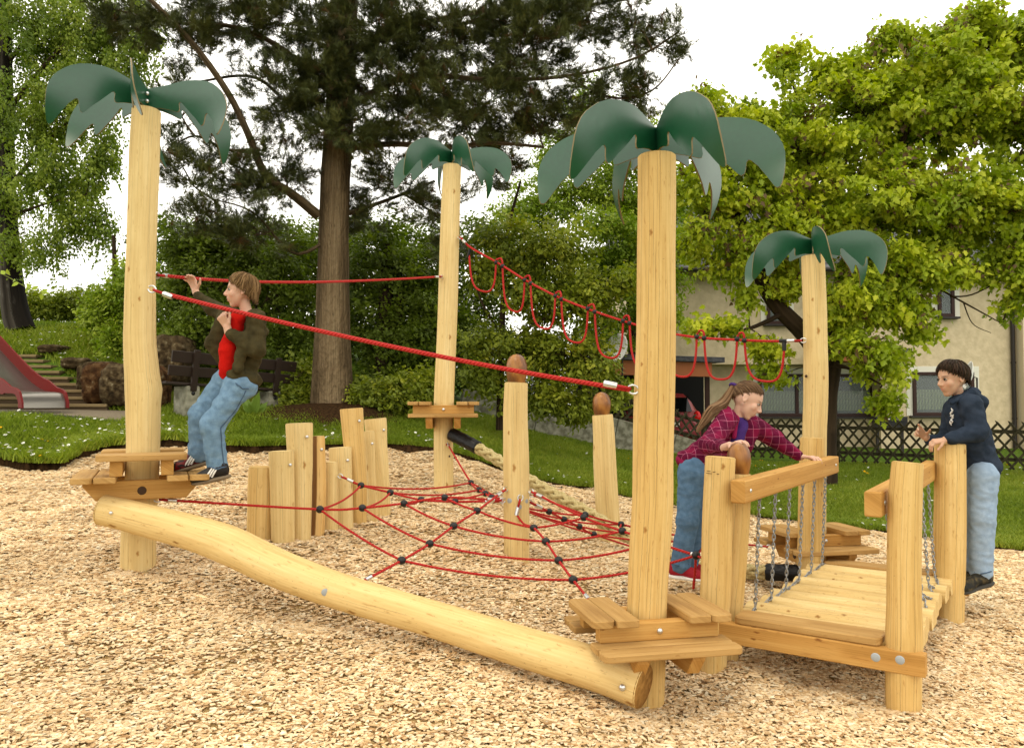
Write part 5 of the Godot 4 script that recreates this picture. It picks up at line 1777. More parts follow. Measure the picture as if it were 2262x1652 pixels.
func build_railing() -> void:
	var t := thing("railing", "thin grey pipe railing sloping down among the trees behind the net", "railing", P(1170, 800, 16.2))
	var o := t.position
	var a := P(1000, 709, 16.0) - o
	var b := P(1345, 783, 16.6) - o
	for h in [0.0, -0.42]:
		var st := new_st()
		tube(st, [a + Vector3(0, h, 0), b + Vector3(0, h, 0)], [0.021, 0.021], 8)
		part("rail", st, M.zinc, t)
	for i in 5:
		var p := a.lerp(b, i / 4.0)
		var st := new_st()
		tube(st, [p + Vector3(0, 0.02, 0), p - Vector3(0, 1.1, 0)], [0.024, 0.024], 8)
		part("post", st, M.zinc, t)

func box(parent: Node3D, called: String, a: Vector3, b: Vector3, m: Material, bevel := 0.006) -> MeshInstance3D:
	var st := new_st()
	plank(st, Transform3D(Basis.IDENTITY, (a + b) / 2.0), (b - a).abs(), 0.0, bevel)
	return part(called, st, m, parent)

func build_house() -> void:
	var D := 21.5
	var g := P(1900, 1000, D)
	var t := thing("house", "cream rendered two storey house behind the fence and the maple", "house", Vector3(g.x, 0.3, -D))
	var o := t.position
	var q := func(px: float, py: float, d: float) -> Vector3:
		return P(px, py, d) - o
	var x0: float = q.call(1395, 800, D).x
	var x1: float = q.call(1944, 800, D).x
	var x2: float = q.call(2244, 800, D).x
	var x3: float = x2 + 6.0
	var eave: float = q.call(1900, 592, D).y
	var over: float = q.call(1700, 805, D).y
	# walls: overhanging upper storey at the left, flush wall at the right
	box(t, "wall", Vector3(x0, over, 0), Vector3(x1, eave, -7), M.stucco, 0.01)
	box(t, "wall", Vector3(x0, -1.0, -0.55), Vector3(x1, over, -7), M.stucco, 0.01)
	box(t, "wall", Vector3(x1 + 0.002, -1.0, 0.006), Vector3(x2, eave, -7), M.stucco, 0.01)
	box(t, "wall", Vector3(x2 + 0.002, -1.0, 0.35), Vector3(x3, eave + 0.5, -7), M.stucco_pale, 0.01)
	# roof with rows of tiles
	var st := new_st()
	var ridge := 3.0
	var rows := 16
	for i in rows:
		var f0 := float(i) / rows
		var f1 := float(i + 1) / rows
		var a := Vector3(x0 - 0.6, eave - 0.12 + ridge * f0 + 0.02, 0.6 - 4.2 * f0)
		var b := Vector3(x0 - 0.6, eave - 0.12 + ridge * f1, 0.6 - 4.2 * f1)
		var e := Vector3(x3 - x0 + 0.6, 0, 0)
		quad(st, a, a + e, b + e, b, Vector3(0, 1, 0.7))
		quad(st, b, b + e, b + e + Vector3(0, 0.02, 0), b + Vector3(0, 0.02, 0), Vector3(0, 0, 1))
	part("roof", st, M.roof, t)
	st = new_st()
	for zz in [0.0]:
		tri(st, Vector3(x0, eave, 0), Vector3(x0, eave, -7), Vector3(x0 + zz, eave + ridge * 0.8, -3.6), Vector3(-1, 0, 0), Vector3(-1, 0, 0), Vector3(-1, 0, 0))
	part("gable", st, M.stucco, t)
	st = new_st()
	tube(st, [Vector3(x0 - 0.6, eave - 0.14, 0.64), Vector3(x3, eave - 0.14, 0.64)], [0.065, 0.065], 10)
	part("gutter", st, M.dark_metal, t)
	box(t, "eave_board", Vector3(x0 - 0.6, eave - 0.1, 0.55), Vector3(x3, eave - 0.06, -0.3), M.dark_wood)
	# windows
	var wins := [[1676, 826, 1928, 920, -0.55, 3, true], [2017, 822, 2150, 918, 0.006, 1, true], [2072, 604, 2106, 700, 0.006, 1, false], [1694, 622, 1740, 716, 0.0, 1, false]]
	for w in wins:
		var z: float = w[4]
		var a: Vector3 = q.call(w[0], w[3], D - z)
		var b: Vector3 = q.call(w[2], w[1], D - z)
		var fr := new_st()
		var f := 0.085
		for e in [[a.x, b.x, a.y, a.y + f], [a.x, b.x, b.y - f, b.y], [a.x, a.x + f, a.y + f, b.y - f], [b.x - f, b.x, a.y + f, b.y - f]]:
			plank(fr, Transform3D(Basis.IDENTITY, Vector3((e[0] + e[1]) / 2, (e[2] + e[3]) / 2, z + 0.03)), Vector3(e[1] - e[0], e[3] - e[2], 0.08), 0.0, 0.008)
		for k in range(1, w[5]):
			var mx := lerpf(a.x, b.x, float(k) / w[5])
			plank(fr, Transform3D(Basis.IDENTITY, Vector3(mx, (a.y + b.y) / 2, z + 0.028)), Vector3(0.09, b.y - a.y - 2 * f, 0.075), 0.0, 0.008)
		var win := part("window", fr, M.dark_wood, t)
		# surround of smooth white render, sill, glass and a net curtain over dark inside
		for e in [[a.x - 0.16, a.x - 0.003, a.y, b.y], [b.x + 0.003, b.x + 0.16, a.y, b.y], [a.x - 0.16, b.x + 0.16, b.y + 0.003, b.y + 0.16]]:
			box(win, "surround", Vector3(e[0], e[2], z + 0.004), Vector3(e[1], e[3], z + 0.016), M.white_render, 0.002)
		box(win, "sill", Vector3(a.x - 0.1, a.y - 0.06, z + 0.0), Vector3(b.x + 0.1, a.y - 0.004, z + 0.16), M.dark_metal)
		box(win, "interior", Vector3(a.x + 0.04, a.y + 0.04, z + 0.003), Vector3(b.x - 0.04, b.y - 0.04, z + 0.008), M.dark_inside, 0.0)
		if w[6]:
			var cs := new_st()
			var n := 60
			var h0 := a.y + 0.16
			var h1 := lerpf(a.y, b.y, 0.60)
			for i in n:
				var xa := lerpf(a.x + f, b.x - f, float(i) / n)
				var xb := lerpf(a.x + f, b.x - f, float(i + 1) / n)
				var za := z + 0.014 + 0.004 * sin(i * 1.9)
				var zb := z + 0.014 + 0.004 * sin((i + 1) * 1.9)
				quad(cs, Vector3(xa, h0, za), Vector3(xb, h0, zb), Vector3(xb, h1, zb), Vector3(xa, h1, za), Vector3(0, 0, 1))
			part("curtain", cs, M.curtain, win)
		box(win, "pane", Vector3(a.x + f, a.y + f, z + 0.028), Vector3(b.x - f, b.y - f, z + 0.032), M.glass, 0.0)
	# drainpipe
	var dx: float = q.call(2235, 800, D).x
	st = new_st()
	tube(st, [Vector3(dx, eave - 0.1, 0.5), Vector3(dx, eave - 0.5, 0.1), Vector3(dx, eave - 0.9, 0.09), Vector3(dx, -0.2, 0.09)], [0.055, 0.055, 0.055, 0.055], 12)
	for y in [0.9, 2.4, 3.6]:
		tube(st, [Vector3(dx, y, 0.09), Vector3(dx, y + 0.05, 0.09)], [0.066, 0.066], 12)
	part("drainpipe", st, M.dark_metal, t)
	# small canopy over the door, its door below
	var ca: Vector3 = q.call(1830, 797, D - 0.9)
	var cb: Vector3 = q.call(2006, 770, D - 0.9)
	box(t, "canopy", Vector3(ca.x, ca.y, 0.9), Vector3(cb.x, cb.y - 0.14, 0.01), M.orange_wood)
	box(t, "canopy_roof", Vector3(ca.x - 0.08, cb.y - 0.137, 0.98), Vector3(cb.x + 0.08, cb.y, 0.01), M.roof)
	# letter box by the fence
	t = thing("letter_box", "dark wide letter box with a white name plate by the house wall", "letter box", P(1971, 948, 19.0))
	var p := t.position
	var la := P(1937, 948, 19.0) - p
	var lb := P(2006, 920, 19.0) - p
	box(t, "case", la, lb + Vector3(0, 0, -0.25), M.black, 0.012)
	box(t, "flap", Vector3(la.x + 0.06, lb.y - 0.13, 0.001), Vector3(lb.x - 0.06, lb.y - 0.03, 0.012), M.black)
	box(t, "name_plate", Vector3(la.x + 0.18, lb.y - 0.075, 0.013), Vector3(la.x + 0.32, lb.y - 0.05, 0.016), M.white_render, 0.0)
	box(t, "name_plate", Vector3(lb.x - 0.32, lb.y - 0.085, 0.013), Vector3(lb.x - 0.14, lb.y - 0.045, 0.016), M.concrete, 0.0)
	for s in [la.x + 0.08, lb.x - 0.08]:
		box(t, "stand", Vector3(s - 0.03, -1.0, -0.16), Vector3(s + 0.03, la.y - 0.002, -0.1), M.dark_metal)
	# carport with the orange fascia
	t = thing("carport", "flat roofed carport with an orange brown fascia beside the house", "carport", P(1450, 960, 19.3))
	p = t.position
	var fa := P(1326, 828, 18.4) - p
	var fb := P(1572, 797, 19.2) - p
	st = new_st()
	var e0 := Vector3(fa.x, fa.y, fa.z)
	var e1 := Vector3(fb.x, fa.y - 0.03, fb.z)
	var dr := (e1 - e0).normalized()
	plank(st, Transform3D(Basis(dr, Vector3.UP, dr.cross(Vector3.UP)), (e0 + e1) / 2 + Vector3(0, 0.18, 0)), Vector3(e0.distance_to(e1), 0.34, 0.05), 0.0, 0.005)
	part("fascia", st, M.orange_wood, t)
	st = new_st()
	plank(st, Transform3D(Basis(dr, Vector3.UP, dr.cross(Vector3.UP)), (e0 + e1) / 2 + Vector3(0, 0.42, -0.9)), Vector3(e0.distance_to(e1) + 0.1, 0.13, 1.95), 0.0, 0.01)
	part("roof", st, M.roof, t)
	for s in [0.06, 0.55, 0.97]:
		st = new_st()
		var c := e0.lerp(e1, s) + Vector3(0, 0, -0.12)
		plank(st, Transform3D(Basis.IDENTITY, Vector3(c.x, c.y - 1.1, c.z)), Vector3(0.1, 2.4, 0.1), 0.0, 0.006)
		part("post", st, M.dark_wood, t)
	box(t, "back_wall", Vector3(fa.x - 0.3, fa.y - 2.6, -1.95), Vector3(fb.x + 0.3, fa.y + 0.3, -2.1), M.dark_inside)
	for dsh in [["white satellite dish on the carport roof", 1367, 772, 18.3, 0.6, 0.16], ["white satellite dish seen edge on, behind the dark haired boy", 2147, 832, 19.0, 0.25, 0.28]]:
		t = thing("satellite_dish", dsh[0], "satellite dish", P(dsh[1], dsh[2], dsh[3]), "satellite dishes of the house")
		st = new_st()
		var pr := []
		for i in 8:
			var u := i / 7.0
			pr.append(Vector2(0.36 * u, 0.10 * u * u))
		for i in 8:
			var u := 1.0 - i / 7.0
			pr.append(Vector2(0.352 * u, 0.10 * u * u - 0.012))
		var bs := Basis(Vector3.UP, -1.85 if dsh[4] < 0.4 else -0.9) * Basis(Vector3.RIGHT, PI / 2 - 0.25)
		lathe(st, pr, Transform3D(bs, Vector3.ZERO), 24)
		part("dish", st, M.white_paint, t)
		st = new_st()
		tube(st, [bs * Vector3(0, -0.02, 0), bs * Vector3(0, -0.12, 0), bs * Vector3(0, -0.12, 0) + Vector3(0, -0.95, 0)], [0.02, 0.02, 0.02], 8)
		part("mast", st, M.dark_metal, t)
		st = new_st()
		tube(st, [bs * Vector3(0, 0.07, 0.33), bs * Vector3(0, 0.4, 0.1)], [0.01, 0.01], 6)
		ball(st, bs * Vector3(0, 0.42, 0.09), Vector3(0.035, 0.035, 0.035))
		part("receiver_arm", st, M.concrete, t)

func build_car() -> void:
	var c := P(1480, 985, 20.2)
	var t := thing("car", "red hatchback parked under the carport behind the lattice fence", "car", Vector3(c.x, 0.42, c.z))
	# sections across the car, from the tail forward: z, half width, floor, shoulder, roof height, roof half width
	var sec := [[0.0, 0.70, 0.42, 0.70, 0.80, 0.55], [-0.06, 0.82, 0.30, 0.92, 1.05, 0.66], [-0.22, 0.86, 0.24, 0.98, 1.34, 0.62], [-0.5, 0.88, 0.22, 1.0, 1.47, 0.60], [-1.3, 0.89, 0.22, 0.99, 1.52, 0.61], [-2.1, 0.88, 0.22, 0.97, 1.44, 0.60], [-2.75, 0.86, 0.22, 0.95, 1.0, 0.66], [-3.4, 0.82, 0.24, 0.84, 0.88, 0.6], [-3.75, 0.68, 0.34, 0.66, 0.7, 0.45]]
	var st := new_st()
	var rings := []
	for s in sec:
		var half := [Vector3(s[1] * 0.86, s[2], s[0]), Vector3(s[1], s[2] + 0.14, s[0]), Vector3(s[1] * 1.0, lerpf(s[2], s[3], 0.7), s[0]), Vector3(s[1] * 0.96, s[3], s[0]), Vector3(s[5] * 1.04, lerpf(s[3], s[4], 0.75), s[0]), Vector3(s[5] * 0.9, lerpf(s[3], s[4], 0.96), s[0]), Vector3(0, s[4] + 0.015, s[0])]
		var ring := half.duplicate()
		for i in range(5, -1, -1):
			ring.append(Vector3(-half[i].x, half[i].y, half[i].z))
		rings.append(ring)
	for i in rings.size() - 1:
		for k in rings[i].size():
			var k2: int = (k + 1) % rings[i].size()
			var out: Vector3 = (rings[i][k] + rings[i][k2]) / 2 - Vector3(0, 0.75, (rings[i][k] as Vector3).z + 0.02)
			quad(st, rings[i][k], rings[i][k2], rings[i + 1][k2], rings[i + 1][k], out)
	for e in [0, rings.size() - 1]:
		for k in range(1, rings[e].size() - 1):
			var n := Vector3(0, 0, 1 if e == 0 else -1)
			tri(st, rings[e][0], rings[e][k], rings[e][k + 1], n, n, n)
	part("body", st, M.car_red, t)
	st = new_st()
	quad(st, Vector3(-0.6, 1.0, 0.0), Vector3(0.6, 1.0, 0.0), Vector3(0.52, 1.36, -0.17), Vector3(-0.52, 1.36, -0.17), Vector3(0, 0.3, 1))
	part("rear_window", st, M.car_glass, t)
	for s in [-1.0, 1.0]:
		st = new_st()
		quad(st, Vector3(s * 0.885, 1.02, -0.55), Vector3(s * 0.89, 1.02, -2.3), Vector3(s * 0.66, 1.40, -2.0), Vector3(s * 0.66, 1.42, -0.6), Vector3(s, 0.3, 0))
		part("side_window", st, M.car_glass, t)
		st = new_st()
		ball(st, Vector3(s * 0.74, 0.86, -0.03), Vector3(0.1, 0.16, 0.06))
		part("tail_light", st, M.tail_light, t)
		for z in [-0.75, -3.0]:
			st = new_st()
			lathe(st, [Vector2(0, -0.1), Vector2(0.26, -0.1), Vector2(0.31, -0.07), Vector2(0.31, 0.07), Vector2(0.26, 0.1), Vector2(0.19, 0.085), Vector2(0, 0.085)], Transform3D(Basis(Vector3(0, 0, 1), -PI / 2 * s), Vector3(s * 0.8, 0.31, z)), 20)
			part("wheel", st, M.black, t)
	box(t, "number_plate", Vector3(-0.26, 0.62, 0.004), Vector3(0.26, 0.73, 0.012), M.white_render, 0.002)
	box(t, "bumper", Vector3(-0.8, 0.34, -0.1), Vector3(0.8, 0.54, 0.07), M.car_red, 0.03)
	t.rotation.y = 0.12

func rock(label: String, c: Vector3, s: Vector3, seedn: int, m: Material, turn := 0.0) -> void:
	var t := thing("boulder", label, "boulder", c, "boulders of the bank")
	var nz := FastNoiseLite.new()
	nz.seed = seedn
	nz.frequency = 0.9
	nz.noise_type = FastNoiseLite.TYPE_CELLULAR
	nz.cellular_return_type = FastNoiseLite.RETURN_DISTANCE
	var nz2 := FastNoiseLite.new()
	nz2.seed = seedn
	nz2.frequency = 2.2
	var st := new_st()
	var seg := 28
	var rg := 18
	var pts := []
	for i in rg + 1:
		var row := []
		for k in seg + 1:
			var th := PI * i / rg
			var ph := TAU * (k % seg) / seg
			var v := Vector3(sin(th) * cos(ph), cos(th), sin(th) * sin(ph))
			# towards a box
			var w := v / pow(pow(absf(v.x), 4.0) + pow(absf(v.y), 4.0) + pow(absf(v.z), 4.0), 0.25)
			var r := 0.88 + 0.16 * nz.get_noise_3d(w.x, w.y, w.z) + 0.10 * nz2.get_noise_3d(w.x * 2, w.y * 2, w.z * 2)
			row.append(Basis(Vector3.UP, turn) * (w * r * s))
		pts.append(row)
	for i in rg:
		for k in seg:
			for q in [[0, 0], [0, 1], [1, 1], [0, 0], [1, 1], [1, 0]]:
				st.add_vertex(pts[i + q[0]][k + q[1]])
	st.index()
	st.generate_normals()
	part("stone", st, m, t)

func build_left_side() -> void:
	# gravel by the slide
	var st := new_st()
	for j in 8:
		for i in 22:
			var q := []
			for e in [[0, 0], [1, 0], [1, 1], [0, 1]]:
				var x: float = -14.0 + (i + e[0]) * 0.385
				var d: float = 11.37 + (j + e[1]) * 0.15
				q.append(G(x, d) + Vector3(0, -0.012, 0))
			for k in [0, 2, 1, 0, 3, 2]:
				st.add_vertex(q[k])
	st.index()
	st.generate_normals()
	part("gravel", st, M.gravel, self).set_meta("kind", "structure")
	var edge := thing("edging", "dark rubber edging along the gravel under the slide", "edging", G(-8, 11.34))
	st = new_st()
	var line := []
	for i in 20:
		line.append(G(-14.0 + i * 0.445, 11.34) + Vector3(0, -0.005, 0) - edge.position)
	tube(st, line, lerps([0.035, 0.035], 19), 6)
	part("kerb", st, M.black, edge)
	# steps
	var t := thing("steps", "weathered wooden garden steps climbing the bank behind the slide", "steps", G(-7.5, 12.6))
	var o := t.position
	for i in 9:
		var d := 12.55 + 0.34 * i
		var y := 1.62 + 0.118 * i
		var xr := -6.38 - 0.345 * i
		st = new_st()
		plank(st, Transform3D(Basis.IDENTITY, Vector3((xr - 11.5) / 2, y - 0.02, -d - 0.16) - o), Vector3(xr + 11.5, 0.05, 0.36), 0.0, 0.008)
		part("tread", st, M.step_top, t)
		st = new_st()
		plank(st, Transform3D(Basis.IDENTITY, Vector3((xr - 11.5) / 2, y - 0.18, -d - 0.03) - o), Vector3(xr + 11.5, 0.26, 0.05), 0.0, 0.006)
		part("riser", st, M.step, t)
	# boulders
	rock("flat mossy boulder at the top right of the steps", P(120, 772, 15.6), Vector3(0.26, 0.11, 0.4), 1, M.rock)
	rock("long boulder on the bank above the big upright stone", P(168, 803, 14.5), Vector3(0.30, 0.13, 0.4), 2, M.rock, 0.4)
	rock("dark stone beside the middle of the steps", P(192, 838, 13.7), Vector3(0.12, 0.30, 0.3), 3, M.rock)
	rock("big rust brown stone block at the foot of the steps", P(226, 848, 13.0), Vector3(0.30, 0.42, 0.4), 4, M.rock_rust)
	rock("pale spotted stone block left of the left palm", P(272, 850, 12.8), Vector3(0.36, 0.42, 0.4), 5, M.rock)
	rock("stone block hidden in part by the left palm", P(325, 860, 12.9), Vector3(0.4, 0.45, 0.4), 6, M.rock_rust)
	rock("rounded brown boulder between the left palm and the bench", P(385, 800, 13.8), Vector3(0.42, 0.55, 0.45), 7, M.rock)
	rock("small flat stone wedged above the stone blocks", P(226, 808, 13.2), Vector3(0.34, 0.08, 0.3), 8, M.rock, 0.2)
	# slide
	t = thing("slide", "playground slide with red side boards and a polished steel chute", "slide", G(-6.6, 11.3))
	o = t.position
	var ex := P(92, 901, 11.6) - o
	var back := Vector3(-0.86, 0, -0.51)
	var side := Vector3(0.51, 0, -0.86) * -1.0
	side = back.cross(Vector3.UP).normalized()
	var prof := [Vector2(-0.06, 0.0), Vector2(-0.05, 0.1), Vector2(0.0, 0.2), Vector2(0.08, 0.255), Vector2(0.35, 0.27), Vector2(0.55, 0.30), Vector2(0.85, 0.42), Vector2(1.3, 0.69), Vector2(2.6, 1.55)]
	var mid := []
	for v in prof:
		mid.append(ex + back * v.x + Vector3(0, v.y * 0.9, 0))
	var sm := spline(mid, 40)
	var W := 0.31
	st = new_st()
	for i in 40:
		var n: Vector3 = (sm[i + 1] - sm[i]).cross(side).normalized()
		if n.y < 0 and i > 6: n = -n
		quad(st, sm[i] - side * W, sm[i] + side * W, sm[i + 1] + side * W, sm[i + 1] - side * W, n if i > 6 else -back + Vector3(0, 0.6, 0))
	st.index()
	st.generate_normals()
	part("chute", st, M.chute, t)
	for s in [-1.0, 1.0]:
		st = new_st()
		var up := []
		for i in sm.size():
			var f := clampf(i / 9.0, 0.25, 1.0)
			var nn: Vector3 = (sm[mini(i + 1, 40)] - sm[maxi(i - 1, 0)]).normalized()
			var h: Vector3 = (Vector3.UP - nn * nn.y)
			h = h.normalized() if h.length() > 0.3 else -back
			if i < 8:
				h = (h * 0.5 - back * 0.8).normalized()
			up.append([sm[i] - h * 0.05, sm[i] + h * 0.17 * f])
		for i in 40:
			var c: Vector3 = side * s
			for k in 2:
				var w: Vector3 = side * s * (W + 0.002 + 0.03 * k)
				quad(st, up[i][0] + w, up[i + 1][0] + w, up[i + 1][1] + w, up[i][1] + w, c * (1.0 if k else -1.0))
			var wa: Vector3 = side * s * (W + 0.002)
			var wb: Vector3 = side * s * (W + 0.032)
			quad(st, up[i][1] + wa, up[i + 1][1] + wa, up[i + 1][1] + wb, up[i][1] + wb, (up[i][1] - up[i][0]))
			quad(st, up[i][0] + wa, up[i + 1][0] + wa, up[i + 1][0] + wb, up[i][0] + wb, (up[i][0] - up[i][1]))
		part("side_board", st, M.slide_red, t)
	# bench seen from behind
	var ba := P(375, 905, 11.7)
	var bb := P(650, 916, 13.25)
	t = thing("bench", "dark brown park bench on concrete legs in front of the shrubs", "bench", (ba + bb) / 2)
	o = t.position
	var L := ba.distance_to(bb)
	var ax := Vector3(bb.x - ba.x, 0, bb.z - ba.z).normalized()
	var fw := ax.cross(Vector3.UP).normalized()
	if fw.z > 0: fw = -fw
	var tilt := Vector3(0, (bb.y - ba.y) / L, 0)
	var ax2 := (ax + tilt).normalized()
	var brd := func(h: float, off: float, lean: float, hh: float, th: float, dx: float) -> void:
		var s2 := new_st()
		var upv := (Vector3.UP - fw * lean).normalized()
		plank(s2, Transform3D(Basis(ax2, upv, ax2.cross(upv)), Vector3(0, h, 0) + fw * off + ax * dx), Vector3(L, hh, th), 0.0, 0.006)
		part("slat", s2, M.bench, t)
	brd.call(0.79, -0.03, 0.2, 0.17, 0.035, 0.0)
	brd.call(0.585, 0.01, 0.2, 0.15, 0.035, -0.03)
	for i in 3:
		brd.call(0.40, 0.10 + 0.14 * i, 0.0, 0.04, 0.125, -0.05)
	for e in [-0.33, 0.33]:
		st = new_st()
		plank(st, Transform3D(Basis(ax, Vector3.UP, ax.cross(Vector3.UP)), ax2 * L * e + fw * 0.23 + Vector3(0, 0.14, 0)), Vector3(0.2, 0.46, 0.42), 0.0, 0.012)
		part("leg", st, M.concrete, t)
		st = new_st()
		plank(st, Transform3D(Basis(ax, (Vector3.UP - fw * 0.2).normalized(), ax.cross((Vector3.UP - fw * 0.2).normalized())), ax2 * L * e + Vector3(0, 0.6, 0) - fw * 0.04), Vector3(0.09, 0.62, 0.04), 0.0, 0.004)
		part("back_support", st, M.bench, t)
		st = new_st()
		dome(st, ax2 * L * e + fw * 0.018 + Vector3(0, 0.26, 0), -fw, 0.03, 0.02)
		part("bolt", st, M.black, t)
	# bare earth round the pine
	st = new_st()
	var nz := FastNoiseLite.new()
	nz.frequency = 0.5
	var c := P(720, 915, 12.6)
	var rn := 26
	for i in 10:
		for k in rn:
			for q in [[0, 0], [1, 1], [0, 1], [0, 0], [1, 0], [1, 1]]:
				var rr: float = (i + q[0]) / 10.0
				var an: float = TAU * ((k + q[1]) % rn) / rn
				var wob := 1.0 + 0.25 * nz.get_noise_2d(cos(an) * 3.0, sin(an) * 3.0)
				var x: float = c.x + cos(an) * rr * 1.35 * wob
				var d: float = -c.z + sin(an) * rr * 1.1 * wob
				st.add_vertex(Vector3(x, ground_at(x, d) + 0.10 * (1.0 - rr * rr) + 0.02 * nz.get_noise_2d(x * 8, d * 8) - 0.03 * rr, -d))
	st.index()
	st.generate_normals()
	part("bare_earth", st, M.soil, self).set_meta("kind", "structure")
	# weeds by the bench leg
	t = thing("weed", "tall leafy weed beside the right leg of the bench", "plant", P(560, 918, 12.3))
	for i in 9:
		st = new_st()
		var a := TAU * i / 9.0 + 0.3
		var h := rng.randf_range(0.15, 0.42)
		var tip := Vector3(cos(a) * 0.22, h, sin(a) * 0.15)
		var z := tip.normalized()
		var x := z.cross(Vector3(0, 0, 1)).normalized()
		var s := tip.length() * rng.randf_range(0.7, 1.0)
		leaf_poly(st, BROAD, Transform3D(Basis(x * 0.6, z.cross(x), z).scaled(Vector3(s, s, s)), Vector3(cos(a) * 0.02, 0, sin(a) * 0.02)), 0.3)
		part("leaf", st, M.weed, t)

# ---------------------------------------------------------------- people
# a soft field of capsules and ellipsoids, meshed with surface nets
class Field:
	var cell := 0.012
	var k := 70.0
	var prims := []
	var verts := PackedVector3Array()
	var norms := PackedVector3Array()
	var idx := PackedInt32Array()

	func _init(c: float, kk: float) -> void:
		cell = c
		k = kk

	func cap(a: Vector3, b: Vector3, ra: float, rb: float, flat := Vector3.ZERO, s := 1.0) -> void:
		prims.append([0, a, b, ra, rb, flat.normalized(), s, 1.0])

	func ell(c: Vector3, r: Vector3, b := Basis.IDENTITY, sign := 1.0) -> void:
		prims.append([1, c, r, b.orthonormalized().inverse(), maxf(r.x, maxf(r.y, r.z)), 0, 0, sign])

	# a band round the hips: its axes run along b.x and b.z; from and to are turns
	func ring(c: Vector3, b: Basis, rx: float, rz: float, r: float, from := 0.0, to := 1.0) -> void:
		var n := 18
		for i in n:
			var a0 := TAU * lerpf(from, to, float(i) / n)
			var a1 := TAU * lerpf(from, to, float(i + 1) / n)
			cap(c + b.x * cos(a0) * rx + b.z * sin(a0) * rz, c + b.x * cos(a1) * rx + b.z * sin(a1) * rz, r, r)

	func build() -> void:
		var lo := Vector3(1e9, 1e9, 1e9)
		var hi := -lo
		var mg := 2.5 / k + cell
		for p in prims:
			var e: float = mg + (maxf(p[3], p[4]) if p[0] == 0 else p[4])
			for q in ([p[1], p[2]] if p[0] == 0 else [p[1]]):
				lo = lo.min(q - Vector3(e, e, e))
				hi = hi.max(q + Vector3(e, e, e))
		var nx := int((hi.x - lo.x) / cell) + 2
		var ny := int((hi.y - lo.y) / cell) + 2
		var nz := int((hi.z - lo.z) / cell) + 2
		var f := PackedFloat32Array()
		f.resize(nx * ny * nz)
		for p in prims:
			var e: float = 4.0 / k + cell * 1.5 + (maxf(p[3], p[4]) if p[0] == 0 else p[4])
			var a: Vector3 = p[1]
			var b: Vector3 = p[2] if p[0] == 0 else p[1]
			var l := (a.min(b) - Vector3(e, e, e) - lo) / cell
			var h := (a.max(b) + Vector3(e, e, e) - lo) / cell
			var x0 := maxi(0, int(l.x)); var x1 := mini(nx - 1, int(h.x) + 1)
			var y0 := maxi(0, int(l.y)); var y1 := mini(ny - 1, int(h.y) + 1)
			var z0 := maxi(0, int(l.z)); var z1 := mini(nz - 1, int(h.z) + 1)
			var sg: float = p[7]
			if p[0] == 0:
				var ba := b - a
				var inv := 1.0 / maxf(1e-9, ba.length_squared())
				var ra: float = p[3]
				var dr: float = p[4] - ra
				var fl: Vector3 = p[5]
				var fs: float = 1.0 / p[6] - 1.0
				for z in range(z0, z1 + 1):
					for y in range(y0, y1 + 1):
						var i := (z * ny + y) * nx + x0
						var q := lo + Vector3(x0, y, z) * cell - a
						for x in range(x0, x1 + 1):
							var t := clampf(q.dot(ba) * inv, 0.0, 1.0)
							var w := q - ba * t
							if fs != 0.0:
								w += fl * (w.dot(fl) * fs)
							var d := w.length() - ra - dr * t
							f[i] += exp(-k * d)
							i += 1
							q.x += cell
			else:
				var r: Vector3 = p[2]
				var bi: Basis = p[3]
				for z in range(z0, z1 + 1):
					for y in range(y0, y1 + 1):
						var i := (z * ny + y) * nx + x0
						var q := lo + Vector3(x0, y, z) * cell - a
						for x in range(x0, x1 + 1):
							var w := bi * q
							var v := w / r
							var k0 := v.length()
							var k1 := (v / r).length()
							var d := k0 * (k0 - 1.0) / maxf(k1, 1e-6)
							f[i] += sg * exp(-k * maxf(d, -3.0 / k if sg < 0.0 else -1.0))
							i += 1
							q.x += cell
		# vertices where edges cross the surface
		var cells := {}
		var quads := []
		var st := [1, nx, nx * ny]
		for z in range(1, nz - 1):
			for y in range(1, ny - 1):
				var i := (z * ny + y) * nx + 1
				for x in range(1, nx - 1):
					var v0 := f[i]
					var in0 := v0 >= 1.0
					for ax in 3:
						var v1 := f[i + st[ax]]
						if (v1 >= 1.0) != in0:
							var d0 := -log(maxf(v0, 1e-7))
							var d1 := -log(maxf(v1, 1e-7))
							var p := Vector3(x, y, z)
							p[ax] += d0 / (d0 - d1)
							var sb: int = st[(ax + 1) % 3]
							var sc: int = st[(ax + 2) % 3]
							var c := [i, i - sb, i - sb - sc, i - sc]
							for q in c:
								if cells.has(q):
									cells[q] += Vector4(p.x, p.y, p.z, 1)
								else:
									cells[q] = Vector4(p.x, p.y, p.z, 1)
							if in0:
								quads.append(c)
							else:
								quads.append([c[3], c[2], c[1], c[0]])
					i += 1
		var at := {}
		for q in cells:
			var v: Vector4 = cells[q]
			at[q] = verts.size()
			verts.append(lo + Vector3(v.x, v.y, v.z) / v.w * cell)
		norms.resize(verts.size())
		for c in quads:
			var a: int = at[c[0]]
			var b: int = at[c[1]]
			var d: int = at[c[2]]
			var e: int = at[c[3]]
			var n := (verts[d] - verts[a]).cross(verts[e] - verts[b])
			norms[a] += n; norms[b] += n; norms[d] += n; norms[e] += n
			idx.append_array([a, d, b, a, e, d])
		for i in norms.size():
			norms[i] = norms[i].normalized()

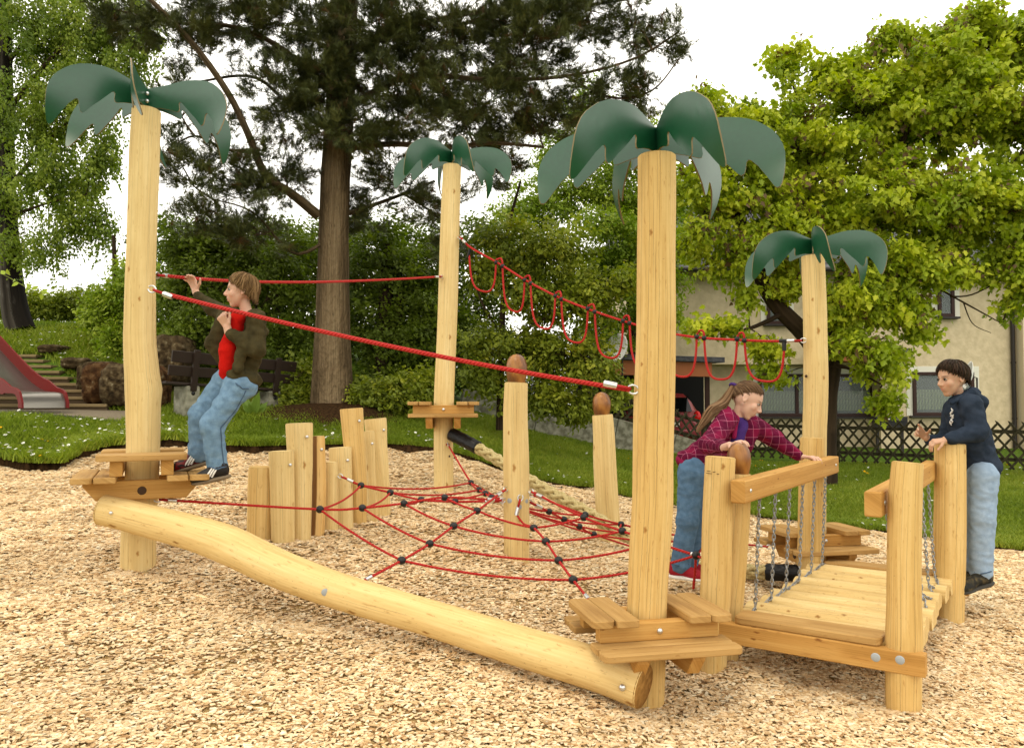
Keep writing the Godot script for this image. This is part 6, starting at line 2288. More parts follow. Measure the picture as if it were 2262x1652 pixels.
	# pushes the surface in and out, as folds do
	func folds(amp: float, freq: Vector3, seedn: int) -> void:
		var nz := FastNoiseLite.new()
		nz.seed = seedn
		nz.noise_type = FastNoiseLite.TYPE_SIMPLEX_SMOOTH
		nz.frequency = 1.0
		nz.fractal_octaves = 2
		for i in verts.size():
			var v := verts[i] * freq
			var n := nz.get_noise_3d(v.x + v.y * 0.35, v.y, v.z)
			verts[i] += norms[i] * amp * (1.0 - 2.2 * absf(n))
		norms.fill(Vector3.ZERO)
		for i in range(0, idx.size(), 3):
			var n := (verts[idx[i + 2]] - verts[idx[i]]).cross(verts[idx[i + 1]] - verts[idx[i]])
			for j in 3:
				norms[idx[i + j]] += n
		for i in norms.size():
			norms[i] = norms[i].normalized()

func mesh_of(fields: Array, o: Vector3, tint: Variant = null) -> ArrayMesh:
	var v := PackedVector3Array()
	var n := PackedVector3Array()
	var ix := PackedInt32Array()
	var c := PackedColorArray()
	for f: Field in fields:
		var base := v.size()
		for i in f.verts.size():
			v.append(f.verts[i] - o)
			if tint != null:
				c.append(tint.call(f.verts[i], f.norms[i]))
		n.append_array(f.norms)
		for i in f.idx:
			ix.append(i + base)
	var arr := []
	arr.resize(Mesh.ARRAY_MAX)
	arr[Mesh.ARRAY_VERTEX] = v
	arr[Mesh.ARRAY_NORMAL] = n
	arr[Mesh.ARRAY_INDEX] = ix
	if tint != null:
		arr[Mesh.ARRAY_COLOR] = c
	var me := ArrayMesh.new()
	me.add_surface_from_arrays(Mesh.PRIMITIVE_TRIANGLES, arr)
	return me

# capsule between two sighted points; radii in picture units
func bone(f: Field, a: Array, b: Array, flat := Vector3.ZERO, s := 1.0) -> void:
	var less := 0.55 / f.k
	f.cap(P(a[0], a[1], a[2]), P(b[0], b[1], b[2]), a[3] * a[2] / F - less, b[3] * b[2] / F - less, flat, s)

func head_field(f: Field, T: Transform3D, h: float) -> void:
	var B := T.basis
	var q := func(r: float, u: float, w: float) -> Vector3: return T * (Vector3(r, u, w) * h)
	f.ell(q.call(0, 0.10, -0.06), Vector3(0.325, 0.385, 0.41) * h, B)
	f.ell(q.call(0, -0.14, 0.10), Vector3(0.245, 0.33, 0.26) * h, B)
	f.cap(q.call(-0.03, -0.42, 0.20), q.call(0.03, -0.42, 0.20), 0.075 * h, 0.075 * h)
	for s: float in [-1.0, 1.0]:
		f.cap(q.call(0.2 * s, -0.14, -0.02), q.call(0.06 * s, -0.40, 0.17), 0.085 * h, 0.07 * h)
		f.ell(q.call(0.155 * s, -0.12, 0.22), Vector3(0.10, 0.11, 0.10) * h, B)
		f.cap(q.call(0.06 * s, 0.075, 0.325), q.call(0.17 * s, 0.07, 0.26), 0.035 * h, 0.03 * h)
		f.ell(q.call(0.037 * s, -0.155, 0.385), Vector3(0.034, 0.028, 0.04) * h, B)
		f.ell(q.call(0.335 * s, -0.03, -0.06), Vector3(0.028, 0.115, 0.07) * h, B * Basis(Vector3.RIGHT, -0.25))
		f.ell(q.call(0.35 * s, -0.02, -0.055), Vector3(0.02, 0.05, 0.03) * h, B, -0.9)
		f.ell(q.call(0.125 * s, 0.0, 0.365), Vector3(0.066, 0.046, 0.07) * h, B, -1.3)
	f.cap(q.call(0, 0.03, 0.335), q.call(0, -0.125, 0.425), 0.03 * h, 0.042 * h)
	f.cap(q.call(-0.065, -0.262, 0.30), q.call(0.065, -0.262, 0.30), 0.022 * h, 0.022 * h)
	f.ell(q.call(0, -0.255, 0.335), Vector3(0.06, 0.022, 0.035) * h, B)
	f.ell(q.call(0, -0.302, 0.325), Vector3(0.055, 0.026, 0.035) * h, B)
	f.ell(q.call(0, -0.279, 0.365), Vector3(0.075, 0.006, 0.02) * h, B, -0.8)

# skin colour with lips, brows and rosier cheeks
func face_tint(T: Transform3D, h: float, skin: Color, brow: Color) -> Callable:
	var inv := T.affine_inverse()
	return func(v: Vector3, _n: Vector3) -> Color:
		var p := (inv * v) / h
		var c := skin
		if p.z > 0.24:
			var l := Vector2(p.x / 0.085, (p.y + 0.28) / 0.045).length()
			c = c.lerp(Color(0.42, 0.15, 0.12), clampf(1.25 - l, 0.0, 0.65))
			for s: float in [-1.0, 1.0]:
				var b := Vector2((p.x - 0.13 * s) / 0.085, (p.y - 0.09) / 0.02).length()
				c = c.lerp(brow, clampf(1.4 - b, 0.0, 0.75))
				var k := Vector2((p.x - 0.16 * s) / 0.12, (p.y + 0.15) / 0.1).length()
				c = c.lerp(Color(0.62, 0.27, 0.19), clampf(1.0 - k, 0.0, 1.0) * 0.3)
		return c

func eyes(t: Node3D, T: Transform3D, h: float, closed := false) -> void:
	for s: float in [-1.0, 1.0]:
		var st := new_st()
		var c := T * (Vector3(0.13 * s, 0.0, 0.302) * h) - t.position
		ball(st, c, Vector3(0.047, 0.036, 0.047) * h, T.basis)
		var e := part("eye", st, M.eye_white, t)
		st = new_st()
		ball(st, c + T.basis * Vector3(0, -0.006 if closed else -0.004, 0.039) * h, Vector3(0.028, 0.028, 0.012) * h, T.basis)
		part("iris", st, M.eye_dark, e)
		st = new_st()
		var lid := []
		for k in 9:
			var a := PI * k / 8.0
			lid.append(c + T.basis * (Vector3(cos(a) * 0.052, (sin(a) * (0.026 if not closed else -0.01)) + 0.002, 0.05 - 0.02 * absf(cos(a))) * h))
		tube(st, lid, lerps([0.006 * h, 0.013 * h, 0.006 * h], 8), 5)
		part("lashes", st, M.eye_dark, e)

# locks of hair that run from a pole of the skull down to ends(azimuth)
func hair(t: Node3D, T: Transform3D, h: float, pole: Vector3, ends: Callable, cols: Array, n: int, lift: float, hang: float, seedn: int) -> void:
	var r := RandomNumberGenerator.new()
	r.seed = seedn
	var c := Vector3(0, 0.10, -0.06)
	var rad := Vector3(0.345, 0.405, 0.43)
	var up := pole.normalized()
	var fwd := (Vector3(0, 0, 1) - up * up.z)
	fwd = fwd.normalized() if fwd.length() > 0.2 else Vector3.UP
	var sd := up.cross(fwd)
	var spot := func(th: float, ph: float, s: float) -> Vector3:
		var dir := up * cos(th) + (fwd * cos(ph) + sd * sin(ph)) * sin(th)
		return c + dir * rad * s
	var st := new_st()
	# a cap under the locks
	var seg := 40
	var rg := 12
	for i in rg:
		for k in seg:
			var q := []
			var nn := []
			for e in [[i, k], [i, k + 1], [i + 1, k + 1], [i + 1, k]]:
				var ph: float = TAU * e[1] / seg
				var th: float = ends.call(ph) * e[0] / rg
				var p: Vector3 = spot.call(th, ph, 1.0 + lift * 0.5)
				q.append(T * (p * h) - t.position)
				nn.append((T.basis * ((p - c) / (rad * rad))).normalized())
			st.set_color(cols[0])
			tri(st, q[0], q[1], q[2], nn[0], nn[1], nn[2])
			tri(st, q[0], q[2], q[3], nn[0], nn[2], nn[3])
	for i in n:
		var ph := r.randf() * TAU
		var end: float = ends.call(ph) + r.randf_range(-0.16, 0.16)
		var t0 := r.randf_range(0.02, 0.75) * end
		var pts := []
		var rr := []
		var wob := r.randf_range(-0.25, 0.25)
		var m := 8
		var lf := lift * r.randf_range(0.3, 1.6)
		var thick := r.randf_range(0.55, 1.25)
		for k in m + 1:
			var s := float(k) / m
			var th := lerpf(t0, end, s)
			var p: Vector3
			if th > 1.75 and hang > 0.0:
				p = spot.call(1.75, ph + wob * s, 1.0 + lf)
				p.y -= (th - 1.75) * 0.42
			else:
				p = spot.call(th, ph + wob * s * s, 1.0 + lf * (0.4 + 0.6 * sin(PI * minf(1.0, s * 0.8 + 0.1))))
			pts.append(T * (p * h) - t.position)
			rr.append(h * thick * (0.021 * (1.0 - 0.85 * s * s) * minf(1.0, 0.5 + s * 2.5)))
		var col: Color = cols[r.randi() % cols.size()]
		st.set_color(col)
		tube(st, pts, rr, 5, true)
	part("hair", st, M.hair, t)

# a hand from the wrist: d runs along the palm, nrm out of the back of the hand, thumb_side +1 or -1
func hand(f: Field, w: Vector3, d: Vector3, nrm: Vector3, thumb_side: float, len: float, curl: Array, spread := 0.12, thumb := Vector3(0.6, 0.5, -0.3)) -> void:
	d = d.normalized()
	nrm = (nrm - d * nrm.dot(d)).normalized()
	var sd := d.cross(nrm).normalized() * thumb_side
	var L := len
	for k in 4:
		var o := (1.5 - k) * 0.105 * L * 1.0
		f.cap(w + sd * o * 0.55, w + d * 0.46 * L + sd * o, 0.062 * L, 0.060 * L)
	var lens := [0.44, 0.49, 0.46, 0.36]
	for k in 4:
		var base := w + d * (0.48 - 0.02 * absf(k - 1.0)) * L + sd * (1.5 - k) * 0.107 * L
		var dir := (d + sd * (1.5 - k) * spread).normalized()
		var p := base
		var ax := dir.cross(nrm).normalized()
		for j in 3:
			var ang: float = curl[k][j]
			dir = dir.rotated(ax, -ang)
			var q: Vector3 = p + dir * lens[k] * L * [0.45, 0.31, 0.24][j]
			f.cap(p, q, (0.052 - 0.004 * j) * L, (0.049 - 0.005 * j) * L)
			p = q
	var tb := w + d * 0.12 * L + sd * 0.15 * L
	var td := (sd * thumb.x + d * thumb.y + nrm * thumb.z).normalized()
	var tm := tb + td * 0.26 * L
	f.cap(w + d * 0.06 * L + sd * 0.06 * L, tb, 0.07 * L, 0.068 * L)
	f.cap(tb, tm, 0.066 * L, 0.056 * L)
	f.cap(tm, tm + (td + d * 0.5 - nrm * 0.25).normalized() * 0.22 * L, 0.054 * L, 0.044 * L)

func shoe(t: Node3D, heel: Vector3, toe: Vector3, up: Vector3, s: float, upper: Material, sole: Material, called := "shoe") -> void:
	var d := (toe - heel)
	var L := d.length()
	d /= L
	up = (up - d * up.dot(d)).normalized()
	var B := Basis(up.cross(d), up, d)
	var f := Field.new(0.008, 160.0)
	f.ell(heel + d * L * 0.18 + up * 0.045 * s, Vector3(0.038, 0.055, 0.055) * s, B)
	f.ell(heel + d * L * 0.2 + up * 0.085 * s, Vector3(0.038, 0.045, 0.048) * s, B)
	f.cap(heel + d * L * 0.3 + up * 0.055 * s, heel + d * L * 0.8 + up * 0.03 * s, 0.042 * s, 0.034 * s)
	f.ell(heel + d * L * 0.78 + up * 0.022 * s, Vector3(0.046, 0.034, 0.075) * s, B)
	f.build()
	var o := put(called, mesh_of([f], t.position), upper, t)
	var g := Field.new(0.008, 200.0)
	g.ell(heel + d * L * 0.22, Vector3(0.044, 0.017, 0.07) * s, B)
	g.cap(heel + d * L * 0.2, heel + d * L * 0.78, 0.04 * s, 0.044 * s, up, 0.36)
	g.ell(heel + d * L * 0.77, Vector3(0.051, 0.016, 0.078) * s, B)
	g.build()
	put("sole", mesh_of([g], t.position), sole, o)

# axes of a band whose x runs along dir
func tilted(dir: Vector3) -> Basis:
	var x := dir.normalized()
	var z := x.cross(Vector3.UP).normalized()
	return Basis(x, z.cross(x), z)

# a line of stitching laid on the cloth that faces the viewer
func stitch(t: Node3D, f: Field, path: Array, r: float, m: Material, called: String) -> void:
	var sp := []
	for i in path.size() - 1:
		for k in 4:
			sp.append(Vector2(lerpf(path[i][0], path[i + 1][0], k / 4.0), lerpf(path[i][1], path[i + 1][1], k / 4.0)))
	sp.append(Vector2(path[-1][0], path[-1][1]))
	var pts := []
	for q: Vector2 in sp:
		var best := Vector3.ZERO
		var bd := 1e9
		for i in f.verts.size():
			var v := f.verts[i]
			if f.norms[i].z > 0.05:
				var ref := P(q.x, q.y, -v.z)
				var dd := (ref - v).length_squared()
				if dd < bd:
					bd = dd
					best = v.lerp(ref, 0.7) + f.norms[i] * (r * 0.2 + 0.0025)
		pts.append(best - t.position)
	var st := new_st()
	tube(st, spline(pts, pts.size() * 2), lerps([r, r], pts.size() * 2), 5)
	part(called, st, m, t)

func build_boy_on_ropes() -> void:
	var t := thing("person", "boy in olive jacket and red shirt holding both red ropes beside the left palm", "person", P(470, 1060, 5.1))
	var o := t.position
	var h := 0.222
	var fw := Vector3(-1, 0.04, 0.34).normalized()
	var up := Vector3(0.06, 1, 0.03)
	up = (up - fw * up.dot(fw)).normalized()
	var T := Transform3D(Basis(up.cross(fw), up, fw), P(531, 642, 5.12))
	var hf := Field.new(0.0045, 260.0)
	head_field(hf, T, h)
	hf.cap(T * (Vector3(0, -0.22, -0.08) * h), P(549, 712, 5.14), 0.16 * h, 0.17 * h)
	hf.build()
	var hands := Field.new(0.0038, 380.0)
	var ncuff := P(504, 733, 4.985)
	var nw := P(501, 722, 4.985)
	var nd := P(488, 699, 4.965) - nw
	hand(hands, nw, nd, Vector3(-0.25, 0.05, 1), 1.0, 0.148, [[1.1, 1.3, 0.8], [1.15, 1.35, 0.8], [1.2, 1.35, 0.8], [1.25, 1.35, 0.8]], 0.02, Vector3(0.35, 0.75, -0.55))
	hands.cap(ncuff, nw, 0.026, 0.023)
	var fw2 := P(431, 644, 5.47)
	hand(hands, fw2, P(424, 618, 5.48) - fw2, Vector3(0.3, 0.25, -1), -1.0, 0.152, [[0.5, 0.8, 0.5], [0.45, 0.75, 0.5], [0.5, 0.7, 0.5], [0.6, 0.6, 0.4]], 0.10, Vector3(0.85, 0.5, -0.1))
	hands.cap(P(436, 653, 5.46), fw2, 0.027, 0.023)
	hands.build()
	var core := Field.new(0.02, 60.0)
	bone(core, [549, 715, 5.14, 22], [522, 830, 5.15, 22])
	bone(core, [560, 712, 5.06, 13], [562, 768, 5.02, 12])
	bone(core, [562, 768, 5.02, 12], [508, 736, 4.985, 9])
	bone(core, [520, 700, 5.26, 13], [470, 680, 5.38, 11])
	bone(core, [470, 680, 5.38, 11], [436, 653, 5.46, 9])
	bone(core, [527, 842, 5.08, 20], [467, 940, 5.02, 15])
	bone(core, [467, 940, 5.02, 15], [482, 1040, 5.08, 12])
	bone(core, [500, 836, 5.22, 20], [440, 918, 5.2, 15])
	bone(core, [440, 918, 5.2, 15], [437, 1010, 5.25, 12])
	core.build()
	var skin := Color(0.55, 0.325, 0.22)
	put("body", mesh_of([hf, hands, core], o, face_tint(T, h, skin, Color(0.22, 0.13, 0.06))), M.skin, t)
	eyes(t, T, h)
	var ends := func(ph: float) -> float:
		var fr := cos(ph)      # 1 at the face
		if fr > 0.75: return lerpf(1.52, 1.24, (fr - 0.75) / 0.25)
		if fr > 0.1: return lerpf(1.86, 1.52, (fr - 0.1) / 0.65)
		return lerpf(2.32, 1.86, clampf((fr + 1.0) / 1.1, 0, 1))
	hair(t, T, h, Vector3(0, 1, -0.28), ends, [Color(0.13, 0.072, 0.028), Color(0.18, 0.105, 0.043), Color(0.235, 0.145, 0.065), Color(0.10, 0.055, 0.022)], 420, 0.09, 1.0, 3)
	# red shirt
	var sh := Field.new(0.011, 90.0)
	bone(sh, [524, 706, 5.06, 20], [505, 770, 5.07, 21])
	bone(sh, [505, 770, 5.07, 21], [503, 822, 5.09, 21])
	bone(sh, [540, 708, 5.12, 20], [520, 815, 5.15, 28])
	sh.build()
	sh.folds(0.004, Vector3(9, 14, 9), 3)
	put("shirt", mesh_of([sh], o), M.shirt_red, t)
	# jacket, open at the front
	var jk := Field.new(0.0105, 85.0)
	bone(jk, [560, 722, 5.12, 28], [548, 790, 5.13, 27])
	bone(jk, [548, 790, 5.13, 27], [540, 822, 5.13, 26])
	jk.ring(P(536, 833, 5.13), tilted(P(557, 842, 5.13) - P(508, 826, 5.13)), 0.078, 0.098, 0.027, -0.33, 0.36)
	bone(jk, [545, 700, 5.2, 18], [580, 730, 5.18, 14])
	bone(jk, [540, 745, 5.0, 15], [524, 815, 4.985, 13])
	bone(jk, [566, 704, 5.04, 23], [566, 772, 5.0, 20])
	bone(jk, [566, 772, 5.0, 20], [511, 738, 4.985, 14])
	bone(jk, [520, 704, 5.27, 24], [470, 681, 5.38, 17])
	bone(jk, [470, 681, 5.38, 17], [438, 655, 5.455, 12])
	bone(jk, [500, 712, 5.27, 26], [472, 760, 5.26, 19])
	bone(jk, [472, 760, 5.26, 19], [494, 802, 5.24, 12])
	bone(jk, [525, 703, 5.25, 10], [575, 706, 5.08, 11])
	bone(jk, [575, 695, 5.16, 9], [552, 697, 5.0, 8])
	jk.build()
	jk.folds(0.0065, Vector3(7, 10, 7), 5)
	put("jacket", mesh_of([jk], o), M.jacket_olive, t)
	var band := Field.new(0.009, 130.0)
	band.ring(P(535, 841, 5.13), tilted(P(557, 852, 5.13) - P(508, 833, 5.13)), 0.077, 0.100, 0.022, -0.30, 0.34)
	bone(band, [514, 741, 4.985, 14], [508, 736, 4.985, 13])
	bone(band, [441, 657, 5.45, 12.5], [436, 653, 5.457, 11.5])
	band.build()
	put("cuffs_and_hem", mesh_of([band], o), M.jacket_hem, t)
	var jn := Field.new(0.0105, 90.0)
	bone(jn, [528, 846, 5.08, 30], [505, 838, 5.22, 28])
	bone(jn, [540, 856, 5.1, 26], [536, 858, 5.2, 24])
	bone(jn, [530, 852, 5.07, 32], [468, 938, 5.02, 25])
	bone(jn, [468, 938, 5.02, 25], [480, 1036, 5.08, 23])
	bone(jn, [500, 842, 5.22, 30], [441, 918, 5.2, 24])
	bone(jn, [441, 918, 5.2, 24], [437, 1004, 5.25, 22])
	jn.build()
	jn.folds(0.008, Vector3(5, 7.5, 5), 8)
	put("jeans", mesh_of([jn], o), M.denim, t)
	stitch(t, jn, [[543, 862], [520, 905], [487, 945], [489, 985], [494, 1035]], 0.0032, M.seam, "seam")
	stitch(t, jn, [[521, 846], [534, 858], [548, 858]], 0.004, M.seam, "pocket_edge")
	stitch(t, jn, [[462, 1030], [478, 1036], [498, 1030]], 0.005, M.seam, "hem_stitch")
	stitch(t, jk, [[536, 708], [527, 760], [520, 815]], 0.004, M.jacket_hem, "zip")
	var s1 := P(501, 1052, 5.08)
	var e1 := P(433, 1067, 5.0)
	shoe(t, s1, e1, Vector3(0.1, 1, 0), 1.0, M.shoe_dark, M.sole_grey)
	var s2 := P(455, 1022, 5.26)
	var e2 := P(388, 1041, 5.2)
	shoe(t, s2, e2, Vector3(0.1, 1, 0), 1.0, M.shoe_red, M.sole_grey)
	for q in [[s1, e1], [s2, e2]]:
		for k in 3:
			var st := new_st()
			var d: Vector3 = (q[1] - q[0])
			var c: Vector3 = q[0] + d * (0.34 + 0.1 * k)
			tube(st, [c + Vector3(-0.015, 0.012, 0.047) - o, c + Vector3(0.004, 0.045, 0.047) - o, c + Vector3(0.02, 0.075, 0.034) - o], [0.006, 0.006, 0.005], 6)
			part("stripe", st, M.white_cloth, t)

func build_girl() -> void:
	var t := thing("person", "girl with a ponytail in a pink checked jacket, leaning over the coconut post", "person", P(1515, 1280, 6.0))
	var o := t.position
	var h := 0.272
	var fw := Vector3(0.84, -0.48, 0.36).normalized()
	var up := Vector3(0.5, 0.86, 0.02)
	up = (up - fw * up.dot(fw)).normalized()
	var T := Transform3D(Basis(up.cross(fw), up, fw), P(1653, 884, 5.95))
	var hf := Field.new(0.005, 230.0)
	head_field(hf, T, h)
	hf.cap(T * (Vector3(0, -0.22, -0.1) * h), P(1628, 936, 5.98), 0.155 * h, 0.17 * h)
	hf.build()
	var hands := Field.new(0.0042, 340.0)
	# right hand over the coconut, left hand on the rail
	var w := P(1612, 984, 5.16)
	hand(hands, w, P(1640, 973, 5.08) - w, Vector3(0.0, 1, 0.15), 1.0, 0.165, [[0.25, 0.5, 0.4], [0.3, 0.5, 0.4], [0.35, 0.5, 0.4], [0.4, 0.5, 0.4]], 0.22, Vector3(0.8, 0.5, -0.4))
	hands.cap(P(1600, 989, 5.22), w, 0.027, 0.025)
	var w2 := P(1770, 1009, 6.22)
	hand(hands, w2, P(1796, 1010, 6.16) - w2, Vector3(0.1, 1, 0.1), -1.0, 0.18, [[0.15, 0.5, 0.5], [0.2, 0.5, 0.5], [0.25, 0.5, 0.5], [0.3, 0.6, 0.5]], 0.10, Vector3(0.7, 0.6, -0.3))
	hands.cap(P(1758, 1004, 6.24), w2, 0.03, 0.027)
	hands.build()
	var core := Field.new(0.02, 60.0)
	bone(core, [1625, 942, 5.98, 26], [1540, 1025, 6.0, 26])
	bone(core, [1605, 930, 5.88, 14], [1568, 986, 5.6, 12])
	bone(core, [1568, 986, 5.6, 12], [1602, 988, 5.22, 9])
	bone(core, [1664, 934, 6.1, 14], [1710, 968, 6.18, 11])
	bone(core, [1710, 968, 6.18, 11], [1762, 1006, 6.23, 8])
	bone(core, [1528, 1045, 5.95, 22], [1517, 1150, 5.93, 15])
	bone(core, [1517, 1150, 5.93, 15], [1503, 1255, 5.95, 11])
	bone(core, [1535, 1045, 6.1, 22], [1536, 1150, 6.1, 15])
	bone(core, [1536, 1150, 6.1, 15], [1522, 1245, 6.15, 11])
	core.build()
	put("body", mesh_of([hf, hands, core], o, face_tint(T, h, Color(0.56, 0.345, 0.25), Color(0.14, 0.08, 0.045))), M.skin, t)
	eyes(t, T, h)
	var pole := Vector3(0, 0.30, -1)
	var ends := func(ph: float) -> float:
		var a := absf(wrapf(ph, -PI, PI))      # 0 points up over the crown to the forehead
		if a < 0.8: return 2.12
		if a < 1.6: return lerpf(2.12, 1.38, (a - 0.8) / 0.8)
		return lerpf(1.38, 0.75, (a - 1.6) / 1.55)
	var cols := [Color(0.085, 0.047, 0.022), Color(0.115, 0.066, 0.032), Color(0.15, 0.09, 0.045), Color(0.07, 0.037, 0.017)]
	hair(t, T, h, pole, ends, cols, 380, 0.025, 0.0, 9)
	var knot := T * (Vector3(0, 0.2, -0.52) * h)
	var st := new_st()
	var rr := RandomNumberGenerator.new()
	rr.seed = 4
	var line := [knot, P(1598, 893, 5.93), P(1572, 909, 5.86), P(1557, 930, 5.83), P(1541, 952, 5.82)]
	for i in 70:
		var a := rr.randf() * TAU
		var r := sqrt(rr.randf())
		var off := Vector3(cos(a), sin(a), rr.randf_range(-1, 1)) * r
		var pts := []
		for k in line.size():
			pts.append(line[k] + off * [0.018, 0.033, 0.04, 0.03, 0.012][k] * rr.randf_range(0.8, 1.2) - o)
		st.set_color(cols[rr.randi() % 4] * 1.35)
		tube(st, spline(pts, 10), lerps([0.008, 0.010, 0.008, 0.003], 10), 4)
	part("ponytail", st, M.hair, t)
	st = new_st()
	var ring := []
	var kd: Vector3 = along((line[1] - line[0])).y
	var kb := along(kd)
	for k in 13:
		ring.append(knot + kd * 0.01 + kb * Vector3(cos(TAU * k / 12.0), 0, sin(TAU * k / 12.0)) * 0.027 - o)
	tube(st, ring, lerps([0.012, 0.012], 12), 8, false)
	part("hair_tie", st, M.purple, t)
	var sh := Field.new(0.011, 100.0)
	bone(sh, [1638, 944, 5.93, 14], [1628, 980, 5.9, 16])
	bone(sh, [1628, 940, 5.98, 26], [1565, 1005, 6.0, 26])
	sh.build()
	put("shirt", mesh_of([sh], o), M.purple, t)
	var jk := Field.new(0.0115, 78.0)
	bone(jk, [1616, 946, 6.0, 34], [1552, 1012, 6.02, 37])
	bone(jk, [1552, 1012, 6.02, 37], [1536, 1032, 6.02, 35])
	jk.ring(P(1532, 1034, 6.02), tilted(P(1553, 1070, 6.02) - P(1500, 1005, 6.02)), 0.118, 0.118, 0.032)
	bone(jk, [1606, 928, 5.88, 26], [1566, 984, 5.62, 21])
	bone(jk, [1566, 984, 5.62, 21], [1604, 988, 5.22, 14])
	bone(jk, [1662, 940, 6.1, 25], [1710, 968, 6.18, 19])
	bone(jk, [1710, 968, 6.18, 19], [1762, 1006, 6.23, 13.5])
	bone(jk, [1655, 950, 6.02, 24], [1640, 985, 6.02, 24])
	jk.build()
	jk.folds(0.006, Vector3(6, 9, 6), 15)
	put("jacket", mesh_of([jk], o), M.plaid, t)
	var hd := Field.new(0.010, 110.0)
	bone(hd, [1576, 903, 5.95, 5], [1604, 906, 5.94, 11])
	bone(hd, [1604, 906, 5.94, 11], [1625, 925, 5.88, 9])
	bone(hd, [1625, 925, 5.88, 9], [1622, 965, 5.86, 7])
	bone(hd, [1625, 912, 6.1, 11], [1655, 936, 6.1, 10])
	bone(hd, [1655, 936, 6.1, 10], [1652, 968, 6.0, 7])
	bone(hd, [1600, 910, 6.05, 13], [1588, 906, 5.98, 8])
	hd.build()
	put("hood", mesh_of([hd], o), M.hood_pink, t)
	var hem := Field.new(0.010, 110.0)
	hem.ring(P(1525, 1044, 6.02), tilted(P(1552, 1082, 6.02) - P(1497, 1005, 6.02)), 0.128, 0.122, 0.025)
	hem.build()
	put("jacket_hem", mesh_of([hem], o), M.hood_pink, t)
	var jn := Field.new(0.0115, 85.0)
	bone(jn, [1530, 1038, 5.94, 30], [1534, 1040, 6.1, 28])
	bone(jn, [1529, 1048, 5.94, 31], [1519, 1150, 5.92, 24])
	bone(jn, [1519, 1150, 5.92, 24], [1504, 1248, 5.95, 22.5])
	bone(jn, [1536, 1048, 6.1, 29], [1537, 1150, 6.1, 23])
	bone(jn, [1537, 1150, 6.1, 23], [1524, 1240, 6.15, 21])
	jn.build()
	jn.folds(0.007, Vector3(4.5, 7, 4.5), 18)
	put("jeans", mesh_of([jn], o), M.denim_dark, t)
	stitch(t, jn, [[1486, 1244], [1500, 1250], [1520, 1247]], 0.005, M.seam, "hem_stitch")
	shoe(t, P(1482, 1272, 5.97), P(1550, 1280, 5.9), Vector3.UP, 1.1, M.sneaker, M.white_cloth)
	shoe(t, P(1498, 1262, 6.2), P(1550, 1266, 6.12), Vector3.UP, 1.1, M.sneaker, M.white_cloth)

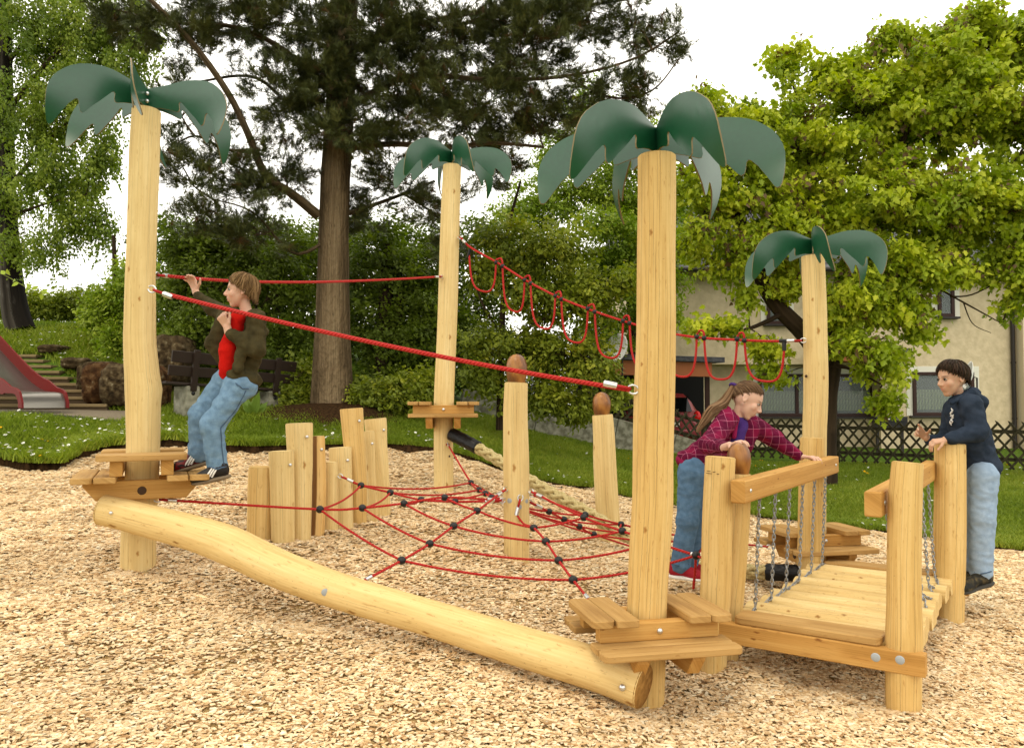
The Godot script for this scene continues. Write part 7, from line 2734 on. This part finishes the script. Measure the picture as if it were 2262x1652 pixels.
func build_boy_on_post() -> void:
	var t := thing("person", "dark haired boy in a navy hooded top, leaning on the far right bridge post", "person", P(2165, 1300, 6.1))
	var o := t.position
	var h := 0.268
	var fw := Vector3(-1, -0.12, 0.2).normalized()
	var up := Vector3(-0.06, 1, 0.0)
	up = (up - fw * up.dot(fw)).normalized()
	var T := Transform3D(Basis(up.cross(fw), up, fw), P(2103, 836, 6.12))
	var hf := Field.new(0.005, 230.0)
	head_field(hf, T, h)
	hf.cap(T * (Vector3(0, -0.22, -0.1) * h), P(2124, 892, 6.14), 0.155 * h, 0.17 * h)
	hf.build()
	var hands := Field.new(0.0042, 340.0)
	var w := P(2090, 971, 5.92)
	hand(hands, w, P(2074, 974, 5.93) - w, Vector3(-0.15, 1, 0.35), -1.0, 0.17, [[0.5, 0.8, 0.3], [0.55, 0.8, 0.3], [0.6, 0.8, 0.3], [0.6, 0.8, 0.3]], 0.08, Vector3(0.5, 0.7, -0.5))
	hands.cap(P(2102, 969, 5.91), w, 0.03, 0.026)
	var w2 := P(2046, 966, 6.33)
	hand(hands, w2, P(2028, 950, 6.3) - w2, Vector3(0.35, 0.35, -1), -1.0, 0.175, [[0.1, 0.12, 0.1], [0.35, 0.6, 0.4], [0.5, 0.8, 0.5], [0.6, 0.8, 0.5]], 0.1, Vector3(0.6, 0.5, -0.5))
	hands.cap(P(2056, 972, 6.34), w2, 0.03, 0.026)
	hands.build()
	var core := Field.new(0.02, 60.0)
	bone(core, [2132, 905, 6.14, 26], [2165, 1030, 6.15, 27])
	bone(core, [2145, 893, 6.0, 15], [2162, 952, 5.95, 13])
	bone(core, [2162, 952, 5.95, 13], [2098, 970, 5.91, 9])
	bone(core, [2112, 903, 6.28, 14], [2090, 982, 6.35, 12])
	bone(core, [2090, 982, 6.35, 12], [2055, 972, 6.34, 9])
	bone(core, [2172, 1050, 6.06, 22], [2168, 1145, 6.04, 17])
	bone(core, [2168, 1145, 6.04, 17], [2168, 1275, 6.05, 13])
	bone(core, [2152, 1050, 6.26, 22], [2147, 1150, 6.26, 16])
	bone(core, [2147, 1150, 6.26, 16], [2144, 1262, 6.26, 13])
	core.build()
	put("body", mesh_of([hf, hands, core], o, face_tint(T, h, Color(0.50, 0.295, 0.19), Color(0.06, 0.035, 0.02))), M.skin, t)
	eyes(t, T, h)
	var ends := func(ph: float) -> float:
		var fr := cos(ph)
		if fr > 0.7: return lerpf(1.5, 1.28, (fr - 0.7) / 0.3)
		if fr > 0.0: return lerpf(1.72, 1.5, fr / 0.7)
		return lerpf(2.15, 1.72, clampf(fr + 1.0, 0, 1))
	hair(t, T, h, Vector3(0, 1, -0.22), ends, [Color(0.022, 0.012, 0.007), Color(0.032, 0.018, 0.010), Color(0.016, 0.009, 0.005), Color(0.045, 0.026, 0.014)], 460, 0.10, 1.0, 6)
	var jk := Field.new(0.0115, 80.0)
	bone(jk, [2128, 908, 6.14, 38], [2146, 965, 6.15, 40])
	bone(jk, [2146, 965, 6.15, 40], [2167, 1024, 6.15, 37])
	jk.ring(P(2168, 1036, 6.15), tilted(P(2206, 1027, 6.15) - P(2132, 1046, 6.15)), 0.10, 0.108, 0.030)
	bone(jk, [2145, 894, 6.0, 26], [2162, 953, 5.95, 22])
	bone(jk, [2162, 953, 5.95, 22], [2101, 969, 5.91, 15])
	bone(jk, [2110, 905, 6.28, 25], [2092, 982, 6.35, 20])
	bone(jk, [2092, 982, 6.35, 20], [2057, 973, 6.34, 14])
	bone(jk, [2108, 885, 6.12, 12], [2150, 872, 6.12, 18])
	jk.build()
	jk.folds(0.0065, Vector3(6, 9, 6), 25)
	var jo := put("hooded_top", mesh_of([jk], o), M.navy, t)
	var hd := Field.new(0.010, 110.0)
	bone(hd, [2148, 868, 6.05, 11], [2170, 888, 6.1, 13])
	bone(hd, [2170, 888, 6.1, 13], [2165, 912, 6.14, 11])
	bone(hd, [2142, 872, 6.22, 11], [2168, 895, 6.2, 13])
	bone(hd, [2104, 890, 6.03, 6], [2146, 868, 6.03, 9])
	hd.build()
	hd.folds(0.004, Vector3(9, 9, 9), 2)
	put("hood", mesh_of([hd], o), M.navy, t)
	var hem := Field.new(0.010, 110.0)
	hem.ring(P(2170, 1046, 6.15), tilted(P(2206, 1036, 6.15) - P(2132, 1056, 6.15)), 0.10, 0.110, 0.023)
	bone(hem, [2107, 968, 5.91, 15], [2100, 969, 5.91, 13.5])
	hem.build()
	put("cuffs_and_hem", mesh_of([hem], o), M.navy_hem, t)
	# white print on the chest: strokes laid on the cloth
	var strokes := [[[2103, 902], [2106, 908], [2101, 913], [2106, 918]], [[2107, 905], [2103, 912]], [[2101, 918], [2108, 922], [2102, 927], [2107, 931], [2101, 936]], [[2108, 915], [2105, 926]], [[2100, 930], [2104, 939]]]
	for s in strokes:
		var st := new_st()
		var pts := []
		for q in s:
			var best := Vector3.ZERO
			var bd := 1e9
			for i in jk.verts.size():
				var v := jk.verts[i]
				if jk.norms[i].z > 0.1:
					var ref := P(q[0], q[1], -v.z)
					var dd := (ref - v).length_squared() - v.z * 0.0
					if dd < bd:
						bd = dd
						best = ref + jk.norms[i] * 0.004
			pts.append(best - o)
		tube(st, spline(pts, 8), lerps([0.004, 0.007, 0.003], 8), 6)
		part("print", st, M.white_cloth, t)
	var jn := Field.new(0.0115, 88.0)
	bone(jn, [2172, 1046, 6.08, 31], [2158, 1046, 6.24, 29])
	bone(jn, [2174, 1052, 6.06, 31], [2170, 1145, 6.04, 27])
	bone(jn, [2170, 1145, 6.04, 27], [2168, 1262, 6.05, 24.5])
	bone(jn, [2154, 1052, 6.26, 29], [2149, 1150, 6.26, 24])
	bone(jn, [2149, 1150, 6.26, 24], [2146, 1250, 6.26, 22])
	jn.build()
	jn.folds(0.007, Vector3(4.5, 7, 4.5), 28)
	put("jeans", mesh_of([jn], o), M.denim_pale, t)
	stitch(t, jn, [[2150, 1262], [2168, 1268], [2190, 1262]], 0.005, M.seam, "hem_stitch")
	stitch(t, jk, [[2112, 985], [2128, 1000], [2134, 1030]], 0.004, M.navy_hem, "pocket_edge")
	shoe(t, P(2194, 1285, 6.05), P(2116, 1310, 5.97), Vector3(0.2, 1, 0), 1.15, M.camo, M.sole_dark)
	shoe(t, P(2170, 1272, 6.27), P(2118, 1290, 6.22), Vector3(0.2, 1, 0), 1.1, M.camo, M.sole_dark)

func build_people() -> void:
	build_boy_on_ropes()
	build_girl()
	build_boy_on_post()

# ---------------------------------------------------------------- everything
func _ready() -> void:
	var cam := Camera3D.new()
	cam.name = "camera"
	cam.fov = rad_to_deg(2.0 * atan(826.0 / F))
	cam.position = Vector3(0, EYE, 0)
	cam.rotation.x = PITCH
	cam.near = 0.05
	cam.far = 400.0
	add_child(cam)
	var env := Environment.new()
	var sky := Sky.new()
	var sm := ProceduralSkyMaterial.new()
	sm.sky_top_color = Color(1.0, 0.985, 0.945)
	sm.sky_horizon_color = Color(1.0, 0.985, 0.945)
	sm.sky_curve = 0.2
	sm.ground_horizon_color = Color(0.75, 0.75, 0.72)
	sm.ground_bottom_color = Color(0.3, 0.28, 0.25)
	sm.energy_multiplier = 1.15
	sky.sky_material = sm
	env.sky = sky
	env.background_mode = Environment.BG_SKY
	env.background_energy_multiplier = 1.0
	env.tonemap_mode = Environment.TONE_MAPPER_LINEAR
	env.tonemap_exposure = 1.92
	env.sdfgi_enabled = true
	env.ssao_enabled = true
	env.ssil_enabled = true
	var we := WorldEnvironment.new()
	we.name = "world"
	we.environment = env
	add_child(we)
	var sun := DirectionalLight3D.new()
	sun.name = "sun"
	sun.light_color = Color(1.0, 0.96, 0.88)
	sun.light_energy = 0.26
	sun.light_angular_distance = 30.0
	sun.shadow_enabled = true
	sun.rotation_degrees = Vector3(-62, -28, 0)
	add_child(sun)

	rng.seed = 20240611
	var rim := [[-900, 1010], [-400, 1020], [0, 1030], [60, 1046], [130, 1046], [170, 1022], [230, 1008], [300, 1000], [380, 990], [470, 1002], [560, 1006], [640, 1003], [740, 1000], [820, 998], [880, 1000], [960, 1004], [1050, 1022], [1110, 1042], [1200, 1068], [1310, 1084], [1400, 1106], [1500, 1124], [1600, 1136], [1700, 1150], [1830, 1166], [1960, 1182], [2110, 1204], [2262, 1226], [2700, 1260], [3200, 1300]]
	for r in rim:
		border_px.append(r[0])
		border_d.append(-hit(r[0], r[1]).z)
	make_materials()
	build_ground()
	build_left_side()
	build_fence()
	build_railing()
	build_house()
	build_car()
	build_pine()
	build_trees()
	build_grass()
	build_palms()
	build_log()
	build_stepping_posts()
	build_coconuts()
	build_ropes()
	build_braid()
	build_bridge()
	build_people()
	build_chips()
